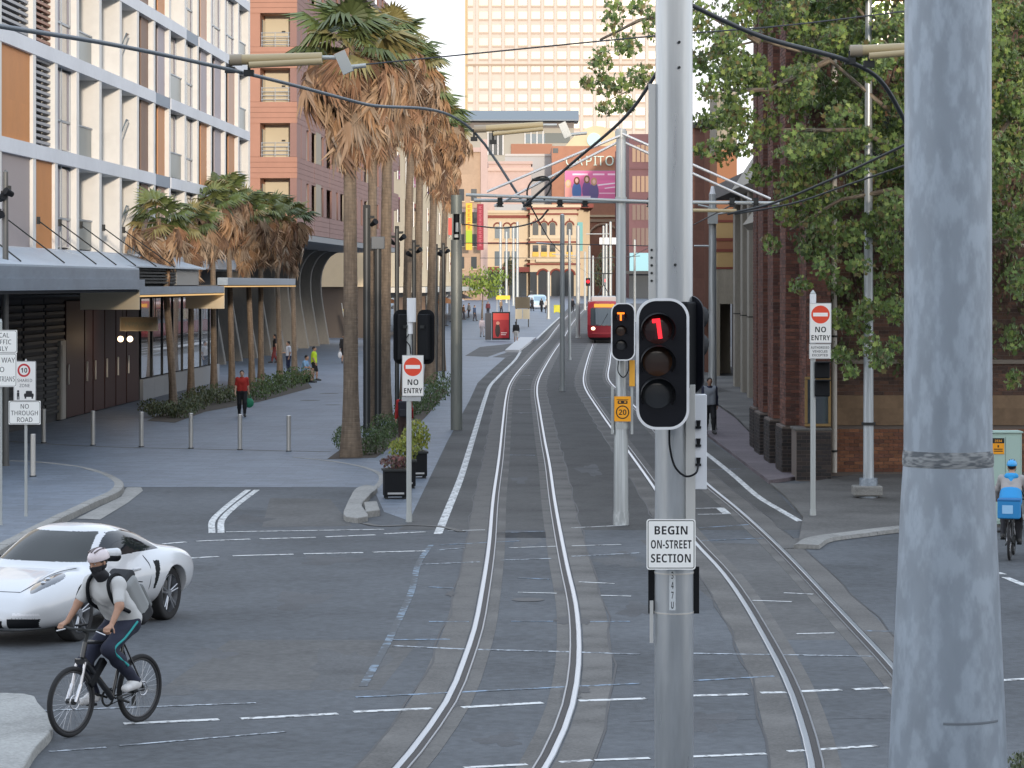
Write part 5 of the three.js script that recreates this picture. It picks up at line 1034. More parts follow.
function signalHead(t, w, h, lens, glyph, glyphMat, x = 0, y = 0, z = 0, turn = 0) {
  const hd = new THREE.Group(); hd.name = 'signal_head'; hd.position.set(x, y, z); hd.rotation.y = turn; t.add(hd);
  M('backboard', plate(w - 0.02, h - 0.02, w * 0.36, 0.02), blackGloss, hd);
  M('white_border', ringPlate(w, h, w * 0.38, 0.03, w * 0.05).translate(0, 0, -0.022), whitePaint, hd);
  M('housing', box(w * 0.62, h * 0.9, 0.16, 0, 0, -0.11, 0.02), black, hd);
  [1, 0, -1].forEach((k, i) => {
    const cy = k * h * 0.245 + h * 0.02, cx = -w * 0.1;
    M('lens', new THREE.SphereGeometry(lens, 24, 10, 0, 6.3, 0, 0.6).rotateX(Math.PI / 2).scale(1.75, 1.75, 0.5).translate(cx, cy, -lens * 0.36), [redLens, amberLens, whiteLens][i], hd);
    M('visor', visor(lens * 1.12, lens * 1.9).translate(cx, cy, 0.001), black, hd);
    if (!i) M('lit_symbol', glyph.clone().translate(cx, cy, 0.028), glyphMat, hd);
  });
  return hd;
}
const glyphBar = (pts, w) => merge(pts.map(([a, b]) => { const dx = b[0] - a[0], dy = b[1] - a[1], l = Math.hypot(dx, dy); return new RoundedBoxGeometry(l + w * 0.6, w, 0.01, 2, 0.004).rotateZ(Math.atan2(dy, dx)).translate((a[0] + b[0]) / 2, (a[1] + b[1]) / 2, 0); }));
const GT = (r) => glyphBar([[[-r * 0.6, r * 0.62], [r * 0.6, r * 0.62]], [[0, r * 0.62], [0, -r * 0.68]]], r * 0.34);
const GJ = (r) => glyphBar([[[-r * 0.32, r * 0.62], [r * 0.1, r * 0.66]], [[r * 0.04, r * 0.6], [r * 0.2, -r * 0.62]]], r * 0.32);
function signText(draw, w, h) { return mat('#ffffff', 0.45, { map: canvas(w, h, draw) }); }
const signBack = mat([0.45, 0.46, 0.47], 0.5, { metalness: 0.4 });
function words(lines, opt = {}) {
  const { w = 256, h = 256, border = 10, size = 60, font = 'bold', bg = '#f2f2ee', col = '#1a1a1c', gap = 1.15, squeeze = 0.86, top } = opt;
  return signText((x) => {
    x.fillStyle = bg; x.fillRect(0, 0, w, h); x.strokeStyle = col; x.lineWidth = border * 0.5; if (border) { x.beginPath(); x.roundRect(border, border, w - 2 * border, h - 2 * border, 18); x.stroke(); }
    x.fillStyle = col; x.textAlign = 'center'; x.font = `${font} ${size}px sans-serif`;
    lines.forEach((l, i) => x.fillText(l, w / 2, (top ?? (h - lines.length * size * gap) / 2 + size * 0.95) + i * size * gap, w * squeeze));
  }, w, h);
}
function signPlate(t, w, h, r, m, x, y, z, name = 'sign_face') { M(name, printed(w, h, r, 0.0035).translate(x, y, z), m, M('sign_plate', plate(w, h, r, 0.004).translate(x, y, z), signBack, t)); }

{ // near tram signal pole
  const d = 23, k = d / FOC, p = V((674 - 512) * k, 0, -d), t = thing('signal_pole', 'thick grey tram signal pole in the foreground with large signal head', 'pole', p);
  const X = px => (px - 674) * k, Y = py => EYE - (py - HOR) * k;
  const R = 18.9 * k;
  M('shaft', new THREE.LatheGeometry([[0.0, 0], [R * 1.03, 0.001], [R * 1.03, 2], [R, 4], [R * 0.98, 9], [R * 0.95, 12], [0, 12]].map(q => new THREE.Vector2(...q)), 40), mat([0.6, 0.63, 0.65], 0.36, { metalness: 0.75, roughnessMap: tex(256, (u, v) => 0.7 + 0.3 * fA(u, v), false, [1, 2]), map: tex(256, (u, v) => 0.86 + 0.2 * (fA(u, v) - 0.5) + 0.16 * (fC(u, v) - 0.5), true, [1, 2]) }), t);
  for (const [px, py] of [[678, 44], [678, 69], [674, 265]]) M('bolt', cyl(0.012, 0.012, 0.02).rotateX(Math.PI / 2).translate(X(px), Y(py), R * 0.98), darkPost, t);
  // perforated channel on the left
  const ch = M('mounting_channel', bxx(X(648.5), X(655.5), Y(310), Y(84), -0.02, 0.03), mat([0.55, 0.55, 0.53], 0.45, { metalness: 0.3 }), t);
  for (let i = 0; i < 5; i++) M('channel_hole', cyl(0.011, 0.011, 0.004).rotateX(Math.PI / 2).translate(X(651.5), Y(250 + i * 7.7), 0.031), darkPost, ch);
  signalHead(t, 52 * k, 129 * k, 0.125, GJ(0.11), ledRed, X(660), Y(362.5), R + 0.26);
  M('head_bracket', [box(0.06, 0.05, 0.3, X(668), Y(315), R + 0.1), box(0.06, 0.05, 0.3, X(668), Y(412), R + 0.1)], darkPost, t);
  // signal facing the other way on the right
  const bk = new THREE.Group(); bk.name = 'side_signal'; t.add(bk); bk.position.set(X(687.5), Y(345), 0.0); bk.rotation.y = 2.5;
  M('backboard', plate(0.34, 0.84, 0.14, 0.02), blackGloss, bk); M('housing', box(0.22, 0.74, 0.16, 0, 0, -0.1, 0.02), black, bk); M('visor', [visor(0.12, 0.2).translate(0, 0.22, 0), visor(0.12, 0.2).translate(0, -0.02, 0)], black, bk);
  // channel, junction box, cable
  M('mounting_channel', bxx(X(684.5), X(694), Y(524), Y(384), R * 0.75, R * 0.75 + 0.05, 0.005), mat([0.5, 0.5, 0.48], 0.5, { metalness: 0.3 }), t);
  const jb = M('junction_box', bxx(X(693), X(705.5), Y(488), Y(394), -0.02, 0.16, 0.006), mat([0.62, 0.64, 0.67], 0.45), t);
  for (const y of [424, 442, 461]) M('cable_gland', [cyl(0.013, 0.02, 0.06, X(697), Y(y) - 0.02, 0.175), cyl(0.024, 0.024, 0.02, X(697), Y(y) - 0.03, 0.175)], black, jb);
  M('cable', tube([[X(667), Y(426), R + 0.18], [X(668), Y(446), R + 0.13], [X(674), Y(466), R + 0.1], [X(684), Y(474), R + 0.12], [X(693), Y(471), R + 0.14], [X(697), Y(462), 0.18]], 0.009, 8, 40), black, t);
  signPlate(t, 48.5 * k, 50 * k, 0.025, words(['BEGIN', 'ON-STREET', 'SECTION'], { w: 512, h: 512, size: 118, border: 16, font: 'bold', gap: 1.2, squeeze: 0.84 }), X(669.3), Y(541.5), R + 0.09);
  M('rear_board', bxx(X(648.5), X(699.5), Y(614), Y(567), -0.05, -0.03), black, t);
  M('strap', [cyl(R * 1.05, R * 1.05, 0.012, 0, Y(573), 0, 36), cyl(R * 1.05, R * 1.05, 0.012, 0, Y(612.5), 0, 36)], stainless, t);
  M('strap_tail', bxx(X(649.5), X(653), Y(642), Y(600), 0.04, 0.06), mat([0.5, 0.5, 0.48], 0.5), t);
  const numW = 0.1, num = new THREE.CylinderGeometry(R * 1.034, R * 1.034, 0.34, 12, 1, true, -0.3, 0.32).translate(0, Y(588), 0);
  M('pole_number', num, new THREE.MeshStandardMaterial({ roughness: 0.5, color: 0xffffff, side: THREE.DoubleSide, map: canvas(110, 340, (x, w, h) => { x.fillStyle = '#c3c8ca'; x.fillRect(0, 0, w, h); x.fillStyle = '#2c2f32'; x.font = 'bold 82px sans-serif'; x.textAlign = 'center'; ['3', '4', '7', 'U'].forEach((c, i) => x.fillText(c, w / 2, 74 + i * 84)); }) }), t);
}
{ // galvanised street pole at the right, very near
  const d = 8.6, k = d / FOC, t = thing('lamp_pole', 'mottled galvanised street pole very near at the right edge', 'pole', [(948 - 512) * k, 0, -d]);
  const Y = py => EYE - (py - HOR) * k, r = w => w * k / 2;
  const prof = [[r(176), 0], [r(152), Y(1300)], [r(118), Y(768)], [r(103), Y(600)], [r(94), Y(500)], [r(89), Y(462)], [r(88), Y(445)], [r(87), Y(300)], [r(86), Y(0)], [r(80), Y(-400)], [0, Y(-400) + 0.01]];
  const g = new THREE.LatheGeometry(prof.map(q => new THREE.Vector2(...q)), 48); { const u = g.attributes.uv, p = g.attributes.position; for (let i = 0; i < u.count; i++) u.setY(i, p.getY(i)); }
  M('shaft', g, galvBlue, t);
  M('weld_band', new THREE.LatheGeometry([[r(89.8), Y(466)], [r(91), Y(463)], [r(90.6), Y(456)], [r(88.6), Y(450)]].map(q => new THREE.Vector2(...q)), 48), mat([1, 1, 1], 0.7, { map: tex([256, 32], (u, v) => mix3([0.09, 0.1, 0.11], [0.27, 0.28, 0.28], smooth(0.3, 0.7, fC(u, v * 0.3))), true, [1, 1]) }), t);
  M('seam', new THREE.LatheGeometry([[r(114.2), Y(716)], [r(114.6), Y(714.5)], [r(114), Y(713.6)]].map(q => new THREE.Vector2(...q)), 48, 2.9 - Math.PI, 1.1), mat([0.14, 0.16, 0.18], 0.6), t);
}
{ // second tram signal pole with the cantilever
  const d = 52.7, k = d / FOC, t = thing('catenary_pole', 'tram signal pole with red T light, speed plate and overhead cantilever', 'pole', [(621 - 512) * k, 0, -d]);
  const X = px => (px - 621) * k, Y = py => EYE - (py - HOR) * k;
  M('shaft', new THREE.LatheGeometry([[8 * k, 0], [8 * k, 0.2], [7.3 * k, 0.3], [7 * k, Y(410)], [5.2 * k, Y(385)], [4.8 * k, Y(129)], [0, Y(128)]].map(q => new THREE.Vector2(...q)), 24), galvPole, t);
  signalHead(t, 24 * k, 57.5 * k, 0.1, GT(0.1), ledOrange, X(622.5), Y(331.5), 0.32);
  M('head_bracket', box(0.05, 0.8, 0.2, 0, Y(331), 0.17), darkPost, t);
  M('cable', tube([[X(618), Y(360), 0.2], [X(618), Y(372), 0.2], [X(623), Y(377), 0.22], [X(628), Y(370), 0.2], [X(628), Y(360), 0.2]], 0.012, 6, 30), black, t);
  signPlate(t, 16.5 * k, 25 * k, 0.01, signText((x) => { x.fillStyle = '#f0a21c'; x.fillRect(0, 0, 200, 300); x.fillStyle = '#2a2016'; x.strokeStyle = '#2a2016'; x.lineWidth = 14; x.beginPath(); x.arc(100, 190, 74, 0, 7); x.stroke(); x.font = 'bold 90px sans-serif'; x.textAlign = 'center'; x.fillText('20', 100, 222); x.beginPath(); x.roundRect(40, 50, 120, 40, 12); x.fill(); x.fillRect(30, 36, 140, 8); x.fillStyle = '#f0a21c'; x.fillRect(56, 60, 24, 16); x.fillRect(120, 60, 24, 16); }, 200, 300), X(622.2), Y(408.5), 0.17);
  M('sign_rail', [bxx(X(611), X(613.5), Y(434), Y(386), 0.02, 0.1), bxx(X(630.5), X(633), Y(434), Y(386), 0.02, 0.1)], poleGrey, t);
  M('side_plate', bxx(X(629), X(634.5), Y(386), Y(360), 0.12, 0.14), mat([0.75, 0.36, 0.03], 0.5), t);
  for (const [r, h, y] of [[7.6, 0.1, Y(408) - 0.4], [6, 0.1, Y(202)], [6, 0.14, Y(138)]]) M('clamp', cyl(r * k, r * k, h, 0, y, 0), poleGrey, t);
  // cantilever frame: twin booms and stay rods
  M('boom', bar([X(466), Y(195), 0.14], [X(652), Y(202), 0.14], 0.032, 0.032, 10), poleGrey, t);
  M('boom', bar([X(474), Y(200), -0.16], [X(780), Y(203), -0.16], 0.036, 0.036, 10), poleGrey, t);
  M('boom', bar([X(690), Y(210.5), 0.1], [X(736), Y(211), 0.1], 0.035, 0.035, 8), fibre, t);
  M('stay_rod', bar([X(620), Y(136), 0.1], [X(487), Y(192), 0.1], 0.025), mat([0.6, 0.6, 0.6], 0.4, { metalness: 0.4 }), t);
  M('stay_rod', bar([X(620), Y(141), -0.1], [X(494), Y(206), -0.1], 0.025), mat([0.6, 0.6, 0.6], 0.4, { metalness: 0.4 }), t);
  M('stay_rod', bar([X(622), Y(134), 0.1], [X(770), Y(199), 0.1], 0.025), mat([0.6, 0.6, 0.6], 0.4, { metalness: 0.4 }), t);
  M('stay_rod', bar([X(622), Y(141), -0.1], [X(752), Y(200), -0.1], 0.025), mat([0.6, 0.6, 0.6], 0.4, { metalness: 0.4 }), t);
  for (const px of [500, 529, 560, 585, 650, 732, 756]) M('insulator', [cyl(0.05, 0.05, 0.16, X(px), Y(206), 0), cyl(0.07, 0.07, 0.02, X(px), Y(204), 0), cyl(0.07, 0.07, 0.02, X(px), Y(207), 0), bar([X(px), Y(206), 0.14], [X(px), Y(206), -0.16], 0.02)], darkPost, t);
  M('registration_arm', [tube([[X(530), Y(204), 0], [X(527), Y(192), 0], [X(533), Y(180), 0], [X(546), Y(177), 0], [X(551), Y(185), 0], [X(544), Y(200), 0]], 0.02, 6, 24), bar([X(532), Y(180), 0], [X(549), Y(179), 0], 0.03)], darkPost, t);
}
function simplePole(name, label, px, py, top, wpx, m, cat = 'pole', extra, group, taper = 0.85) {
  const b = G(px, py), d = -b.z, k = d / FOC, t = thing(name, label, cat, b, 0, group), H = EYE - (top - HOR) * k - b.y;
  M('shaft', cyl(wpx * k / 2, wpx * k / 2 * taper, H, 0, 0, 0, 16), m, t); M('base_collar', cyl(wpx * k * 0.62, wpx * k * 0.56, 0.18, 0, 0, 0, 16), m, t); M('cap', cyl(wpx * k * 0.5 * taper, 0.01, 0.06, 0, H, 0, 16), m, t);
  extra?.(t, px0 => (px0 - px) * k, py0 => EYE - (py0 - HOR) * k - b.y, k);
  return t;
}
{ // pole with the dark cutout at its top
  const px = 456.5, d = gd(430), k = d / FOC, t = thing('catenary_pole', 'green grey pole with dark square cutout left of the tram tracks', 'pole', G(px, 430)), Y = py => EYE - (py - HOR) * k, R = 5.6 * k;
  M('shaft', cyl(R * 1.05, R, Y(240), 0, 0, 0, 24), mat([1, 1, 1], 0.45, { metalness: 0.3, map: streakTex([0.26, 0.27, 0.24], 601, [1, 1], 0.3) }), t);
  M('shaft_top', cyl(R, R * 0.98, Y(195) - Y(214), 0, Y(214), 0, 24), poleGreen, t);
  M('cutout_core', cyl(R * 0.55, R * 0.55, Y(214) - Y(240), 0, Y(240), 0, 12), black, t);
  for (const a of [0.6, 2.5, 3.9, 5.5]) M('cutout_post', box(0.05, Y(214) - Y(240), 0.05, Math.cos(a) * R * 0.85, (Y(214) + Y(240)) / 2, Math.sin(a) * R * 0.85), poleGreen, t);
  M('cutout_fitting', [cyl(0.06, 0.05, 0.3, 0.02, Y(232), R * 0.6), box(0.12, 0.1, 0.06, 0, Y(236), R * 0.7)], poleGrey, t);
}
simplePole('catenary_pole', 'grey pole with overhead bracket beside the person in the vest', 712.5, 433, 194, 8.5, galvPole, 'pole', (t, X, Y) => { M('bracket', [box(0.3, 0.5, 0.3, 0, Y(216), 0.12), bar([0, Y(208), 0], [X(698), Y(205), 0], 0.03), bar([0, Y(215), 0], [X(730), Y(212), 0], 0.03), bar([0, Y(246), 0], [X(694), Y(246), 0], 0.03)], poleGrey, t); M('insulator', cyl(0.1, 0.04, 0.25, 0, Y(194), 0), whitePaint, t); });
simplePole('street_pole', 'slim pale pole on a concrete block before the brick wall', 868.5, 500, -60, 11, galv([0.38, 0.41, 0.43], [1, 0.4], 3301), 'pole', (t, X, Y, k) => { M('sleeve', cyl(9.5 * k, 9 * k, Y(478) - Y(500), 0, 0, 0, 16), galvBlue, t); M('footing', box(29 * k, 0.22, 0.5, X(867), 0.11 + 0.1, 0, 0.04), concrete, t); M('band', cyl(7 * k, 7 * k, 0.06, 0, Y(425), 0), darkPost, t); }, undefined, 0.55);
// centre and far catenary poles
[[562.3, 391, 215, 5.2, 'nearest slim catenary pole between the two tram tracks'], [569.5, 360, 230, 3, 'second slim catenary pole between the tracks, left of the tram'], [578, 338, 226, 4.4, 'catenary pole between the tracks just left of the red tram'], [548.5, 319, 272, 3.4, 'short pole left of the tracks near the blue van'], [500.5, 306, 222, 2.8, 'first thin pole in front of the yellow wing'], [506.5, 303, 232, 2.4, 'second thin pole in front of the yellow wing'], [513.5, 306, 226, 2.6, 'third thin pole in front of the yellow wing'], [517.5, 305, 222, 2.8, 'fourth thin pole in front of the yellow wing'], [585, 310, 252, 2.4, 'thin pole left of the brick theatre arch'], [589.5, 308, 246, 2.6, 'second thin pole left of the brick theatre arch'], [593, 306, 256, 2.2, 'third thin pole left of the brick theatre arch'], [603.5, 310, 226, 2.4, 'left pole of the three tall ones above the tram'], [606.5, 308, 224, 2.4, 'middle pole of the three tall ones above the tram'], [610.5, 312, 222, 3, 'right pole of the three tall ones above the tram'], [634.7, 322, 240, 2.6, 'thin white pole by the pale blue banner']]
  .forEach(([px, py, top, w, lab]) => simplePole('catenary_pole', lab, px, py, top, w, poleGrey, 'pole', (t, X, Y) => { if (w > 4) M('arm', bar([0, Y(top + 30), 0], [X(px - 26), Y(top + 28), 0], 0.04), poleGrey, t); if (px === 610.5) M('arm', bar([0, Y(234), 0], [X(586), Y(234), 0], 0.06), poleGrey, t); if (px === 606.5) M('signal_board', box(2.6, 0.9, 0.1, X(609), Y(241), 0.3), whitePaint, t); }, 'catenary poles along the tram line'));
// dark masts among the tall palms, with floodlights
[[366.8, 433, 205, 7, 'nearest dark square mast among the tall palms'], [378, 429, 246, 6.5, 'second dark mast, topped by a grey box'], [397, 416, 226, 4.2, 'third dark mast with floodlight among the tall palms'], [414, 402, 240, 4, 'fourth dark mast with floodlight among the tall palms'], [436, 380, 244, 3.6, 'fifth dark mast with floodlight among the tall palms'], [443.3, 378, 243, 3.2, 'thin dark lamp mast left of the cutout pole']]
  .forEach(([px, py, top, w, lab], i) => {
    const b = G(px, py), d = -b.z, k = d / FOC, t = thing('light_mast', lab, 'mast', b, 0, 'dark light masts among the palms'), H = EYE - (top - HOR) * k;
    M('shaft', boxUV(box(w * k, H, w * k, 0, H / 2, 0, 0.02)), darkPost, t); M('face_groove', bxx(-w * k * 0.12, w * k * 0.12, 0.1, H - 0.1, w * k / 2 + 0.002, w * k / 2 + 0.012), mat([0.11, 0.115, 0.115], 0.5), t);
    if (i === 1) M('top_box', box(0.42, 0.4, 0.3, 0, H + 0.1, 0, 0.02), mat([0.1, 0.115, 0.13], 0.5), t);
    else for (const [sx, sy] of i === 0 ? [[0.16, -0.5]] : [[0.14, -0.35], [-0.12, -0.5]]) { const f = M('floodlight', new THREE.CylinderGeometry(0.1, 0.06, 0.26, 14).rotateX(1.1).rotateY(sx > 0 ? 0.7 : -0.7).translate(sx * 1.4, H + sy - 0.08, 0.22), black, t); M('yoke', [bar([0, H + sy + 0.1, 0], [sx * 1.3, H + sy + 0.1, 0.15], 0.03), box(0.18, 0.08, 0.1, sx, H + sy + 0.12, 0.12)], darkPost, f); }
  });
// lamp post at the far left
simplePole('lamp_post', 'dark grey lamp post with spotlights at the left edge', 5.5, 471, 172, 7.5, mat([0.12, 0.12, 0.115], 0.5, { metalness: 0.3 }), 'lamp', (t, X, Y, k) => { for (const [px, py, a] of [[3, 198, 0.6], [10, 193, -0.7], [0, 216, 0.9]]) { const f = M('spotlight', new THREE.CylinderGeometry(0.1, 0.07, 0.24, 14).rotateX(1.2).rotateY(a).translate(X(px), Y(py), 0.16), black, t); M('yoke', box(0.07, 0.2, 0.12, X(px), Y(py) + 0.08, 0.06), darkPost, f); } }, undefined, 0.72);

// no entry sign, left, with the backs of two signal heads and an aerial
function noEntry(lower) { return signText((x) => { x.fillStyle = '#e9e6e0'; x.fillRect(0, 0, 256, 480); x.fillStyle = '#e0472a'; x.beginPath(); x.arc(128, 138, 108, 0, 7); x.fill(); x.fillStyle = '#f0ece6'; x.fillRect(42, 116, 172, 44); x.fillStyle = '#222'; x.textAlign = 'center'; x.font = 'bold 92px sans-serif'; x.fillText('NO', 128, 350); x.font = 'bold 84px sans-serif'; x.fillText('ENTRY', 128, 446, 226); x.strokeStyle = '#bbb'; x.lineWidth = 8; x.strokeRect(4, 4, 248, 472); }, 256, 480); }
simplePole('sign_post', 'no entry sign on a pale post in front of the planters', 409, 522, 325, 5.2, poleGrey, 'sign', (t, X, Y, k) => {
  signPlate(t, 21.5 * k, 41 * k, 0.01, noEntry(), X(413), Y(375.5), 0.07);
  M('aerial', [cyl(4.6 * k, 4.6 * k, Y(298) - Y(322), X(411.5), Y(322), 0, 18), cyl(3 * k, 3 * k, Y(322) - Y(334), X(410), Y(334), 0, 12)], whitePaint, t);
  for (const [px, tilt] of [[402, 0.35], [425.5, -0.35]]) { const s = new THREE.Group(); s.name = 'signal_head'; s.position.set(X(px), Y(337), -0.12); s.rotation.y = tilt; t.add(s); M('backboard', plate(0.36, 1.08, 0.14, 0.02), black, s); M('housing', box(0.22, 0.9, 0.16, 0, 0, 0.08, 0.02), black, s); M('bracket', box(0.08, 0.06, 0.2, 0, 0.2, 0.1), darkPost, s); }
  M('lower_plate', bxx(X(402), X(421), Y(401), Y(396.5), 0.03, 0.05), signBack, t);
  M('cable', tube([[X(409), Y(334), 0.05], [X(406), Y(340), 0.08], [X(410), Y(346), 0.06], [X(411), Y(354), 0.05]], 0.01, 5, 16), black, t);
}, undefined, 1);
simplePole('sign_post', 'no entry sign with small plate and pedestrian lantern before the brick pier', 813, 518, 293, 5.4, poleGrey, 'sign', (t, X, Y, k) => {
  signPlate(t, 21.8 * k, 40 * k, 0.01, noEntry(), X(820), Y(323), 0.08);
  signPlate(t, 21.8 * k, 15 * k, 0.01, words(['AUTHORISED', 'VEHICLES', 'EXCEPTED'], { w: 300, h: 206, size: 46, border: 6, bg: '#d9d8d4', col: '#4a4a4a' }), X(819.6), Y(351.2), 0.08);
  M('lantern', [box(0.3, 0.34, 0.22, X(822), Y(370), 0, 0.03), box(0.3, 0.34, 0.22, X(822), Y(388), 0, 0.03)], black, t); M('lantern_visor', [box(0.3, 0.02, 0.2, X(822), Y(362), 0.2), box(0.3, 0.02, 0.2, X(822), Y(380), 0.2)], black, t);
  M('post_cap', cyl(3.2 * k, 3.2 * k, 0.18, 0, Y(303), 0), whitePaint, t);
}, undefined, 1);
simplePole('sign_post', 'shared zone and no through road signs on a thin post at the left', 26, 523, 362, 3, poleGrey, 'sign', (t, X, Y, k) => {
  signPlate(t, 22.5 * k, 40 * k, 0.015, signText((x) => { x.fillStyle = '#eceae6'; x.fillRect(0, 0, 300, 520); x.strokeStyle = '#999'; x.lineWidth = 8; x.strokeRect(6, 6, 288, 508); x.strokeStyle = '#c22a30'; x.lineWidth = 24; x.beginPath(); x.arc(140, 120, 74, 0, 7); x.stroke(); x.fillStyle = '#2a2a2e'; x.textAlign = 'center'; x.font = 'bold 86px sans-serif'; x.fillText('10', 140, 150); x.font = '56px sans-serif'; x.fillText('SHARED', 150, 272, 250); x.fillText('ZONE', 150, 338);
    x.beginPath(); x.arc(62, 392, 15, 0, 7); x.fill(); x.fillRect(46, 408, 32, 52); x.fillRect(46, 456, 13, 44); x.fillRect(66, 456, 13, 44); x.beginPath(); x.roundRect(140, 420, 130, 46, 14); x.fill(); x.beginPath(); x.roundRect(164, 386, 84, 44, 14); x.fill(); x.fillRect(148, 462, 22, 26); x.fillRect(240, 462, 22, 26); }, 300, 520), X(25.3), Y(381), 0.06);
  signPlate(t, 32 * k, 23.5 * k, 0.015, words(['NO', 'THROUGH', 'ROAD'], { w: 320, h: 236, size: 62, border: 8, gap: 1.08, font: 'normal' }), X(25.2), Y(412.5), 0.06);
}, undefined, 1);
simplePole('sign_post', 'local traffic and give way signs on a post cut by the left edge', 0.8, 532, 322, 3, poleGrey, 'sign', (t, X, Y, k) => {
  signPlate(t, 34 * k, 23 * k, 0.015, words(['LOCAL', 'TRAFFIC', 'ONLY'], { w: 340, h: 230, size: 62, border: 8, gap: 1.08, font: 'normal' }), 0, Y(341.5), 0.06);
  signPlate(t, 33 * k, 33.5 * k, 0.015, words(['GIVE WAY', 'TO', 'PEDESTRIANS'], { w: 330, h: 336, size: 70, border: 8, gap: 1.35, font: 'normal', squeeze: 0.9 }), 0, Y(370), 0.06);
}, undefined, 1);
// bollards
{
  const lab = ['leftmost of the row of five steel bollards', 'second steel bollard from the left in the row', 'middle steel bollard of the row of five', 'fourth steel bollard, in front of the red shirted person', 'rightmost steel bollard of the row of five', 'steel bollard on the kerbed path beside the shared zone sign', 'steel bollard behind the shared zone sign'];
  let first;
  [[93, 445.5], [141.5, 447], [191, 448.5], [240, 450], [288.7, 451.5], [33, 482], [43.7, 443]].forEach(([px, py], i) => {
    const p = G(px, py, i === 5 ? 0.13 : 0);
    if (first) copyOf(first, lab[i], p, 0); else { first = thing('bollard', lab[0], 'bollard', p, 0, 'stainless steel bollards'); M('tube', cyl(0.062, 0.062, 1.0, 0, 0, 0, 20), stainless, first); M('domed_cap', new THREE.SphereGeometry(0.062, 20, 6, 0, 6.3, 0, 1.57).scale(1, 0.25, 1).translate(0, 1, 0), stainless, first); M('base_ring', cyl(0.085, 0.08, 0.025, 0, 0, 0, 20), darkPost, first); }
  });
}
// planters
{
  const mk = (px, py, lab, pal, h, n) => { const p = G(px, py), t = thing('planter', lab, 'planter', p, 0.12, 'black planter boxes'); M('tub', [box(0.5, 0.56, 0.5, 0, 0.34, 0, 0.015)], black, t); M('rim', box(0.56, 0.05, 0.56, 0, 0.63, 0, 0.01), darkPost, t); M('label_strip', bxx(-0.18, 0.18, 0.11, 0.15, 0.252, 0.258), mat([0.4, 0.4, 0.4], 0.5), t); for (const [x, z] of [[-0.2, 0.2], [0.2, 0.2], [-0.2, -0.2], [0.2, -0.2]]) M('foot', cyl(0.03, 0.03, 0.07, x, 0, z), darkPost, t); M('soil', box(0.44, 0.04, 0.44, 0, 0.64, 0), mat([0.05, 0.04, 0.03], 0.9), t); M('plant', leafCloud([[V(0, 0.68 + h * 0.45, 0), [0.36, h * 0.6, 0.34], n * 2]], smallLeaf, 0.085, pal), leafMat, t).userData.kind = 'stuff'; };
  mk(395, 498.5, 'black planter box with reddish plants, nearest to the camera', [[0.14, 0.07, 0.06], [0.1, 0.05, 0.05], [0.09, 0.08, 0.04], [0.2, 0.07, 0.06]], 0.26, 150);
  mk(404, 488, 'middle black planter box with lime green plants', palLime, 0.5, 260); mk(416, 478, 'rear black planter box with tall lime green plants', palLime, 0.7, 360);
}
// wires
const wire = (name, label, pts, r, m = cableMat) => single(name, label, 'cable', tube(pts.map(([x, y, d]) => W(x, y, d)), r, 6, 60), m);
wire('feeder_cable', 'thick overhead cable sloping from upper left to the cantilever', [[-14, 24, 26], [120, 46, 31], [240, 72, 36], [360, 103, 44], [478, 136, 52.4], [524, 204, 52.9]], 0.026, mat([0.09, 0.11, 0.13], 0.5));
wire('feeder_cable', 'black cable rising right from the cantilever to the foreground pole', [[524, 206, 52.8], [570, 165, 48], [626, 116, 42], [665, 60, 36]], 0.027);
wire('feeder_cable', 'thick black cable crossing the plane tree from upper centre', [[672, -4, 30], [760, 36, 32], [850, 62, 34], [878, 78, 34.5], [915, 140, 36]], 0.03);
wire('contact_wire', 'thin wire across the top from tower to plane tree', [[350, 66, 38], [480, 53, 38], [655, 36, 38], [780, 26, 38], [915, 10, 38]], 0.012, wireMat);
wire('feeder_cable', 'upper of two black cables right of the banded tower', [[728, 214, 52.6], [770, 204, 51], [830, 180, 48], [915, 140, 44]], 0.024);
wire('feeder_cable', 'lower of two black cables right of the banded tower', [[735, 214, 52.6], [790, 204, 51], [850, 184, 48], [915, 162, 45]], 0.018);
wire('contact_wire', 'curved contact wire below the cantilever', [[462, 224, 87], [500, 228, 75], [535, 222, 62], [548, 210, 53]], 0.02);
wire('span_wire', 'thin level span wire in front of the yellow building', [[462, 243, 110], [520, 243.5, 110], [560, 244, 112], [655, 246, 112]], 0.02, wireMat);
wire('span_wire', 'lower thin span wire in front of the yellow building', [[480, 258, 240], [540, 258, 240], [600, 258, 240], [640, 256, 240]], 0.03, wireMat);
wire('contact_wire', 'long contact wire running down the left track', [[530, 205, 53], [552, 243, 110], [572, 262, 220], [590, 275, 380]], 0.016, wireMat);
wire('contact_wire', 'long contact wire running down the right track', [[732, 205, 53], [660, 242, 110], [622, 262, 210], [606, 274, 380]], 0.016, wireMat);
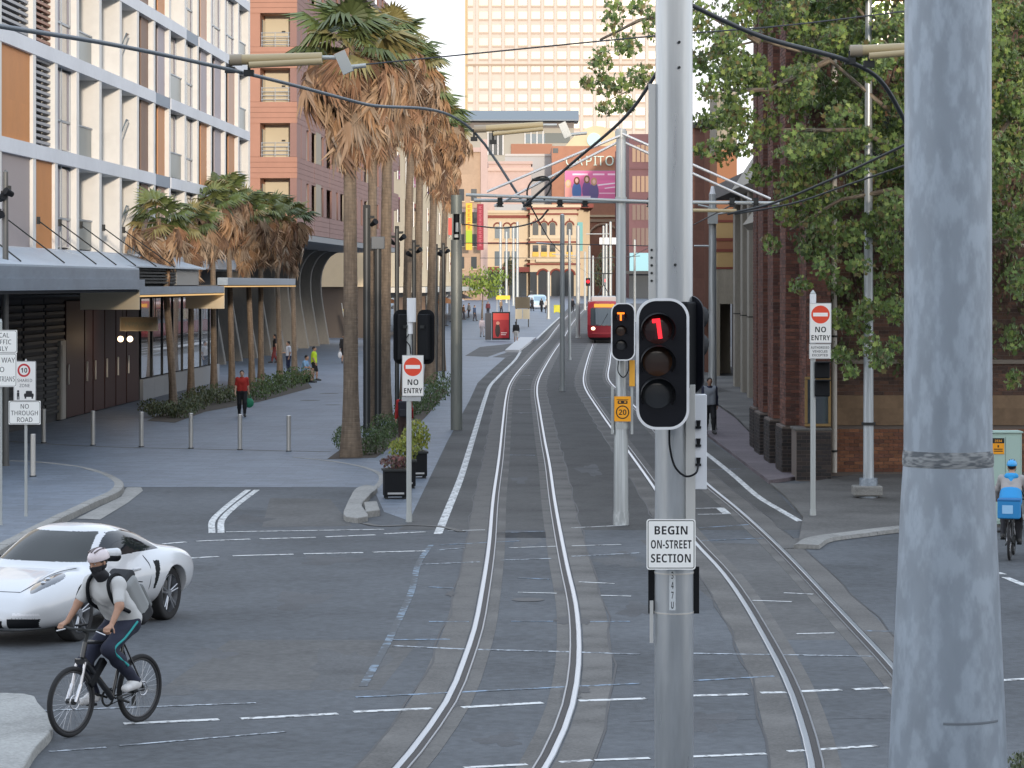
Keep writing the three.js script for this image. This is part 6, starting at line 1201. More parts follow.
// fibreglass insulator arms
for (const [lab, x0, y0, x1, y1, d, r] of [['large beige insulator arm above the terracotta building', 231, 60, 322, 57.5, 36, 0.07], ['beige insulator arm in front of the slate roof', 475, 129, 543, 125, 52, 0.065], ['beige insulator arm at upper right by the plane tree', 851, 51, 930, 47, 34, 0.068]]) {
  const t = thing('insulator_arm', lab, 'insulator'), a = W(x0, y0, d), b = W(x1, y1, d);
  M('rod', bar(a, b, r, r, 12), fibre, t); M('rod', bar(W(x0 + 18, y0 + 5, d - 0.1), W(x1, y1 + 4, d - 0.1), r * 0.62, r * 0.62, 12), fibre, t); M('end_cap', bar(W(x0 - 1, y0, d), W(x0 + 11, y0 - 0.3, d), r * 1.12, r * 1.12, 12), mat([0.3, 0.25, 0.18], 0.5), t);
  M('end_fitting', [bar(b, W(x1 + 14, y1, d), r * 0.4, r * 0.4, 8), box(0.15, 0.3, 0.08).rotateZ(0.42).translate(W(x1 + 22, y1 + 5, d).x, W(x1 + 22, y1 + 5, d).y, -d), bar(W(x1 + 24, y1 + 10, d), W(x1 + 44, y1 + 8, d), 0.03)], poleGrey, t);
  for (const [dx, dy] of [[-1, 10], [18, 13]]) { const c = W(x0 + dx, y0 + dy, d); M('clamp', [box(0.13, 0.08, 0.12, c.x, c.y, -d), bar(W(x0 + dx, y0, d), c, 0.02)], darkPost, t); }
}
{ // utility cabinet
  const d = 51, k = d / FOC, t = thing('utility_cabinet', 'pale green utility cabinet behind the delivery rider', 'cabinet', [W(1008, 0, d).x, 0.1, -d]); const X = px => (px - 1008) * k, Y = py => EYE - (py - HOR) * k - 0.1;
  const cg = mat([0.36, 0.48, 0.42], 0.5);
  M('body', bxx(X(988), X(1022), 0.06, Y(433), -0.5, 0, 0.02), cg, t); M('plinth', bxx(X(989), X(1021), 0, 0.06, -0.48, -0.02), concreteDirty, t); M('roof', bxx(X(987), X(1023), Y(433), Y(431.5), -0.52, 0.03), cg, t); M('door', bxx(X(990.5), X(1005), 0.12, Y(437), 0.001, 0.018), cg, t); M('door', bxx(X(1005.6), X(1020), 0.12, Y(437), 0.001, 0.018), cg, t);
  signPlate(t, 12 * k, 16 * k, 0.005, signText((x) => { x.fillStyle = '#e89a1c'; x.fillRect(0, 0, 120, 160); x.fillStyle = '#1c1a18'; x.fillRect(0, 0, 120, 52); x.fillStyle = '#e89a1c'; x.font = 'bold 34px sans-serif'; x.textAlign = 'center'; x.fillText('2834', 60, 40); x.fillStyle = '#3a2a12'; x.fillRect(52, 70, 16, 24); x.fillRect(16, 106, 88, 10); x.fillRect(16, 126, 88, 10); }, 120, 160), X(998), Y(446), 0.025);
}

// ---------------------------------------------------------------- people
const lay = (o, s) => Object.fromEntries(Object.entries(o).map(([k, v]) => [k, v.map(c => c * s)]));
const vsub = (a, b) => [a[0] - b[0], a[1] - b[1], a[2] - b[2]], vadd = (a, b, s = 1) => [a[0] + b[0] * s, a[1] + b[1] * s, a[2] + b[2] * s], vlen = a => Math.hypot(...a), vnorm = a => { const l = vlen(a) || 1; return [a[0] / l, a[1] / l, a[2] / l]; }, vcross = (a, b) => [a[1] * b[2] - a[2] * b[1], a[2] * b[0] - a[0] * b[2], a[0] * b[1] - a[1] * b[0]], vmix = (a, b, t) => [lerp(a[0], b[0], t), lerp(a[1], b[1], t), lerp(a[2], b[2], t)];
const STAND = { head: [0, 1.62, 0.02], neck: [0, 1.46, 0], chest: [0, 1.3, 0], pel: [0, 0.96, 0], shL: [0.17, 1.41, 0], shR: [-0.17, 1.41, 0], elL: [0.22, 1.14, -0.03], elR: [-0.22, 1.14, -0.03], wrL: [0.23, 0.9, 0.04], wrR: [-0.23, 0.9, 0.04], hpL: [0.09, 0.93, 0], hpR: [-0.09, 0.93, 0], knL: [0.1, 0.51, 0.02], knR: [-0.1, 0.51, 0.02], anL: [0.1, 0.09, -0.02], anR: [-0.1, 0.09, -0.02], toL: [0.12, 0.04, 0.17], toR: [-0.12, 0.04, 0.17] };
const bbox = (pts, pad) => { const lo = [1e9, 1e9, 1e9], hi = [-1e9, -1e9, -1e9]; for (const p of pts) for (let i = 0; i < 3; i++) { lo[i] = Math.min(lo[i], p[i] - pad); hi[i] = Math.max(hi[i], p[i] + pad); } return [lo, hi]; };
function hand(w, dir, pn, side, curl, cell, s = 1) {                       // palm, four fingers, thumb
  dir = vnorm(dir); pn = vnorm(vsub(pn, dir.map(c => c * (dir[0] * pn[0] + dir[1] * pn[1] + dir[2] * pn[2])))); const ac = vcross(dir, pn).map(c => c * side);
  const L = [], pts = [w];
  for (let k = 0; k < 4; k++) {
    let p = vadd(vadd(w, dir, 0.085 * s), ac, (1.5 - k) * 0.021 * s); L.push(limb(w, 0.024 * s, p, 0.012 * s)); let a = 0;
    const len = [0.07, 0.078, 0.074, 0.06][k] * s;
    for (let q = 0; q < 3; q++) { a += curl * (q ? 1.1 : 0.7); const d2 = vadd(dir.map(c => c * Math.cos(a)), pn, Math.sin(a)), n = vadd(p, d2, len * [0.45, 0.32, 0.26][q]); L.push(limb(p, (0.0098 - q * 0.0008) * s, n, (0.009 - q * 0.0008) * s)); p = n; pts.push(p); }
  }
  let p = vadd(vadd(w, dir, 0.025 * s), ac, 0.022 * s); const td = vnorm(vadd(vadd(dir.map(c => c * 0.75), ac, 0.75), pn, 0.35 + curl * 0.4)); let n = vadd(p, td, 0.045 * s); L.push(limb(p, 0.014 * s, n, 0.011 * s)); const t2 = vnorm(vadd(td, pn, curl * 0.9)); L.push(limb(n, 0.011 * s, vadd(n, t2, 0.03 * s), 0.009 * s)); pts.push(n, vadd(n, t2, 0.03 * s));
  const [lo, hi] = bbox(pts, 0.035); return nets(blend(L, 0.006), lo, hi, cell);
}
function headField(h, f, up, s) {                                          // skull, jaw, nose, ears, sockets, turned to face f
  f = vnorm(f); const r = vnorm(vcross(up, f)), u = vcross(f, r);
  const P = (x, y, z) => [h[0] + s * (r[0] * x + u[0] * y + f[0] * z), h[1] + s * (r[1] * x + u[1] * y + f[1] * z), h[2] + s * (r[2] * x + u[2] * y + f[2] * z)];
  const toL = (x, y, z) => { const a = x - h[0], b = y - h[1], c = z - h[2]; return [(a * r[0] + b * r[1] + c * r[2]) / s, (a * u[0] + b * u[1] + c * u[2]) / s, (a * f[0] + b * f[1] + c * f[2]) / s]; };
  const skull = ell([0, 0.03, -0.012], [0.075, 0.088, 0.096]), face = ell([0, -0.035, 0.02], [0.058, 0.082, 0.07]), jaw = limb([0, -0.07, 0.035], 0.042, [0, -0.088, 0.052], 0.026), nose = limb([0, 0.008, 0.086], 0.009, [0, -0.028, 0.102], 0.014), lip = limb([-0.018, -0.058, 0.084], 0.008, [0.018, -0.058, 0.084], 0.008), brow = limb([-0.035, 0.028, 0.078], 0.011, [0.035, 0.028, 0.078], 0.011), ear = (q => (x, y, z) => Math.min(q(x, y, z), q(-x, y, z)))(ell([0.074, -0.005, -0.01], [0.012, 0.032, 0.02])), eye = (q => (x, y, z) => q(Math.abs(x), y, z))(ell([0.031, 0.008, 0.092], [0.017, 0.011, 0.014]));
  const F = (x, y, z) => { const [a, b, c] = toL(x, y, z); let d = smin(skull(a, b, c), face(a, b, c), 0.04); d = smin(d, jaw(a, b, c), 0.025); d = smin(d, nose(a, b, c), 0.012); d = smin(d, brow(a, b, c), 0.02); d = smin(d, lip(a, b, c), 0.008); d = smin(d, ear(a, b, c), 0.01); return s * Math.max(d, -eye(a, b, c)); };
  return { F, P, toL };
}
function person(label, pos, turn, o) {
  const s = (o.h ?? 1.7) / 1.75, J = lay({ ...STAND, ...(o.J || {}) }, 1), t = thing('person', label, 'person', pos, turn), c = o.cell ?? 0.026;
  const b = o.bulk ?? 1, fwd = o.look ?? [0, 0, 1], up = o.up ?? [0, 1, 0];
  const tL = [vadd(J.pel, [0.065, 0, 0]), vadd(J.chest, [0.075, 0, 0])], tR = [vadd(J.pel, [-0.065, 0, 0]), vadd(J.chest, [-0.075, 0, 0])];
  const torso = (e) => [limb(tL[0], 0.115 * b + e, tL[1], 0.105 * b + e), limb(tR[0], 0.115 * b + e, tR[1], 0.105 * b + e), limb(J.chest, 0.11 * b + e, J.shL, 0.06 * b + e), limb(J.chest, 0.11 * b + e, J.shR, 0.06 * b + e), limb(J.chest, 0.1 + e, J.neck, 0.062 + e)];
  const arm = (k, e, part = 1) => { const el = J['el' + k], wr = J['wr' + k], sh = J['sh' + k]; const L = [limb(sh, 0.056 * b + e, part < 0.5 ? vmix(sh, el, 0.75) : el, 0.043 * b + e)]; if (part >= 1) L.push(limb(el, 0.042 * b + e, wr, 0.027 + e)); return L; };
  const leg = (k, e, to = 1) => { const L = [limb(J['hp' + k], 0.095 * b + e, J['kn' + k], 0.06 * b + e)]; if (to >= 1) { L.push(limb(J['kn' + k], 0.057 * b + e, vmix(J['kn' + k], J['an' + k], 0.35), 0.055 * b + e), limb(vmix(J['kn' + k], J['an' + k], 0.35), 0.055 * b + e, J['an' + k], 0.036 + e)); } return L; };
  const foot = (k, e) => [limb(vadd(J['an' + k], [0, -0.035, -0.02]), 0.038 + e, J['to' + k], 0.03 + e), limb(J['an' + k], 0.038 + e, vmix(J['an' + k], J['to' + k], 0.5), 0.036 + e)];
  const all = Object.values(J), [lo, hi] = bbox(all, 0.24);
  const H = headField(J.head, fwd, up, 1), hc = o.fine ? 0.0045 : 0.011;
  const bodyF = blend([...torso(0), ...arm('L', 0), ...arm('R', 0), ...leg('L', 0), ...leg('R', 0), ...foot('L', 0), ...foot('R', 0), limb(J.neck, 0.056, vadd(J.head, [0, -0.07, -0.015]), 0.052)], 0.035);
  const parts = [nets(bodyF, lo, hi, c), nets(H.F, J.head.map(v => v - 0.16), J.head.map(v => v + 0.16), hc)];
  for (const k of ['L', 'R']) { const w = J['wr' + k], e = J['el' + k], hd = (o.hand || {})[k] || {}; parts.push(hand(w, hd.dir || vsub(w, e), hd.pn || [k === 'L' ? -1 : 1, 0, 0.1], k === 'L' ? 1 : -1, hd.curl ?? 0.35, o.fine ? 0.0035 : 0.007)); }
  M('body', merge(parts), mat(o.skin || [0.45, 0.27, 0.19], 0.6), t);
  const wear = (name, list, col, cl = c * 0.8, k = 0.03, rough = 0.85, clip) => { const W0 = o.fine ? 0.0055 : 0, B0 = blend(list, k), F0 = W0 ? (x, y, z) => B0(x, y, z) + W0 * Math.sin(31 * y + 9 * x + 2.5 * Math.sin(17 * x + 6 * z)) * Math.sin(13 * z + 7 * y + 1.3) : B0, F = clip ? (x, y, z) => Math.max(F0(x, y, z), clip(x, y, z)) : F0; return M(name, nets(F, lo, hi, cl), mat(col, rough), t); };
  const e = 0.016;
  if (o.top) wear('shirt', [...torso(e), ...arm('L', e, o.sleeve ?? 0.4), ...arm('R', e, o.sleeve ?? 0.4)], o.top, c * 0.8, 0.04, 0.85, (x, y, z) => { const q = H.toL(x, y, z); return -(Math.hypot(q[0], q[1], q[2]) - 0.135); });
  if (o.vest) wear('vest', torso(e + 0.014), o.vest, c * 0.8, 0.04, 0.8, (x, y, z) => Math.max(Math.abs(x) - 0.19, 0.095 - Math.hypot(x - J.neck[0], y - J.neck[1] - 0.03, z - J.neck[2] - 0.03)));
  if (o.bottom) wear(o.shorts ? 'shorts' : 'trousers', [limb(vadd(J.pel, [0.05, -0.02, 0]), 0.118 * b + e, vadd(J.pel, [-0.05, -0.02, 0]), 0.118 * b + e), ...leg('L', e, o.shorts ? 0 : 1), ...leg('R', e, o.shorts ? 0 : 1)], o.bottom, c * 0.8, 0.05);
  if (o.skirt) wear('skirt', [limb(vadd(J.pel, [0.03, 0.05, 0]), 0.125, vmix(vadd(J.hpL, [0, 0, 0]), J.knL, 0.75), 0.13), limb(vadd(J.pel, [-0.03, 0.05, 0]), 0.125, vmix(J.hpR, J.knR, 0.75), 0.13)], o.skirt, c * 0.8, 0.08);
  for (const k of ['L', 'R']) { const [l2, h2] = bbox([J['an' + k], J['to' + k]], 0.09); const sf = blend(foot(k, 0.012), 0.02); M('shoe', nets(sf, l2, h2, o.fine ? 0.008 : 0.016), mat(o.shoes || [0.05, 0.05, 0.05], 0.6), t); }
  if (o.hair) { const long = o.long || 0; const hf = (x, y, z) => { const [a, bb, cc] = H.toL(x, y, z); let d = ell([0, 0.036, -0.02], [0.084, 0.095, 0.1])(a, bb, cc); d = Math.max(d, cc - 0.062 - Math.max(0, bb - 0.055) * 1.2, -(bb + 0.02 + (cc < -0.02 ? 0.06 + long : 0) + Math.max(0, -cc) * 0.3)); if (long) d = smin(d, limb([0, -0.02, -0.075], 0.06, [0, -0.06 - long, -0.08], 0.045)(a, bb, cc), 0.03); return d; }; M('hair', nets(hf, vadd(J.head, [-0.2, -0.5, -0.25]), vadd(J.head, [0.2, 0.2, 0.25]), o.fine ? 0.006 : 0.012), mat(o.hair, 0.7), t); }
  t.scale.setScalar(s); t.userData.J = undefined; delete t.userData.J;
  return { t, J, H, s };
}
const bagShape = (w, h, d, col, top, t, name = 'bag') => M(name, [box(w, h, d, top[0], top[1] - h / 2 - 0.12, top[2], 0.02), tube([[top[0] - w * 0.3, top[1] - 0.12, top[2]], [top[0], top[1] + 0.01, top[2]], [top[0] + w * 0.3, top[1] - 0.12, top[2]]], 0.008, 5, 12)], mat(col, 0.7), t);
function heldBag(label, P, side, size, col) { const w = P.J['wr' + side], g = thing('shopping_bag', label, 'bag', P.t.position.clone(), P.t.rotation.y); g.scale.setScalar(P.s); const top = [w[0] + (side === 'L' ? 0.02 : -0.02), w[1] - 0.1, w[2] + 0.02]; M('sack', new THREE.SphereGeometry(0.5, 16, 12).scale(size[0], size[1], size[2]).translate(top[0], top[1] - 0.1 - size[1] / 2, top[2]), mat(col, 0.6), g); M('handle', tube([[top[0] - size[0] * 0.3, top[1] - 0.16, top[2]], [top[0], top[1] + 0.01, top[2]], [top[0] + size[0] * 0.3, top[1] - 0.16, top[2]]], 0.01, 5, 12), mat(col, 0.6), g); }
const walk = (a = 0.16) => ({ knL: [0.1, 0.52, 0.12], anL: [0.1, 0.1, 0.1 + a], toL: [0.12, 0.05, 0.3 + a], knR: [-0.1, 0.5, 0.02], anR: [-0.1, 0.11, -a - 0.05], toR: [-0.11, 0.04, 0.1 - a], wrL: [0.25, 0.9, -0.06], wrR: [-0.25, 0.92, 0.14], elR: [-0.23, 1.14, 0.02] });
const skinA = [0.42, 0.25, 0.17], skinB = [0.5, 0.31, 0.22], darkHair = [0.012, 0.01, 0.009];
{
  let p = person('person in red short sleeved top and black trousers walking towards the camera', G(242, 417), 0.1, { h: 1.66, cell: 0.018, top: [0.36, 0.022, 0.014], bottom: [0.012, 0.012, 0.014], hair: darkHair, skin: skinB, sleeve: 0.4, J: walk(0.05) });
  heldBag('green shopping bag held by the person in red', p, 'L', [0.34, 0.36, 0.16], [0.015, 0.2, 0.1]);
  person('person in hi-vis yellow vest standing behind the bench', G(314, 381), 1.4, { h: 1.68, top: [0.45, 0.62, 0.02], vest: [0.5, 0.68, 0.03], bottom: [0.012, 0.012, 0.014], shorts: 1, hair: darkHair, skin: skinA, J: walk(0.02) });
  person('person in light blue shirt sitting on the bench by the palms', G(304.5, 382.5), 1.25, { h: 1.7, top: [0.2, 0.36, 0.55], bottom: [0.3, 0.22, 0.15], shorts: 1, hair: darkHair, skin: skinA, J: { head: [0, 1.22, 0.12], neck: [0, 1.06, 0.05], chest: [0, 0.9, 0.02], pel: [0, 0.56, -0.04], shL: [0.17, 1.0, 0.04], shR: [-0.17, 1.0, 0.04], elL: [0.22, 0.76, 0.14], elR: [-0.22, 0.76, 0.14], wrL: [0.12, 0.68, 0.36], wrR: [-0.12, 0.68, 0.36], hpL: [0.09, 0.53, 0], hpR: [-0.09, 0.53, 0], knL: [0.12, 0.52, 0.42], knR: [-0.12, 0.52, 0.42], anL: [0.12, 0.09, 0.4], anR: [-0.12, 0.09, 0.42], toL: [0.13, 0.04, 0.58], toR: [-0.13, 0.04, 0.6] } });
  const bn = thing('bench', 'low timber bench under the person in light blue', 'bench', G(303.5, 383), 1.25); M('seat', box(1.5, 0.08, 0.5, 0, 0.42, -0.02, 0.01), mat([0.2, 0.12, 0.07], 0.7), bn); for (const x of [-0.6, 0.6]) M('leg', box(0.1, 0.38, 0.4, x, 0.19, -0.02), darkPost, bn);
  person('person in white shirt and navy trousers between two short palms', G(288.5, 374), -1.2, { h: 1.72, top: [0.6, 0.6, 0.62], bottom: [0.02, 0.025, 0.06], hair: darkHair, skin: skinA, J: { wrR: [-0.2, 1.12, 0.26], elR: [-0.24, 1.14, 0.04] } });
  p = person('person in dark top and red shoes walking by the ribbed wall', G(275, 363), -1.4, { h: 1.72, top: [0.02, 0.018, 0.02], bottom: [0.16, 0.03, 0.03], hair: darkHair, skin: skinA, long: 0.12, J: walk(0.1) });
  heldBag('white carrier bag held by the person near the ribbed wall', p, 'R', [0.32, 0.36, 0.2], [0.65, 0.65, 0.65]);
  p = person('person in black dress walking under the overhang', G(344, 363.5), 0.2, { h: 1.72, top: [0.012, 0.012, 0.014], skirt: [0.012, 0.012, 0.014], hair: [0.03, 0.02, 0.015], skin: skinB, sleeve: 1, long: 0.1, J: walk(0.05) });
  heldBag('white bag held by the person in the black dress', p, 'R', [0.26, 0.4, 0.16], [0.6, 0.62, 0.65]);
  p = person('person with red sleeves and dark backpack walking away past planters', G(404, 447), Math.PI, { h: 1.62, cell: 0.02, top: [0.35, 0.02, 0.02], bottom: [0.09, 0.06, 0.05], hair: darkHair, skin: skinA, sleeve: 1, long: 0.1, J: walk(0.05) });
  heldBag('white plastic bag held by the person with red sleeves', p, 'R', [0.2, 0.42, 0.18], [0.6, 0.6, 0.62]);
  const bp = thing('backpack', 'dark backpack worn by the person with red sleeves', 'backpack', p.t.position.clone(), Math.PI); bp.scale.setScalar(p.s); M('pack', box(0.34, 0.5, 0.2, 0, 1.2, -0.24, 0.07), mat([0.02, 0.02, 0.028], 0.8), bp); M('pocket', box(0.26, 0.24, 0.06, 0, 1.08, -0.35, 0.03), mat([0.03, 0.03, 0.035], 0.8), bp); for (const x of [-0.12, 0.12]) M('strap', tube([[x, 1.44, -0.16], [x, 1.49, 0.0], [x, 1.35, 0.14], [x, 1.1, 0.12]], 0.018, 5, 12), black, bp);
  person('person in grey vest and navy sleeves on the right footpath', G(709.5, 437, 0.09), 0.15, { h: 1.74, cell: 0.02, top: [0.02, 0.024, 0.05], vest: [0.22, 0.24, 0.27], bottom: [0.01, 0.011, 0.014], hair: darkHair, skin: [0.32, 0.18, 0.12], sleeve: 1, J: walk(0.04) });
  [[482, 337, 'person in white and pink near the tram stop', 0.3, { top: [0.6, 0.5, 0.5], bottom: [0.5, 0.45, 0.45] }], [516, 343, 'person with dark hair and white shorts crossing by the tram stop', Math.PI, { top: [0.012, 0.012, 0.014], bottom: [0.5, 0.48, 0.45], shorts: 1, long: 0.2 }], [532, 311, 'dark dressed person left of the blue van', 0.5, { top: [0.02, 0.02, 0.025], bottom: [0.015, 0.015, 0.02] }], [541.5, 312, 'dark dressed person right of the blue van', 2.8, { top: [0.015, 0.015, 0.02], bottom: [0.015, 0.015, 0.02] }], [572.5, 312, 'dark dressed person standing between the far tracks', 0, { top: [0.015, 0.015, 0.02], bottom: [0.015, 0.015, 0.02] }], [546.5, 313, 'person in pale top near the yellow barrier', 0.4, { top: [0.5, 0.48, 0.45], bottom: [0.06, 0.06, 0.07] }], [458, 317, 'person in black near the shop umbrellas', 0.3, { top: [0.02, 0.02, 0.02], bottom: [0.03, 0.03, 0.04] }], [463.5, 320, 'person in brown coat beside the street tree', 2, { top: [0.1, 0.06, 0.04], bottom: [0.02, 0.02, 0.03] }], [469, 318, 'person in grey jacket beneath the street tree', -1, { top: [0.15, 0.16, 0.17], bottom: [0.02, 0.02, 0.03] }], [474.5, 321, 'person in dark blue in front of the street tree', 1, { top: [0.03, 0.05, 0.1], bottom: [0.03, 0.03, 0.04] }], [488, 316, 'person in burgundy behind the red poster stand', 0, { top: [0.12, 0.03, 0.04], bottom: [0.02, 0.02, 0.03] }], [501, 314, 'person in tan jacket behind the poster stand', 0.8, { top: [0.25, 0.17, 0.1], bottom: [0.03, 0.03, 0.04] }]]
    .forEach(([px, py, lab, tu, o]) => person(lab, G(px, py), tu, { h: 1.72, cell: 0.04, hair: darkHair, skin: skinA, sleeve: 1, J: walk(0.06), ...o }));
}

// ---------------------------------------------------------------- bicycles and riders
const rubber = mat([0.018, 0.018, 0.019], 0.85), chrome = mat([0.6, 0.6, 0.62], 0.3, { metalness: 1 });
function bicycle(label, pos, turn, o = {}) {
  const t = thing('bicycle', label, 'bicycle', pos, turn), fm = o.frame || phys([0.015, 0.016, 0.018], 0.3, { clearcoat: 0.6 }), wr = 0.355, zf = 0.55, zr = -0.53;
  for (const [z, nm] of [[zf, 'front'], [zr, 'rear']]) {
    const w = new THREE.Group(); w.name = 'wheel'; w.position.set(0, wr, z); t.add(w);
    M('tyre', new THREE.TorusGeometry(wr - 0.024, 0.025, 10, 48).rotateY(Math.PI / 2), rubber, w);
    M('rim', new THREE.TorusGeometry(wr - 0.055, 0.013, 8, 48).rotateY(Math.PI / 2), mat([0.03, 0.03, 0.032], 0.4), w);
    const sp = []; for (let i = 0; i < 28; i++) { const a = i / 28 * 6.283, q = i % 2 ? 0.03 : -0.03; sp.push(bar([q, Math.cos(a + 0.5) * 0.025, Math.sin(a + 0.5) * 0.025], [0, Math.cos(a) * (wr - 0.06), Math.sin(a) * (wr - 0.06)], 0.0016, 0.0016, 4)); }
    M('spokes', sp, chrome, w).userData.kind = 'stuff'; M('hub', cyl(0.03, 0.03, 0.1, 0, -0.05, 0).rotateZ(Math.PI / 2), nm === 'rear' ? (o.motor ? black : darkPost) : darkPost, w); M('brake_disc', new THREE.TorusGeometry(0.07, 0.008, 4, 24).rotateY(Math.PI / 2).translate(0.045, 0, 0), chrome, w);
  }
  const bb = [0, 0.31, -0.09], st = [0, 0.86, -0.27], ht = [0, 0.93, 0.33], hb = [0, 0.78, 0.38];
  M('frame', [bar(bb, st, 0.019), bar(bb, hb, 0.034, 0.03), bar(st, ht, 0.021), bar(hb, ht, 0.026), ...[-1, 1].flatMap(s => [bar([s * 0.04, 0.31, -0.09], [s * 0.06, wr, zr], 0.012), bar([s * 0.02, 0.84, -0.265], [s * 0.06, wr, zr], 0.01)])], fm, t);
  M('fork_crown', box(0.13, 0.05, 0.05, 0, 0.74, 0.395), fm, t);
  for (const s of [-1, 1]) M('fork_leg', [bar([s * 0.055, 0.74, 0.4], [s * 0.055, 0.5, 0.47], 0.016), bar([s * 0.055, 0.52, 0.465], [s * 0.055, wr, zf], 0.021)], o.fork || chrome, t);
  M('seatpost', bar(st, [0, 0.99, -0.31], 0.014), chrome, t);
  M('saddle', nets(blend([limb([0, 1.01, -0.42], 0.05, [0, 1.01, -0.2], 0.018), limb([-0.05, 1.01, -0.43], 0.035, [0.05, 1.01, -0.43], 0.035)], 0.04), [-0.12, 0.93, -0.52], [0.12, 1.09, -0.14], 0.008), black, t);
  M('stem', [bar(ht, [0, 1.02, 0.3], 0.018), bar([0, 1.02, 0.3], [0, 1.06, 0.38], 0.016)], darkPost, t);
  const hbar = M('handlebar', tube([[-0.33, 1.07, 0.32], [-0.18, 1.065, 0.37], [0, 1.06, 0.38], [0.18, 1.065, 0.37], [0.33, 1.07, 0.32]], 0.014, 8, 30), darkPost, t);
  for (const s of [-1, 1]) { M('grip', bar([s * 0.22, 1.068, 0.36], [s * 0.35, 1.07, 0.314], 0.018), rubber, hbar); M('brake_lever', bar([s * 0.2, 1.06, 0.4], [s * 0.32, 1.03, 0.4], 0.007), chrome, hbar); }
  M('phone_mount', box(0.07, 0.02, 0.13, 0.0, 1.11, 0.39, 0.006), black, t);
  const ca = o.crank ?? 0.35, cr = 0.17, cz = Math.cos(ca) * cr, cy = Math.sin(ca) * cr;
  M('chainring', new THREE.TorusGeometry(0.085, 0.012, 6, 30).rotateY(Math.PI / 2).translate(-0.06, 0.31, -0.09), darkPost, t);
  M('chain', [bar([-0.06, 0.395, -0.09], [-0.06, wr + 0.045, zr], 0.006), bar([-0.06, 0.225, -0.09], [-0.06, wr - 0.06, zr], 0.006)], darkPost, t);
  M('derailleur', [box(0.02, 0.13, 0.05, -0.06, wr - 0.12, zr + 0.02), cyl(0.05, 0.05, 0.03, 0, 0, 0).rotateZ(Math.PI / 2).translate(-0.05, wr, zr)], darkPost, t);
  for (const s of [-1, 1]) { M('crank_arm', bar([s * 0.07, 0.31, -0.09], [s * 0.09, 0.31 - s * -cy * -1, -0.09 - s * cz], 0.013), darkPost, t); M('pedal', box(0.09, 0.025, 0.08, s * 0.14, 0.31 + s * cy, -0.09 - s * cz, 0.006), black, t); }
  if (o.battery) M('battery', box(0.07, 0.34, 0.09, 0, 0, 0, 0.02).rotateX(-0.78).translate(0, 0.6, 0.16), black, t);
  return t;
}
function rider(label, pos, turn, o) {
  const ca = 0.35, cz = Math.cos(ca) * 0.17, cy = Math.sin(ca) * 0.17, pl = [0.14, 0.31 + cy, -0.09 - cz], pr = [-0.14, 0.31 - cy, -0.09 + cz];
  const J = { head: [0, 1.72, 0.13], neck: [0, 1.55, 0.04], chest: [0, 1.4, -0.03], pel: [0, 1.1, -0.29], shL: [0.18, 1.5, 0.03], shR: [-0.18, 1.5, 0.03], elL: [0.27, 1.29, 0.12], elR: [-0.27, 1.29, 0.12], wrL: [0.29, 1.115, 0.27], wrR: [-0.29, 1.115, 0.27], hpL: [0.09, 1.07, -0.25], hpR: [-0.09, 1.07, -0.25],
    knL: [0.13, 0.84, 0.12], knR: [-0.12, 0.7, 0.2], anL: [pl[0], pl[1] + 0.1, pl[2] - 0.05], anR: [pr[0], pr[1] + 0.1, pr[2] - 0.05], toL: [pl[0] + 0.01, pl[1] + 0.045, pl[2] + 0.13], toR: [pr[0] - 0.01, pr[1] + 0.045, pr[2] + 0.13], ...(o.J || {}) };
  return person(label, pos, turn, { h: 1.75, J, hand: { L: { dir: [0.12, -0.35, 1], pn: [0, -1, -0.3], curl: 1.05 }, R: { dir: [-0.12, -0.35, 1], pn: [0, -1, -0.3], curl: 1.05 } }, ...o });
}
function helmet(label, P, fwd, col) {
  const g = thing('helmet', label, 'helmet', P.t.position.clone(), P.t.rotation.y); g.scale.copy(P.t.scale); const toL = P.H.toL, h = P.J.head;
  M('shell', nets((x, y, z) => { const [a, b, c] = toL(x, y, z); const d = ell([0, 0.045, -0.015], [0.1, 0.105, 0.128])(a, b, c); return Math.max(d, -(b - 0.03 - 0.1 * Math.max(0, -c - 0.05) * -1), -(ell([0, 0.035, -0.015], [0.086, 0.092, 0.112])(a, b, c))); }, vadd(h, [-0.2, -0.15, -0.2]), vadd(h, [0.2, 0.22, 0.2]), 0.006), phys(col, 0.35, { clearcoat: 0.5 }), g);
  const P3 = P.H.P; for (const x of [-0.045, 0, 0.045]) M('vent', tube([P3(x, 0.128, 0.075), P3(x, 0.153 - Math.abs(x) * 0.3, 0.0), P3(x, 0.135, -0.08)], 0.008, 5, 14), mat([0.12, 0.1, 0.1], 0.7), g);
  for (const s of [-1, 1]) M('strap', tube([P3(s * 0.078, 0.04, 0.0), P3(s * 0.07, -0.06, 0.02), P3(0, -0.118, 0.04)], 0.005, 5, 14), black, g);
}
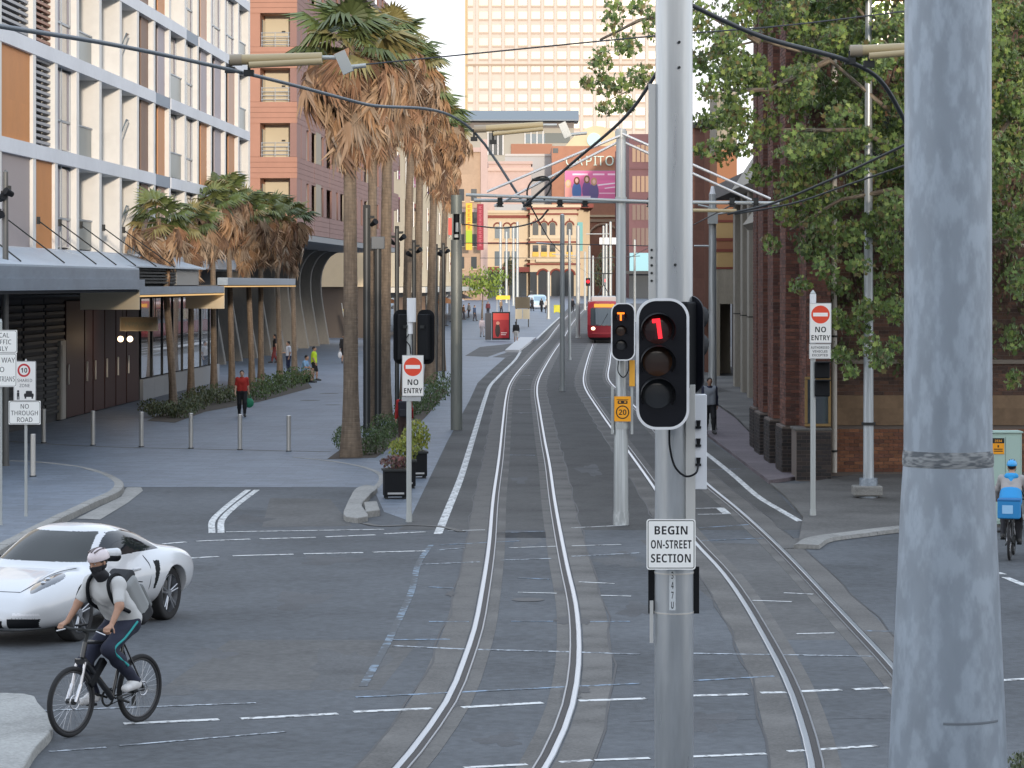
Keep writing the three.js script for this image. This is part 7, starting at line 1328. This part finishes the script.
{
  const th = Math.atan2(-0.52, 0.855), pos = W(106.5, 0, 28.5); pos.y = 0;
  const bk = bicycle('black mountain bicycle ridden by the person with the white helmet', pos, th, { battery: true }); bk.scale.setScalar(1.03);
  const look = vnorm([-0.1, -0.22, 1]);
  const P = rider('person in pale t-shirt and navy track trousers riding the black bicycle', pos.clone(), th, { fine: true, cell: 0.013, look, top: [0.5, 0.5, 0.49], bottom: [0.016, 0.019, 0.038], shoes: [0.62, 0.61, 0.6], hair: [0.015, 0.012, 0.01], skin: [0.36, 0.2, 0.13], sleeve: 0.4 });
  P.t.scale.setScalar(1.03); P.s = 1.03;
  const P3 = P.H.P;
  M('face_mask', nets((x, y, z) => { const [a, b, c] = P.H.toL(x, y, z); return Math.max(P.H.F(x, y, z) - 0.009, b + 0.018, -(c + 0.035)); }, vadd(P.J.head, [-0.15, -0.2, -0.12]), vadd(P.J.head, [0.15, 0.1, 0.18]), 0.005), mat([0.018, 0.018, 0.022], 0.85), P.t);
  M('neck_gaiter', nets(blend([limb(P.J.neck, 0.075, vadd(P.J.head, [0, -0.1, 0]), 0.068)], 0.02), vadd(P.J.neck, [-0.13, -0.12, -0.14]), vadd(P.J.head, [0.13, 0.02, 0.14]), 0.008), mat([0.018, 0.018, 0.022], 0.85), P.t);
  for (const s of [-1, 1]) { M('eye', new THREE.SphereGeometry(0.012, 12, 8).translate(...P3(s * 0.031, 0.008, 0.076)), mat([0.5, 0.48, 0.46], 0.3), P.t); M('iris', new THREE.SphereGeometry(0.006, 8, 6).translate(...P3(s * 0.031, 0.007, 0.085)), black, P.t); M('eyebrow', bar(P3(s * 0.016, 0.03, 0.09), P3(s * 0.046, 0.031, 0.078), 0.005), black, P.t); }
  for (const [k, sx] of [['L', 1], ['R', -1]]) M('side_stripe', [tube([vadd(P.J['hp' + k], [sx * 0.112, 0.02, 0]), vadd(vmix(P.J['hp' + k], P.J['kn' + k], 0.5), [sx * 0.094, 0, 0]), vadd(P.J['kn' + k], [sx * 0.074, 0, 0]), vadd(vmix(P.J['kn' + k], P.J['an' + k], 0.5), [sx * 0.068, 0, -0.01])], 0.014, 5, 24)], mat([0.02, 0.3, 0.3], 0.7), P.t);
  helmet('pale pink white helmet worn by the cyclist', P, look, [0.62, 0.54, 0.55]);
  const bp = thing('backpack', 'large grey and black backpack on the cyclist in pale t-shirt', 'backpack', pos.clone(), th); bp.scale.setScalar(1.03);
  const tilt = 0.62, place = g => g.rotateX(tilt).translate(0, 1.3, -0.34);
  M('pack', place(box(0.36, 0.56, 0.24, 0, 0.02, 0, 0.08)), mat([0.26, 0.27, 0.27], 0.85), bp); M('base_panel', place(box(0.365, 0.2, 0.245, 0, -0.18, 0, 0.07)), mat([0.02, 0.021, 0.024], 0.8), bp); M('pocket', place(box(0.28, 0.3, 0.07, 0, -0.06, -0.13, 0.03)), mat([0.16, 0.17, 0.17], 0.85), bp); M('top_flap', place(box(0.3, 0.1, 0.26, 0, 0.27, 0.0, 0.04)), mat([0.02, 0.021, 0.024], 0.8), bp);
  M('zip', place(bar([-0.13, 0.1, -0.168], [0.13, 0.1, -0.168], 0.006)), black, bp);
  for (const s of [-1, 1]) M('strap', tube([[s * 0.12, 1.5, -0.16], [s * 0.125, 1.6, 0.0], [s * 0.13, 1.52, 0.13], [s * 0.16, 1.32, 0.08], [s * 0.19, 1.2, -0.14]], 0.02, 6, 24), black, bp);
  // delivery rider seen from behind at the right
  const p2 = W(1011.5, 0, 46.4); p2.y = 0; const t2 = Math.PI - 0.25;
  bicycle('dark bicycle under the delivery rider in blue and grey', p2, t2, {}).scale.setScalar(0.92);
  const Q = rider('delivery rider in blue and grey jacket seen from behind', p2.clone(), t2, { cell: 0.018, top: [0.33, 0.31, 0.3], bottom: [0.02, 0.02, 0.024], hair: darkHair, skin: skinA, sleeve: 1, shoes: [0.04, 0.04, 0.04] });
  Q.t.scale.setScalar(0.9); Q.s = 0.9;
  M('jacket_hem', nets(blend([...[-0.07, 0.07].map(x => limb(vadd(Q.J.pel, [x, 0, 0]), 0.15, vadd(vmix(Q.J.pel, Q.J.chest, 0.45), [x, 0, 0]), 0.138))], 0.06), vadd(Q.J.pel, [-0.3, -0.2, -0.25]), vadd(Q.J.pel, [0.3, 0.35, 0.35]), 0.018), mat([0.02, 0.25, 0.55], 0.75), Q.t);
  M('hood', nets(blend([limb(vadd(Q.J.neck, [0.07, 0.0, -0.07]), 0.065, vadd(Q.J.neck, [-0.07, 0.0, -0.07]), 0.065), limb(vadd(Q.J.neck, [0, -0.02, -0.09]), 0.07, vadd(Q.J.chest, [0, 0.02, -0.115]), 0.03)], 0.04), vadd(Q.J.neck, [-0.22, -0.35, -0.3]), vadd(Q.J.neck, [0.22, 0.12, 0.12]), 0.015), mat([0.02, 0.28, 0.6], 0.75), Q.t);
  helmet('bright blue helmet worn by the delivery rider', Q, [0, 0, 1], [0.02, 0.32, 0.68]);
  const dbag = thing('delivery_bag', 'blue delivery bag on the rear rack of the right hand bicycle', 'bag', p2.clone(), t2); dbag.scale.setScalar(0.9); M('bag', box(0.42, 0.36, 0.34, 0, 0.98, -0.62, 0.03), mat([0.02, 0.22, 0.5], 0.7), dbag); M('flap', box(0.43, 0.05, 0.35, 0, 1.15, -0.62, 0.02), mat([0.015, 0.13, 0.32], 0.7), dbag); M('print', printed(0.2, 0.16, 0.01, 0).rotateY(Math.PI).translate(0.02, 0.98, -0.795), mat([0.3, 0.55, 0.8], 0.6), dbag); M('rack', [box(0.16, 0.02, 0.4, 0, 0.79, -0.56), ...[-1, 1].map(s => bar([s * 0.07, 0.79, -0.55], [s * 0.07, 0.36, -0.54], 0.008))], darkPost, dbag);
  const ob = thing('orange_bag', 'orange and black bag at the right of the delivery rider', 'bag', [p2.x + 0.36, 0, p2.z - 0.05]); ob.scale.setScalar(0.9); M('pouch', box(0.26, 0.4, 0.24, 0, 0.86, 0.1, 0.06), mat([0.75, 0.17, 0.03], 0.7), ob); M('panel', box(0.2, 0.3, 0.06, 0.02, 0.8, 0.22, 0.02), black, ob); M('strap', tube([[-0.1, 1.04, 0.05], [-0.22, 1.3, -0.02], [-0.3, 1.42, -0.1]], 0.012, 5, 12), black, ob);
}

// ---------------------------------------------------------------- white sports car
function spl(pts) { return z => { if (z <= pts[0][0]) return pts[0][1]; for (let i = 1; i < pts.length; i++) if (z <= pts[i][0]) { const [a, b] = pts[i - 1], [c, d] = pts[i]; const p0 = pts[Math.max(0, i - 2)], p3 = pts[Math.min(pts.length - 1, i + 1)]; const m1 = (d - p0[1]) / (c - p0[0]) * (c - a), m2 = (p3[1] - b) / (p3[0] - a) * (c - a), t = (z - a) / (c - a), t2 = t * t, t3 = t2 * t; return (2 * t3 - 3 * t2 + 1) * b + (t3 - 2 * t2 + t) * m1 + (-2 * t3 + 3 * t2) * d + (t3 - t2) * m2; } return pts[pts.length - 1][1]; }; }
{
  const t = thing('sports_car', 'white low sports coupe turning at the left edge of the road', 'car', [-6.06, 0, -37.0], Math.atan2(-0.36, 0.93)); t.scale.set(1.02, 1.09, 0.99);
  const top = spl([[-2.02, 0.55], [-1.95, 0.8], [-1.75, 0.89], [-1.3, 0.92], [-0.6, 0.92], [0.2, 0.9], [0.8, 0.86], [1.3, 0.79], [1.7, 0.7], [2.0, 0.58], [2.17, 0.44], [2.22, 0.36]]), wid = spl([[-2.02, 0.5], [-1.93, 0.78], [-1.7, 0.88], [-1.2, 0.905], [-0.5, 0.87], [0.3, 0.86], [0.9, 0.885], [1.3, 0.895], [1.7, 0.86], [2.0, 0.74], [2.15, 0.52], [2.22, 0.3]]), bot = spl([[-2.02, 0.36], [-1.85, 0.25], [-1.5, 0.17], [1.5, 0.15], [2.0, 0.17], [2.22, 0.24]]);
  const roof = spl([[-1.95, 0.8], [-1.6, 0.95], [-1.1, 1.14], [-0.65, 1.25], [-0.25, 1.3], [0.08, 1.285], [0.35, 1.19], [0.65, 1.03], [0.95, 0.84], [1.08, 0.72]]), cw = spl([[-1.9, 0.42], [-1.5, 0.54], [-1.0, 0.66], [-0.4, 0.73], [0.1, 0.745], [0.6, 0.745], [1.05, 0.72]]);
  const sup = (a, b, n) => Math.pow(Math.pow(Math.abs(a), n) + Math.pow(Math.abs(b), n), 1 / n);
  const fF = ell([0.68, 0.56, 1.25], [0.22, 0.235, 0.68]), fR = ell([0.67, 0.62, -1.2], [0.24, 0.27, 0.72]);
  const F = (x, y, z) => {
    const zz = clamp(z, -2.02, 2.22), T0 = top(zz), B0 = bot(zz), w = wid(zz), yc = lerp(B0, T0, 0.52), h = Math.max(0.04, (T0 - B0) * 0.5);
    let d = (sup(x / w, (y - yc) / (y > yc ? T0 - yc : yc - B0), 3.0) - 1) * Math.min(w, h) * 0.9; d = Math.max(d, Math.abs(z - 0.1) - 2.12);
    const R0 = roof(clamp(z, -1.9, 1.08)), c0 = 0.6, hh = Math.max(0.06, R0 - c0), cwz = cw(clamp(z, -1.9, 1.05));
    let q = (sup(x / (cwz + 0.07), (y - c0) / hh, 2.9) - 1) * hh * 0.9; q = Math.max(q, z - 1.06, -1.9 - z, c0 - y - 0.05);
    d = smin(d, q, 0.05);
    const ax = Math.abs(x); d = smin(d, fF(ax, y, z), 0.2); d = smin(d, fR(ax, y, z), 0.2);
    for (const [wz, r] of [[1.25, 0.362], [-1.225, 0.372]]) { const k = Math.max(Math.hypot(y - 0.335, z - wz) - r, 0.52 - ax); d = Math.max(d, -k); }
    return d;
  };
  const sort = (x, y, z, nx, ny, nz) => {
    const ax = Math.abs(x);
    for (const wz of [1.25, -1.225]) if (Math.hypot(y - 0.335, z - wz) < 0.385 && ax < 0.84 && ax > 0.45 && (Math.abs(nx) < 0.5 || ax < 0.6) && y < 0.74 && Math.hypot(y - 0.335, z - wz) < 0.378) return 'well';
    const pil = lerp(0.66, 0.5, (y - 0.9) / 0.32); if (z > 0.1 && y > 0.905 && y < 1.23 && ax < pil) return 'windscreen';
    if (z < -0.72 && nz < -0.1 && ny > 0.3 && y > 0.95 && y < 1.17 && ax < lerp(0.42, 0.5, (y - 0.95) / 0.2)) return 'rear_window';
    if (ax > (z > 0.05 ? pil + 0.06 : 0.5) && y > 0.925 && y < 1.21 && z < 0.74 - (y - 0.925) * 1.6 && Math.pow((z + 0.15) / 0.95, 2) + Math.pow((y - 0.91) / 0.325, 2) < 1) return 'side_window';
    if (y > 0.48 && Math.pow((ax - 0.63 - (1.7 - z) * 0.14) / 0.15, 2) + Math.pow((z - 1.68) / 0.3, 2) < 1) return x > 0 ? 'headlight' : 'headlight ';
    if (z > 1.8 && y > 0.225 && y < 0.345 && ax > 0.34 && ax < 0.74 - (0.345 - y) * 0.5) return 'intake';
    if (z > 1.8 && y > 0.225 && y < 0.315 && ax < 0.27) return 'intake';
    if (z > 1.75 && y > 0.385 && y < 0.412 && ax > 0.4 && ax < 0.74) return 'daylight_lamp';
    if (y < 0.19) return 'sill';
    if (nx > 0.55 || nx < -0.55) if (y > 0.45 && y < 0.8 && Math.abs(z + 0.72 + (y - 0.6) * 0.3) < 0.06 * (0.4 + (y - 0.45) * 2)) return 'side_intake';
    return 'body';
  };
  const parts = nets(F, [-1.0, 0.1, -2.3], [1.0, 1.38, 2.3], 0.0125, sort);
  const paint = phys([0.55, 0.56, 0.575], 0.35, { clearcoat: 1, clearcoatRoughness: 0.04 }), gl = phys([0.012, 0.015, 0.02], 0.04, { specularIntensity: 0.8 });
  const mm = { body: paint, well: black, windscreen: phys([0.03, 0.032, 0.03], 0.04, { specularIntensity: 0.8 }), rear_window: gl, side_window: gl, headlight: phys([0.06, 0.065, 0.075], 0.08, { clearcoat: 1 }), intake: black, daylight_lamp: mat([0.7, 0.7, 0.72], 0.3), sill: black, side_intake: black };
  for (const k in parts) M(k.trim(), parts[k], mm[k.trim()], t);
  // projector bulbs in the headlights
  const surfX = (y, z) => { let a = 0.4, b = 1.1; for (let i = 0; i < 24; i++) { const m = (a + b) / 2; if (F(m, y, z) < 0) a = m; else b = m; } return a; };
  const surfY = (x, z) => { let a = 0.3, b = 1.1; for (let i = 0; i < 24; i++) { const m = (a + b) / 2; if (F(x, m, z) < 0) a = m; else b = m; } return a; };
  for (const s of [-1, 1]) {
    for (const zz of [1.66, 1.78]) M('headlamp_projector', new THREE.SphereGeometry(0.045, 14, 10).scale(0.8, 0.5, 0.8).translate(s * 0.63, surfY(0.63, zz) + 0.004, zz), mat([0.5, 0.52, 0.55], 0.15, { metalness: 0.8 }), t);
    const seam = [[0.3, 0.62], [0.5, 0.66], [0.75, 0.64], [0.88, 0.56]].map(([y, z]) => [s * (surfX(y, z) + 0.001), y, z]), seam2 = [[0.28, -0.5], [0.5, -0.56], [0.75, -0.6], [0.88, -0.58]].map(([y, z]) => [s * (surfX(y, z) + 0.001), y, z]), seam3 = [0.6, 0.3, 0, -0.3, -0.48].map(z => [s * (surfX(0.26, z) + 0.001), 0.27, z]);
    M('door_seam', [tube(seam, 0.005, 4, 20), tube(seam2, 0.005, 4, 20), tube(seam3, 0.005, 4, 20)], black, t);
    M('door_handle', box(0.03, 0.035, 0.2, s * (surfX(0.73, -0.3) + 0.008), 0.73, -0.3, 0.012), paint, t);
    const mi = M('door_mirror', nets(blend([limb([s * 0.88, 1.0, 0.55], 0.06, [s * 1.0, 1.005, 0.52], 0.066)], 0.05), [s > 0 ? 0.72 : -1.18, 0.84, 0.38], [s > 0 ? 1.18 : -0.72, 1.16, 0.74], 0.012), paint, t); M('mirror_stalk', bar([s * 0.74, 0.9, 0.55], [s * 0.88, 0.97, 0.55], 0.022), black, mi); M('mirror_lower', nets(limb([s * 0.88, 0.962, 0.55], 0.06, [s * 1.0, 0.965, 0.52], 0.062), [s > 0 ? 0.76 : -1.14, 0.85, 0.42], [s > 0 ? 1.14 : -0.76, 1.08, 0.68], 0.012), black, mi);
  }
  for (const s of [-1, 1]) M('bonnet_seam', tube([0.98, 1.2, 1.45, 1.7, 1.88].map((z, i) => { const x = s * [0.66, 0.58, 0.52, 0.46, 0.36][i]; return [x, surfY(Math.abs(x), z) + 0.001, z]; }), 0.0045, 4, 24), black, t);
  M('bonnet_seam', tube([-0.36, -0.18, 0, 0.18, 0.36].map(x => [x, surfY(Math.abs(x), 1.9 - x * x * 0.1) + 0.001, 1.9 - x * x * 0.1]), 0.0045, 4, 20), black, t);
  M('wiper', [tube([[-0.1, 0.9, 0.8], [0.2, 0.95, 0.73], [0.5, 0.96, 0.66]], 0.008, 5, 14), tube([[-0.5, 0.9, 0.76], [-0.2, 0.96, 0.72], [0.1, 0.98, 0.68]], 0.008, 5, 14)], black, t);
  M('bonnet_badge', cyl(0.03, 0.03, 0.008, 0, 0, 0, 16).rotateX(0.9).translate(0, 0.575, 1.985), mat([0.45, 0.3, 0.08], 0.4), t);
  const rimM = mat([0.42, 0.43, 0.45], 0.3, { metalness: 0.9 });
  for (const [wz, r] of [[1.25, 0.335], [-1.225, 0.342]]) for (const s of [-1, 1]) {
    const w = new THREE.Group(); w.name = 'wheel'; w.position.set(s * 0.765, r, wz); t.add(w);
    M('tyre', new THREE.LatheGeometry([[0.235, -0.11], [0.3, -0.122], [r - 0.012, -0.112], [r, -0.085], [r, 0.085], [r - 0.012, 0.112], [0.3, 0.122], [0.235, 0.11]].map(q => new THREE.Vector2(...q)), 40).rotateZ(Math.PI / 2), rubber, w);
    M('rim', new THREE.LatheGeometry([[0.2, -0.08], [0.225, 0.06], [0.243, 0.112], [0.236, 0.116]].map(q => new THREE.Vector2(...q)), 40).rotateZ(-s * Math.PI / 2), rimM, w);
    M('brake_disc', cyl(0.165, 0.165, 0.03, 0, -0.015, 0, 30).rotateZ(Math.PI / 2).translate(s * 0.02, 0, 0), mat([0.2, 0.2, 0.2], 0.5, { metalness: 0.7 }), w);
    for (let i = 0; i < 5; i++) for (const q of [-0.13, 0.13]) { const a = i / 5 * 6.283 + q, a0 = i / 5 * 6.283 + q * 1.6; M('spoke', bar([s * 0.088, Math.cos(a0) * 0.05, Math.sin(a0) * 0.05], [s * 0.108, Math.cos(a) * 0.232, Math.sin(a) * 0.232], 0.016, 0.013, 6), rimM, w); }
    M('centre_cap', cyl(0.058, 0.05, 0.03, 0, 0, 0, 18).rotateZ(-s * Math.PI / 2).translate(s * 0.08, 0, 0), rimM, w);
  }
}
// ---------------------------------------------------------------- tram and far street clutter
{
  const d = 214, t = thing('tram', 'red and dark tram approaching on the right hand track', 'tram', [W(604, 0, d).x, 0.25, -d], -0.03);
  const w = 1.32, F = (x, y, z) => { const nose = y < 1.2 ? 0 : (y - 1.2) * 0.32; const a = Math.pow(Math.pow(Math.abs(x / w), 6) + Math.pow(Math.abs((y - 1.55) / 1.55), 8), 1 / 6) - 1; return Math.max(a * 1.1, z + nose + 0.16 * x * x + (y < 0.4 ? (0.4 - y) * 0.3 : 0), -6 - z); };
  const parts = nets(F, [-1.45, -0.1, -6.1], [1.45, 3.25, 0.15], 0.07, (x, y, z, nx, ny, nz) => { if (nz > 0.5 && y > 1.15 && y < 2.55 && Math.abs(x) < 1.1) return 'windscreen'; if (nz > 0.5 && y >= 2.58 && y < 2.86 && Math.abs(x) < 0.8) return 'destination_sign'; if (Math.abs(nx) > 0.6 && y > 1.2 && y < 2.4 && z < -0.9) return 'side_window'; if (y < 0.22) return 'skirt'; return 'body'; });
  const red = phys([0.34, 0.018, 0.03], 0.35, { clearcoat: 0.6 }), m = { body: red, windscreen: phys([0.05, 0.07, 0.08], 0.05, { clearcoat: 1 }), side_window: glassDark, skirt: black, destination_sign: new THREE.MeshStandardMaterial({ color: 0x221100, emissive: lin(1, 0.5, 0.08), emissiveIntensity: 0.7 }) };
  for (const k in parts) M(k, parts[k], m[k], t);
  M('coach', bxx(-1.31, 1.31, 0.2, 3.05, -32, -6.0, 0.12), red, t); M('roof_unit', bxx(-1.0, 1.0, 3.05, 3.45, -12, -2, 0.08), mat([0.45, 0.43, 0.42], 0.6), t);
  for (let z = -8; z > -30; z -= 2.6) for (const x of [-1.315, 1.315]) M('side_window', box(0.02, 1.1, 2.2, x, 1.85, z), glassDark, t);
  M('pantograph', [bar([-0.5, 3.45, -5], [0, 4.4, -7], 0.03), bar([0.5, 3.45, -5], [0, 4.4, -7], 0.03), bar([0, 4.4, -7], [0, 5.3, -5.4], 0.03), bar([-0.8, 5.3, -5.4], [0.8, 5.3, -5.4], 0.04)], darkPost, t);
  const lampM = new THREE.MeshStandardMaterial({ color: 0xffffff, emissive: lin(1, 0.75, 0.4), emissiveIntensity: 2.0 });
  for (const x of [-0.85, 0.85]) M('headlight', new THREE.SphereGeometry(0.13, 12, 8).scale(1.3, 1, 0.5).translate(x, 0.92, -0.1), lampM, t);
  M('bumper_line', box(1.9, 0.08, 0.1, 0, 0.55, -0.02), mat([0.5, 0.05, 0.06], 0.4), t); M('wiper', bar([-0.2, 1.2, -0.02], [0.3, 2.1, -0.28], 0.02), black, t);
  for (const z of [-1.6, -4.4, -14, -24]) for (const x of [-0.72, 0.72]) M('wheel', cyl(0.3, 0.3, 0.12, 0, -0.06, 0, 18).rotateZ(Math.PI / 2).translate(x, 0.06, z), darkPost, t);
}
{
  const b = thing('poster_stand', 'red poster stand on the tram stop pavement', 'poster', G(501, 341)), m = mat('#ffffff', 0.5, { map: canvas(160, 260, (x, w, h) => { x.fillStyle = '#b5202a'; x.fillRect(0, 0, w, h); x.fillStyle = '#e04038'; x.fillRect(0, 0, w, 70); x.fillStyle = '#2a1418'; x.beginPath(); x.ellipse(46, 180, 26, 70, 0, 0, 7); x.fill(); x.fillStyle = '#d99a80'; x.beginPath(); x.arc(48, 104, 18, 0, 7); x.fill(); x.fillStyle = '#f5d9d0'; x.fillRect(80, 200, 60, 10); x.fillRect(80, 220, 50, 8); }) });
  M('case', box(1.5, 2.3, 0.3, 0, 1.25, 0, 0.03), darkPost, b); M('poster', printed(1.3, 2.05, 0.02, 0.156).translate(0, 1.27, 0), m, b); M('side_case', box(0.5, 2.2, 1.2, -1.05, 1.2, -0.4, 0.03), mat([0.06, 0.06, 0.07], 0.6), b);
  const st = thing('information_board', 'brown information board on two posts beside the tram stop', 'sign', G(522.5, 327)), d = -st.position.z, k = d / FOC, Y = py => EYE - (py - HOR) * k - st.position.y;
  M('panel', bxx(-7.5 * k, 7.5 * k, Y(308.5), Y(297), -0.1, 0.1), mat([0.09, 0.075, 0.05], 0.7), st); M('panel', bxx(-7.2 * k, -0.3 * k, Y(319), Y(309), -0.1, 0.1), mat([0.4, 0.36, 0.27], 0.7), st); M('panel', bxx(0.3 * k, 7.2 * k, Y(319), Y(309), -0.1, 0.1), mat([0.36, 0.33, 0.25], 0.7), st); for (const x of [-6, 6]) M('post', bxx(x * k - 0.05, x * k + 0.05, 0, Y(297), -0.16, -0.1), darkPost, st);
  const ys = thing('yellow_sign', 'small yellow street sign above the red poster stand', 'sign', G(503, 316)); const d2 = -ys.position.z, k2 = d2 / FOC, Y2 = py => EYE - (py - HOR) * k2 - ys.position.y; M('board', bxx(-7 * k2, 7 * k2, Y2(299.5), Y2(295.5), -0.08, 0.08), mat([0.85, 0.6, 0.04], 0.6), ys); for (const x of [-6, 6]) M('post', cyl(0.05, 0.05, Y2(296), x * k2, 0, -0.12), poleGrey, ys);
  const rd = G(605.5, 305), rs = thing('tram_signal', 'far red signal light above the red tram', 'signal', rd), k3 = -rd.z / FOC, Y3 = py => EYE - (py - HOR) * k3 - rd.y; M('post', cyl(0.08, 0.08, Y3(283), 0, 0, 0), darkPost, rs); M('head', box(0.8, 1.6, 0.3, 0, Y3(283), 0.1, 0.05), black, rs); M('lamp', new THREE.SphereGeometry(0.26, 14, 10).translate(0, Y3(280.5), 0.3), ledRed, rs);
  [[562, 320, 291.5, 'small red signal light left of the red tram'], [588, 318, 282, 'small red signal light behind the catenary poles']].forEach(([px, py, ly, lab]) => { const p = G(px, py), q = thing('tram_signal', lab, 'signal', p), kk = -p.z / FOC, y = EYE - (ly - HOR) * kk - p.y; M('post', cyl(0.06, 0.06, y, 0, 0, 0), darkPost, q); M('head', box(0.5, 0.9, 0.25, 0, y, 0.05, 0.04), black, q); M('lamp', new THREE.SphereGeometry(0.2, 12, 8).translate(0, y + 0.05, 0.2), ledRed, q); });
  // van
  const vp = G(540, 309), v = thing('van', 'pale blue van facing the camera on the far street', 'van', vp, 0.15);
  M('body', nets((x, y, z) => Math.max(Math.pow(Math.pow(Math.abs(x / 0.92), 5) + Math.pow(Math.abs((y - 1.05) / 0.85), 6), 0.2) - 1, z + Math.max(0, y - 1.0) * 0.75, -4.4 - z), [-1.1, 0.1, -4.6], [1.1, 2.1, 0.2], 0.07), phys([0.4, 0.55, 0.66], 0.35, { clearcoat: 0.6 }), v); M('windscreen', box(1.5, 0.65, 0.03, 0, 0, 0).rotateX(-0.64).translate(0, 1.4, -0.27), phys([0.2, 0.3, 0.38], 0.05, { clearcoat: 1 }), v); M('bumper', box(1.7, 0.3, 0.15, 0, 0.4, 0.02, 0.04), mat([0.6, 0.62, 0.64], 0.5), v); for (const x of [-0.68, 0.68]) M('headlight', box(0.3, 0.2, 0.06, x, 0.75, 0.02, 0.03), mat([0.7, 0.7, 0.7], 0.2), v); for (const [x, z] of [[-0.8, -0.8], [0.8, -0.8], [-0.8, -3.5], [0.8, -3.5]]) M('wheel', cyl(0.32, 0.32, 0.2, 0, -0.1, 0, 18).rotateZ(Math.PI / 2).translate(x, 0.32, z), rubber, v);
  const yb = thing('barrier', 'small yellow plastic barrier on the far street', 'barrier', G(557, 313)); M('panel', box(0.8, 0.9, 0.12, 0, 0.55, 0, 0.05), mat([0.65, 0.6, 0.04], 0.6), yb); for (const x of [-0.3, 0.3]) M('foot', box(0.15, 0.12, 0.6, x, 0.06, 0, 0.02), mat([0.5, 0.46, 0.04], 0.6), yb);
  // cafe umbrellas along the shops
  [[452, 322, [0.55, 0.55, 0.6], 'white cafe umbrella beside the cutout pole'], [461, 319, [0.05, 0.04, 0.04], 'dark cafe umbrella behind the cutout pole'], [446, 326, [0.3, 0.14, 0.06], 'brown cafe umbrella left of the cutout pole']].forEach(([px, py, c, lab]) => { const p = G(px, py), u = thing('umbrella', lab, 'umbrella', p); M('pole', cyl(0.04, 0.04, 2.7, 0, 0, 0), darkPost, u); M('canopy', new THREE.ConeGeometry(1.4, 0.6, 8, 1, true).translate(0, 2.6, 0), mat(c, 0.8), u); M('base', cyl(0.3, 0.25, 0.1, 0, 0, 0), darkPost, u); });
  const fl = G(347, 340), f = thing('feather_flag', 'yellow and white leaning flag by the ribbed wall', 'flag', fl); const kf = -fl.z / FOC; M('mast', bar([0, 0, 0], [-0.45, 3.1, 0], 0.03), poleGrey, f); M('cloth', new THREE.ExtrudeGeometry(new THREE.Shape([[0.02, 0.9], [0.35, 1.0], [-0.1, 2.6], [-0.36, 2.6]].map(q => new THREE.Vector2(...q))), { depth: 0.02, bevelEnabled: false }), mat([0.7, 0.55, 0.15], 0.8), f);
}

for (const o of scene.children) delete o.userData.size;
renderer.render(scene, camera);
